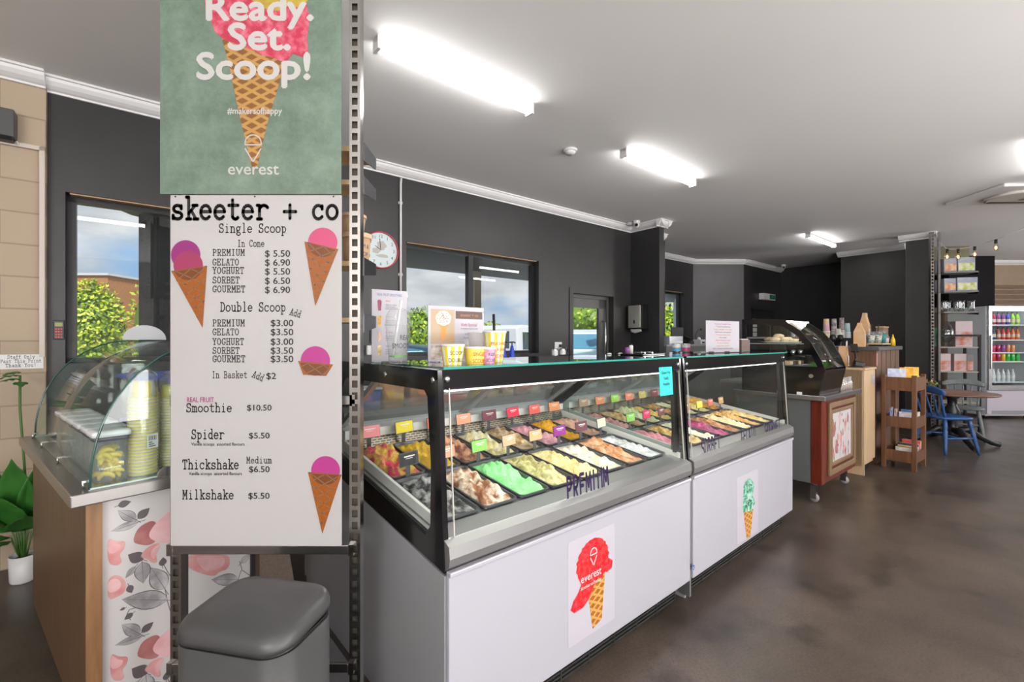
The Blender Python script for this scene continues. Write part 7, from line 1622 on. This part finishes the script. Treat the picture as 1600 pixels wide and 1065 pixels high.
chair('blue painted spindle chair at the near side of the round table', (5.5, 5.78, 0), R(2), (.022, .085, .25), 'blue_paint')
chair('grey painted spindle chair at the far side of the round table', (6.50, 6.56, 0), R(225), (.17, .19, .19), 'grey_paint')
o = thing('flower_posy', 'small posy of pink flowers and leaves in a white cup on the round table', 'flowers', (5.62, 6.10, .7145)); MB().lathe([(.03, 0), (.036, .05)], 16).build('cup', M_wht, o)
b = MB(); leaves(b, (0, 0, .10), (.085, .085, .07), 120, .022, 5, (0, 0, 1), .2); b.build('foliage', [G3, mat('flower_pink', (.70, .28, .30), .5)], o)

# ================================================================ STEEL SHELVING, BLACK UNIT, STRING LIGHTS
SY = 6.92
ss = thing('steel_shelving', 'slotted steel shelving with gift boxes beside the charcoal column', 'shelving', (at(1457, SY), SY, 0), R(-12))
b = MB(); b.box(-.022, -.012, 0, .05, 0, 3.06); b.box(.012, .022, 0, .05, 0, 3.06)
for k_ in range(60): b.box(-.012, .012, 0, .004, k_*.051, k_*.051+.022)
b.build('upright', M_rail, ss); MB().box(.10, .13, .04, .07, 0, 3.06).build('upright', M_rail, ss)
M_shs = mat('steel_shelf', (.22, .215, .21), .4, .7)
SHZ = (2.446, 2.154, 1.843)
for z in SHZ:
    s_ = MB().box(.14, .58, -.02, .20, z-.022, z).build('shelf', M_shs, ss); MB().prism([(-.02, z-.05), (.20, z-.03), (.20, z), (-.02, z)], 'x', .57, .58).build('bracket', M_blk, s_)
def ssp(x, y, z): c, s = math.cos(R(-12)), math.sin(R(-12)); return Vector((ss.location.x+c*x-s*y, SY+s*x+c*y, z))
def gift(label, loc, w, d, h, cols, rz=R(-12), group='gift boxes on the far shelves'):
    o = thing('gift_box', label, 'box', loc, rz, group); MB().box(-w/2, w/2, -d/2, d/2, 0, h).build('carton', cols[0], o, bevel=.003)
    MB().box(-w*.46, w*.46, -d/2-.002, -d/2, h*.06, h*.6).build('front_print', cols[1], o); MB().box(w/2, w/2+.002, -d*.4, d*.4, h*.1, h*.8).build('side_print', cols[1 if len(cols) < 3 else 2], o)
M_gb = mat('box_navy_white', (.48, .50, .56), .5, c2=(.16, .20, .34), scale=3); M_fr1 = mat('fruit_print_red', (.70, .10, .12), .5, c2=(.66, .60, .30), scale=14); M_fr2 = mat('fruit_print_green', (.36, .50, .05), .5, c2=(.75, .72, .50), scale=16)
gift('white boxed kitchenware with red fruit print on the topmost steel shelf', ssp(.225, .09, 2.4465), .16, .2, .20, (M_gb, M_fr1)); gift('white boxed kitchenware with green fruit print on the topmost steel shelf', ssp(.43, .09, 2.4465), .22, .2, .21, (M_gb, M_fr2))
gift('boxed kitchenware with red fruit print on the second steel shelf', ssp(.22, .09, 2.1545), .15, .2, .19, (M_gb, M_fr1)); gift('wide boxed kitchenware with green fruit print on the second steel shelf', ssp(.44, .09, 2.1545), .26, .2, .20, (M_gb, M_fr2))
o = tag(MB().box(-.24, .24, -.006, .006, 0, .42).build('mirror_board', mat('olive_mirror', (.30, .30, .20), .15, .7), loc=ssp(.36, .205, 2.4465), rotz=R(-12)), 'olive tinted board standing behind the topmost gift boxes', 'board')
M_crys = glass('crystal', (.90, .92, .92), 2.2, .02, 1.6)
for k_ in range(5):
    o = thing('glass_tumbler', 'clear glass tumbler on the third steel shelf', 'glass', ssp(.18+.09*k_, .07+.06*(k_ % 2), 1.8435), 0, 'clear glass tumblers on the third steel shelf'); MB().lathe([(.001, .004), (.030, .004), (.042, .05), (.040, .14), (.046, .17), (.043, .17), (.036, .135), (.037, .05), (.026, .012)], 14, caps=False).build('glass', M_crys, o)
bu = thing('black_shelf_unit', 'black metal framed shelf unit with pink gift boxes behind the round table', 'shelving', (6.03, 6.62, 0), R(-14)); bu.location = (6.66, 7.12, 0)
BUW, BUD = .56, .34
for x in (0, BUW-.03):
    for y in (0, BUD-.03): MB().box(x, x+.03, y, y+.03, 0, 1.50).build('post', M_tblk, bu)
for y in (0, BUD-.03): MB().box(.03, BUW-.03, y, y+.025, 1.47, 1.50).build('top_bar', M_tblk, bu)
for z in (1.31, .93, .45): MB().box(.002, BUW-.002, .004, BUD-.004, z-.018, z).build('shelf', mat('pale_shelf_board', (.42, .36, .30), .5), bu)
def bup(x, y, z): c, s = math.cos(R(-14)), math.sin(R(-14)); return Vector((bu.location.x+c*x-s*y, bu.location.y+s*x+c*y, z))
M_pkb = mat('blush_carton', (.62, .50, .52), .5); M_bot = mat('amber_print', (.55, .14, .04), .5, c2=(.62, .50, .52), scale=9)
gift('tall blush pink gift box on the upper shelf of the black unit', bup(.40, .20, 1.3105), .22, .2, .40, (M_pkb, M_bot), R(-14), 'blush gift boxes in the black unit')
gift('left blush pink gift box on the lower shelf of the black unit', bup(.13, .16, .9305), .15, .2, .27, (M_pkb, M_bot), R(-14), 'blush gift boxes in the black unit')
gift('right blush pink gift box on the lower shelf of the black unit', bup(.33, .16, .9305), .16, .2, .27, (M_pkb, M_bot), R(-14), 'blush gift boxes in the black unit')
gift('dark grey box at the back of the lower shelf of the black unit', bup(.48, .20, .9305), .08, .2, .25, (M_bench, M_bot), R(-14), 'blush gift boxes in the black unit')
o = thing('glass_jar', 'lidded cut glass jar on the upper shelf of the black unit', 'jar', bup(.20, .13, 1.3105)); MB().lathe([(.001, 0), (.04, 0), (.03, .03), (.06, .08), (.08, .18), (.075, .26), (.06, .30), (.055, .30), (.068, .25), (.07, .18), (.05, .09), (.0, .06)], 18, caps=False).build('jar', M_crys, o); MB().lathe([(.065, .30), (.05, .34), (.015, .37), (.02, .40), (.001, .42)], 18, caps=False).build('lid', M_crys, o)
o = tag(MB().box(-.07, .07, -.03, .03, 0, .30).build('green_box', mat('bottle_green', (.03, .14, .07), .4), loc=bup(.10, .27, 1.3105), rotz=R(-14)), 'dark green carton behind the cut glass jar on the black unit', 'box')
# string lights
st_pts = [Vector((at(1466, 6.7), 6.7, zt(378, 6.7))), Vector((at(1480, 6.6), 6.6, zt(389, 6.6))), Vector((at(1497, 6.5), 6.5, zt(389, 6.5))), Vector((at(1523, 6.4), 6.4, zt(385, 6.4))), Vector((at(1556, 6.1), 6.1, zt(374, 6.1))), Vector((at(1610, 5.7), 5.7, zt(352, 5.7)))]
sl_ = thing('string_lights', 'string of bare filament bulbs hanging under the ceiling near the drinks fridge', 'string lights', st_pts[0]); b = MB(); b.tube([p-st_pts[0] for p in st_pts], .006, 6); b.build('cable', mat('pale_cable', (.55, .52, .50), .6), sl_)
M_bulb = emis('warm_filament', (1.0, .42, .10), 14); M_bg = glass('bulb_glass', (1, .93, .85), 1.0)
for p in st_pts[1:5]:
    q = p-st_pts[0]; s_ = MB().lathe([(.016, 0), (.018, -.05), (.014, -.055)], 12).build('socket', M_blk, sl_, loc=q); MB().lathe([(.012, -.05), (.022, -.075), (.034, -.11), (.030, -.14), (.010, -.158), (.001, -.16)], 16).build('bulb', M_bg, s_)
    MB().sph((0, 0, -.11), .012, 10, 6, 0, (1, 1, 1.8)).build('filament', M_bulb, s_)

# ================================================================ DRINKS FRIDGE
FX, FY = 8.56, 8.20
fg = thing('drinks_fridge', 'white upright drinks fridge with glass door at the right edge', 'fridge', (FX, FY, 0)); FW, FD, FH = .92, .74, 2.03
M_fr = mat('fridge_white', (.80, .82, .88), .18, coat=.6)
MB().box(0, .03, .03, FD, .05, FH).build('side_wall', M_fr, fg, bevel=.004); MB().box(FW-.03, FW, .03, FD, .05, FH).build('side_wall', M_fr, fg); MB().box(.03, FW-.03, FD-.03, FD, .05, FH).build('back_wall', M_white, fg)
MB().box(.03, FW-.03, .03, FD-.03, FH-.06, FH).build('top', M_fr, fg); MB().box(.03, FW-.03, .03, FD-.03, .05, .56).build('compressor_box', M_fr, fg)
MB().box(.0, FW, 0, .03, .08, .50).build('lower_panel', mat('fridge_lower', (.58, .54, .62), .3), fg, bevel=.004)
MB().box(.06, .13, -.004, 0, .42, .455).build('control_display', M_blk, fg); b = MB()
for k_ in range(5): b.box(.08, FW-.05, -.003, 0, .09+k_*.012, .096+k_*.012)
b.build('vent', M_grey, fg)
dr = MB(); dr.ring([(0.0, .52), (FW, .52), (FW, FH), (0.0, FH)], [(.06, .60), (FW-.06, .60), (FW-.06, FH-.07), (.06, FH-.07)], 'y', -.03, 0.0); d_ = dr.build('door', mat('fridge_door', (.52, .52, .54), .3, .6), fg, bevel=.003)
MB().box(.055, FW-.055, -.018, -.012, .595, FH-.065).build('glass', M_fglass, d_); MB().box(.012, .028, -.06, -.03, .9, 1.5).build('handle', M_alu, d_)
for x in (.06, FW-.12):
    for y in (.1, FD-.15): MB().lathe([(.025, 0), (.025, .05)], 12).build('foot', M_blk, fg, loc=(x, y, 0))
M_wire = mat('white_wire', (.75, .77, .80), .3); FZ = (1.70, 1.425, 1.195, 1.03, .66)
for z in FZ: MB().box(.035, FW-.035, .10, FD-.04, z-.02, z).build('shelf', M_wire, fg)
MB().box(.10, FW-.10, .045, .065, FH-.085, FH-.065).build('light_strip', emis('fridge_light', (.92, .97, 1), 10), fg); MB().box(.032, .045, .05, .065, .65, FH-.1).build('light_strip', emis('fridge_light', (.92, .97, 1), 10), fg)
def drink(label, x, y, z, kind, m, cap, group):
    o = thing('drink_' + ('can' if kind == 'can' else 'bottle'), label, 'can' if kind == 'can' else 'bottle', (FX+x, FY+y, z+.0005), 0, group)
    if kind == 'can': MB().lathe([(.028, 0), (.033, .006), (.033, .125), (.028, .135)], 16).build('can', m, o); MB().lathe([(.0285, .135), (.0285, .138)], 16).build('lid', M_chrome, o)
    elif kind == 'water': MB().lathe([(.030, 0), (.032, .01), (.030, .06), (.032, .11), (.028, .15), (.013, .19), (.013, .20)], 16).build('bottle', m, o); MB().lathe([(.015, .20), (.015, .222)], 12).build('cap', cap, o); MB().lathe([(.0325, .06), (.0325, .11)], 16, caps=False).build('label', M_wht, o)
    else: MB().lathe([(.030, 0), (.033, .01), (.033, .12), (.030, .14), (.013, .19), (.013, .205)], 16).build('bottle', m, o); MB().lathe([(.015, .205), (.015, .225)], 12).build('cap', cap, o); MB().lathe([(.0336, .045), (.0336, .10)], 16, caps=False).build('label', mat('label_cream', (.62, .50, .42), .4), o)
C = lambda n, c: mat('drink_'+n, c, .15, coat=.4)
rows = [(FZ[0], 'bottle', 'top shelf', [('grape', (.16, .02, .12)), ('cherry', (.35, .02, .06)), ('cherry', (.35, .02, .06)), ('purple', (.22, .03, .20)), ('purple', (.22, .03, .20)), ('blue', (.05, .06, .42)), ('lime', (.30, .60, .04)), ('lime', (.30, .60, .04))]),
 (FZ[1], 'bottle', 'second shelf', [('cola', (.03, .02, .02)), ('navy', (.02, .03, .10)), ('navy', (.02, .03, .10)), ('brick', (.42, .08, .04)), ('red', (.60, .03, .03)), ('red', (.60, .03, .03)), ('orange', (.70, .16, .03)), ('orange', (.70, .16, .03))]),
 (FZ[2], 'can', 'third shelf', [('pink', (.60, .12, .25)), ('gold', (.80, .48, .03)), ('wine', (.42, .02, .10)), ('wine', (.42, .02, .10)), ('violet', (.30, .06, .35)), ('coral', (.75, .25, .12)), ('coral', (.75, .25, .12))]),
 (FZ[3], 'can', 'fourth shelf', [('blue', (.05, .06, .42)), ('red', (.60, .03, .03)), ('red', (.60, .03, .03)), ('wine', (.42, .02, .10)), ('gold', (.80, .48, .03)), ('green', (.04, .45, .08)), ('green', (.04, .45, .08)), ('green', (.04, .45, .08))]),
 (FZ[4], 'water', 'bottom shelf', [('water', (.62, .66, .70))]*7)]
M_wat = mat('drink_water', (.62, .66, .70), .1)
for z, kind, nm, items in rows:
    cnt = {}
    for k_, (cn, col) in enumerate(items):
        tot = sum(1 for q in items if q[0] == cn); g = '%s %ss on the %s of the drinks fridge' % (cn, 'can' if kind == 'can' else 'bottle', nm)
        drink(('one of the %s %ss' if tot > 1 else 'the only %s %s') % (cn, 'can' if kind == 'can' else 'bottle') + ' on the %s of the drinks fridge' % nm, .105+k_*.088, .16, z, kind, C(cn, col), M_blk if cn != 'water' else M_wht, g)
o = thing('food_tub', 'small yellow tub behind the water bottles in the drinks fridge', 'tub', (FX+.22, FY+.40, FZ[4]+.0005)); MB().lathe([(.06, 0), (.075, .24)], 20).build('tub', M_yel, o); MB().lathe([(.078, .24), (.078, .26)], 20).build('lid', mat('brown_lid', (.30, .18, .05), .5), o)
# louvre slats on the tan wall
o = thing('slatted_panel', 'timber slatted panel on the tan wall at the far right edge', 'slatted panel', (9.75, 9.598, 2.08))
for k_ in range(5): MB().box(0, 2.0, -.03, -.012, k_*.105, k_*.105+.075).build('slat', wood('slat_timber', (.14, .09, .06), (.20, .13, .09), (2, 14, 14)), o)
for x in (.02, 1.94): MB().box(x, x+.04, -.012, 0, 0, .5).build('batten', M_blk, o)
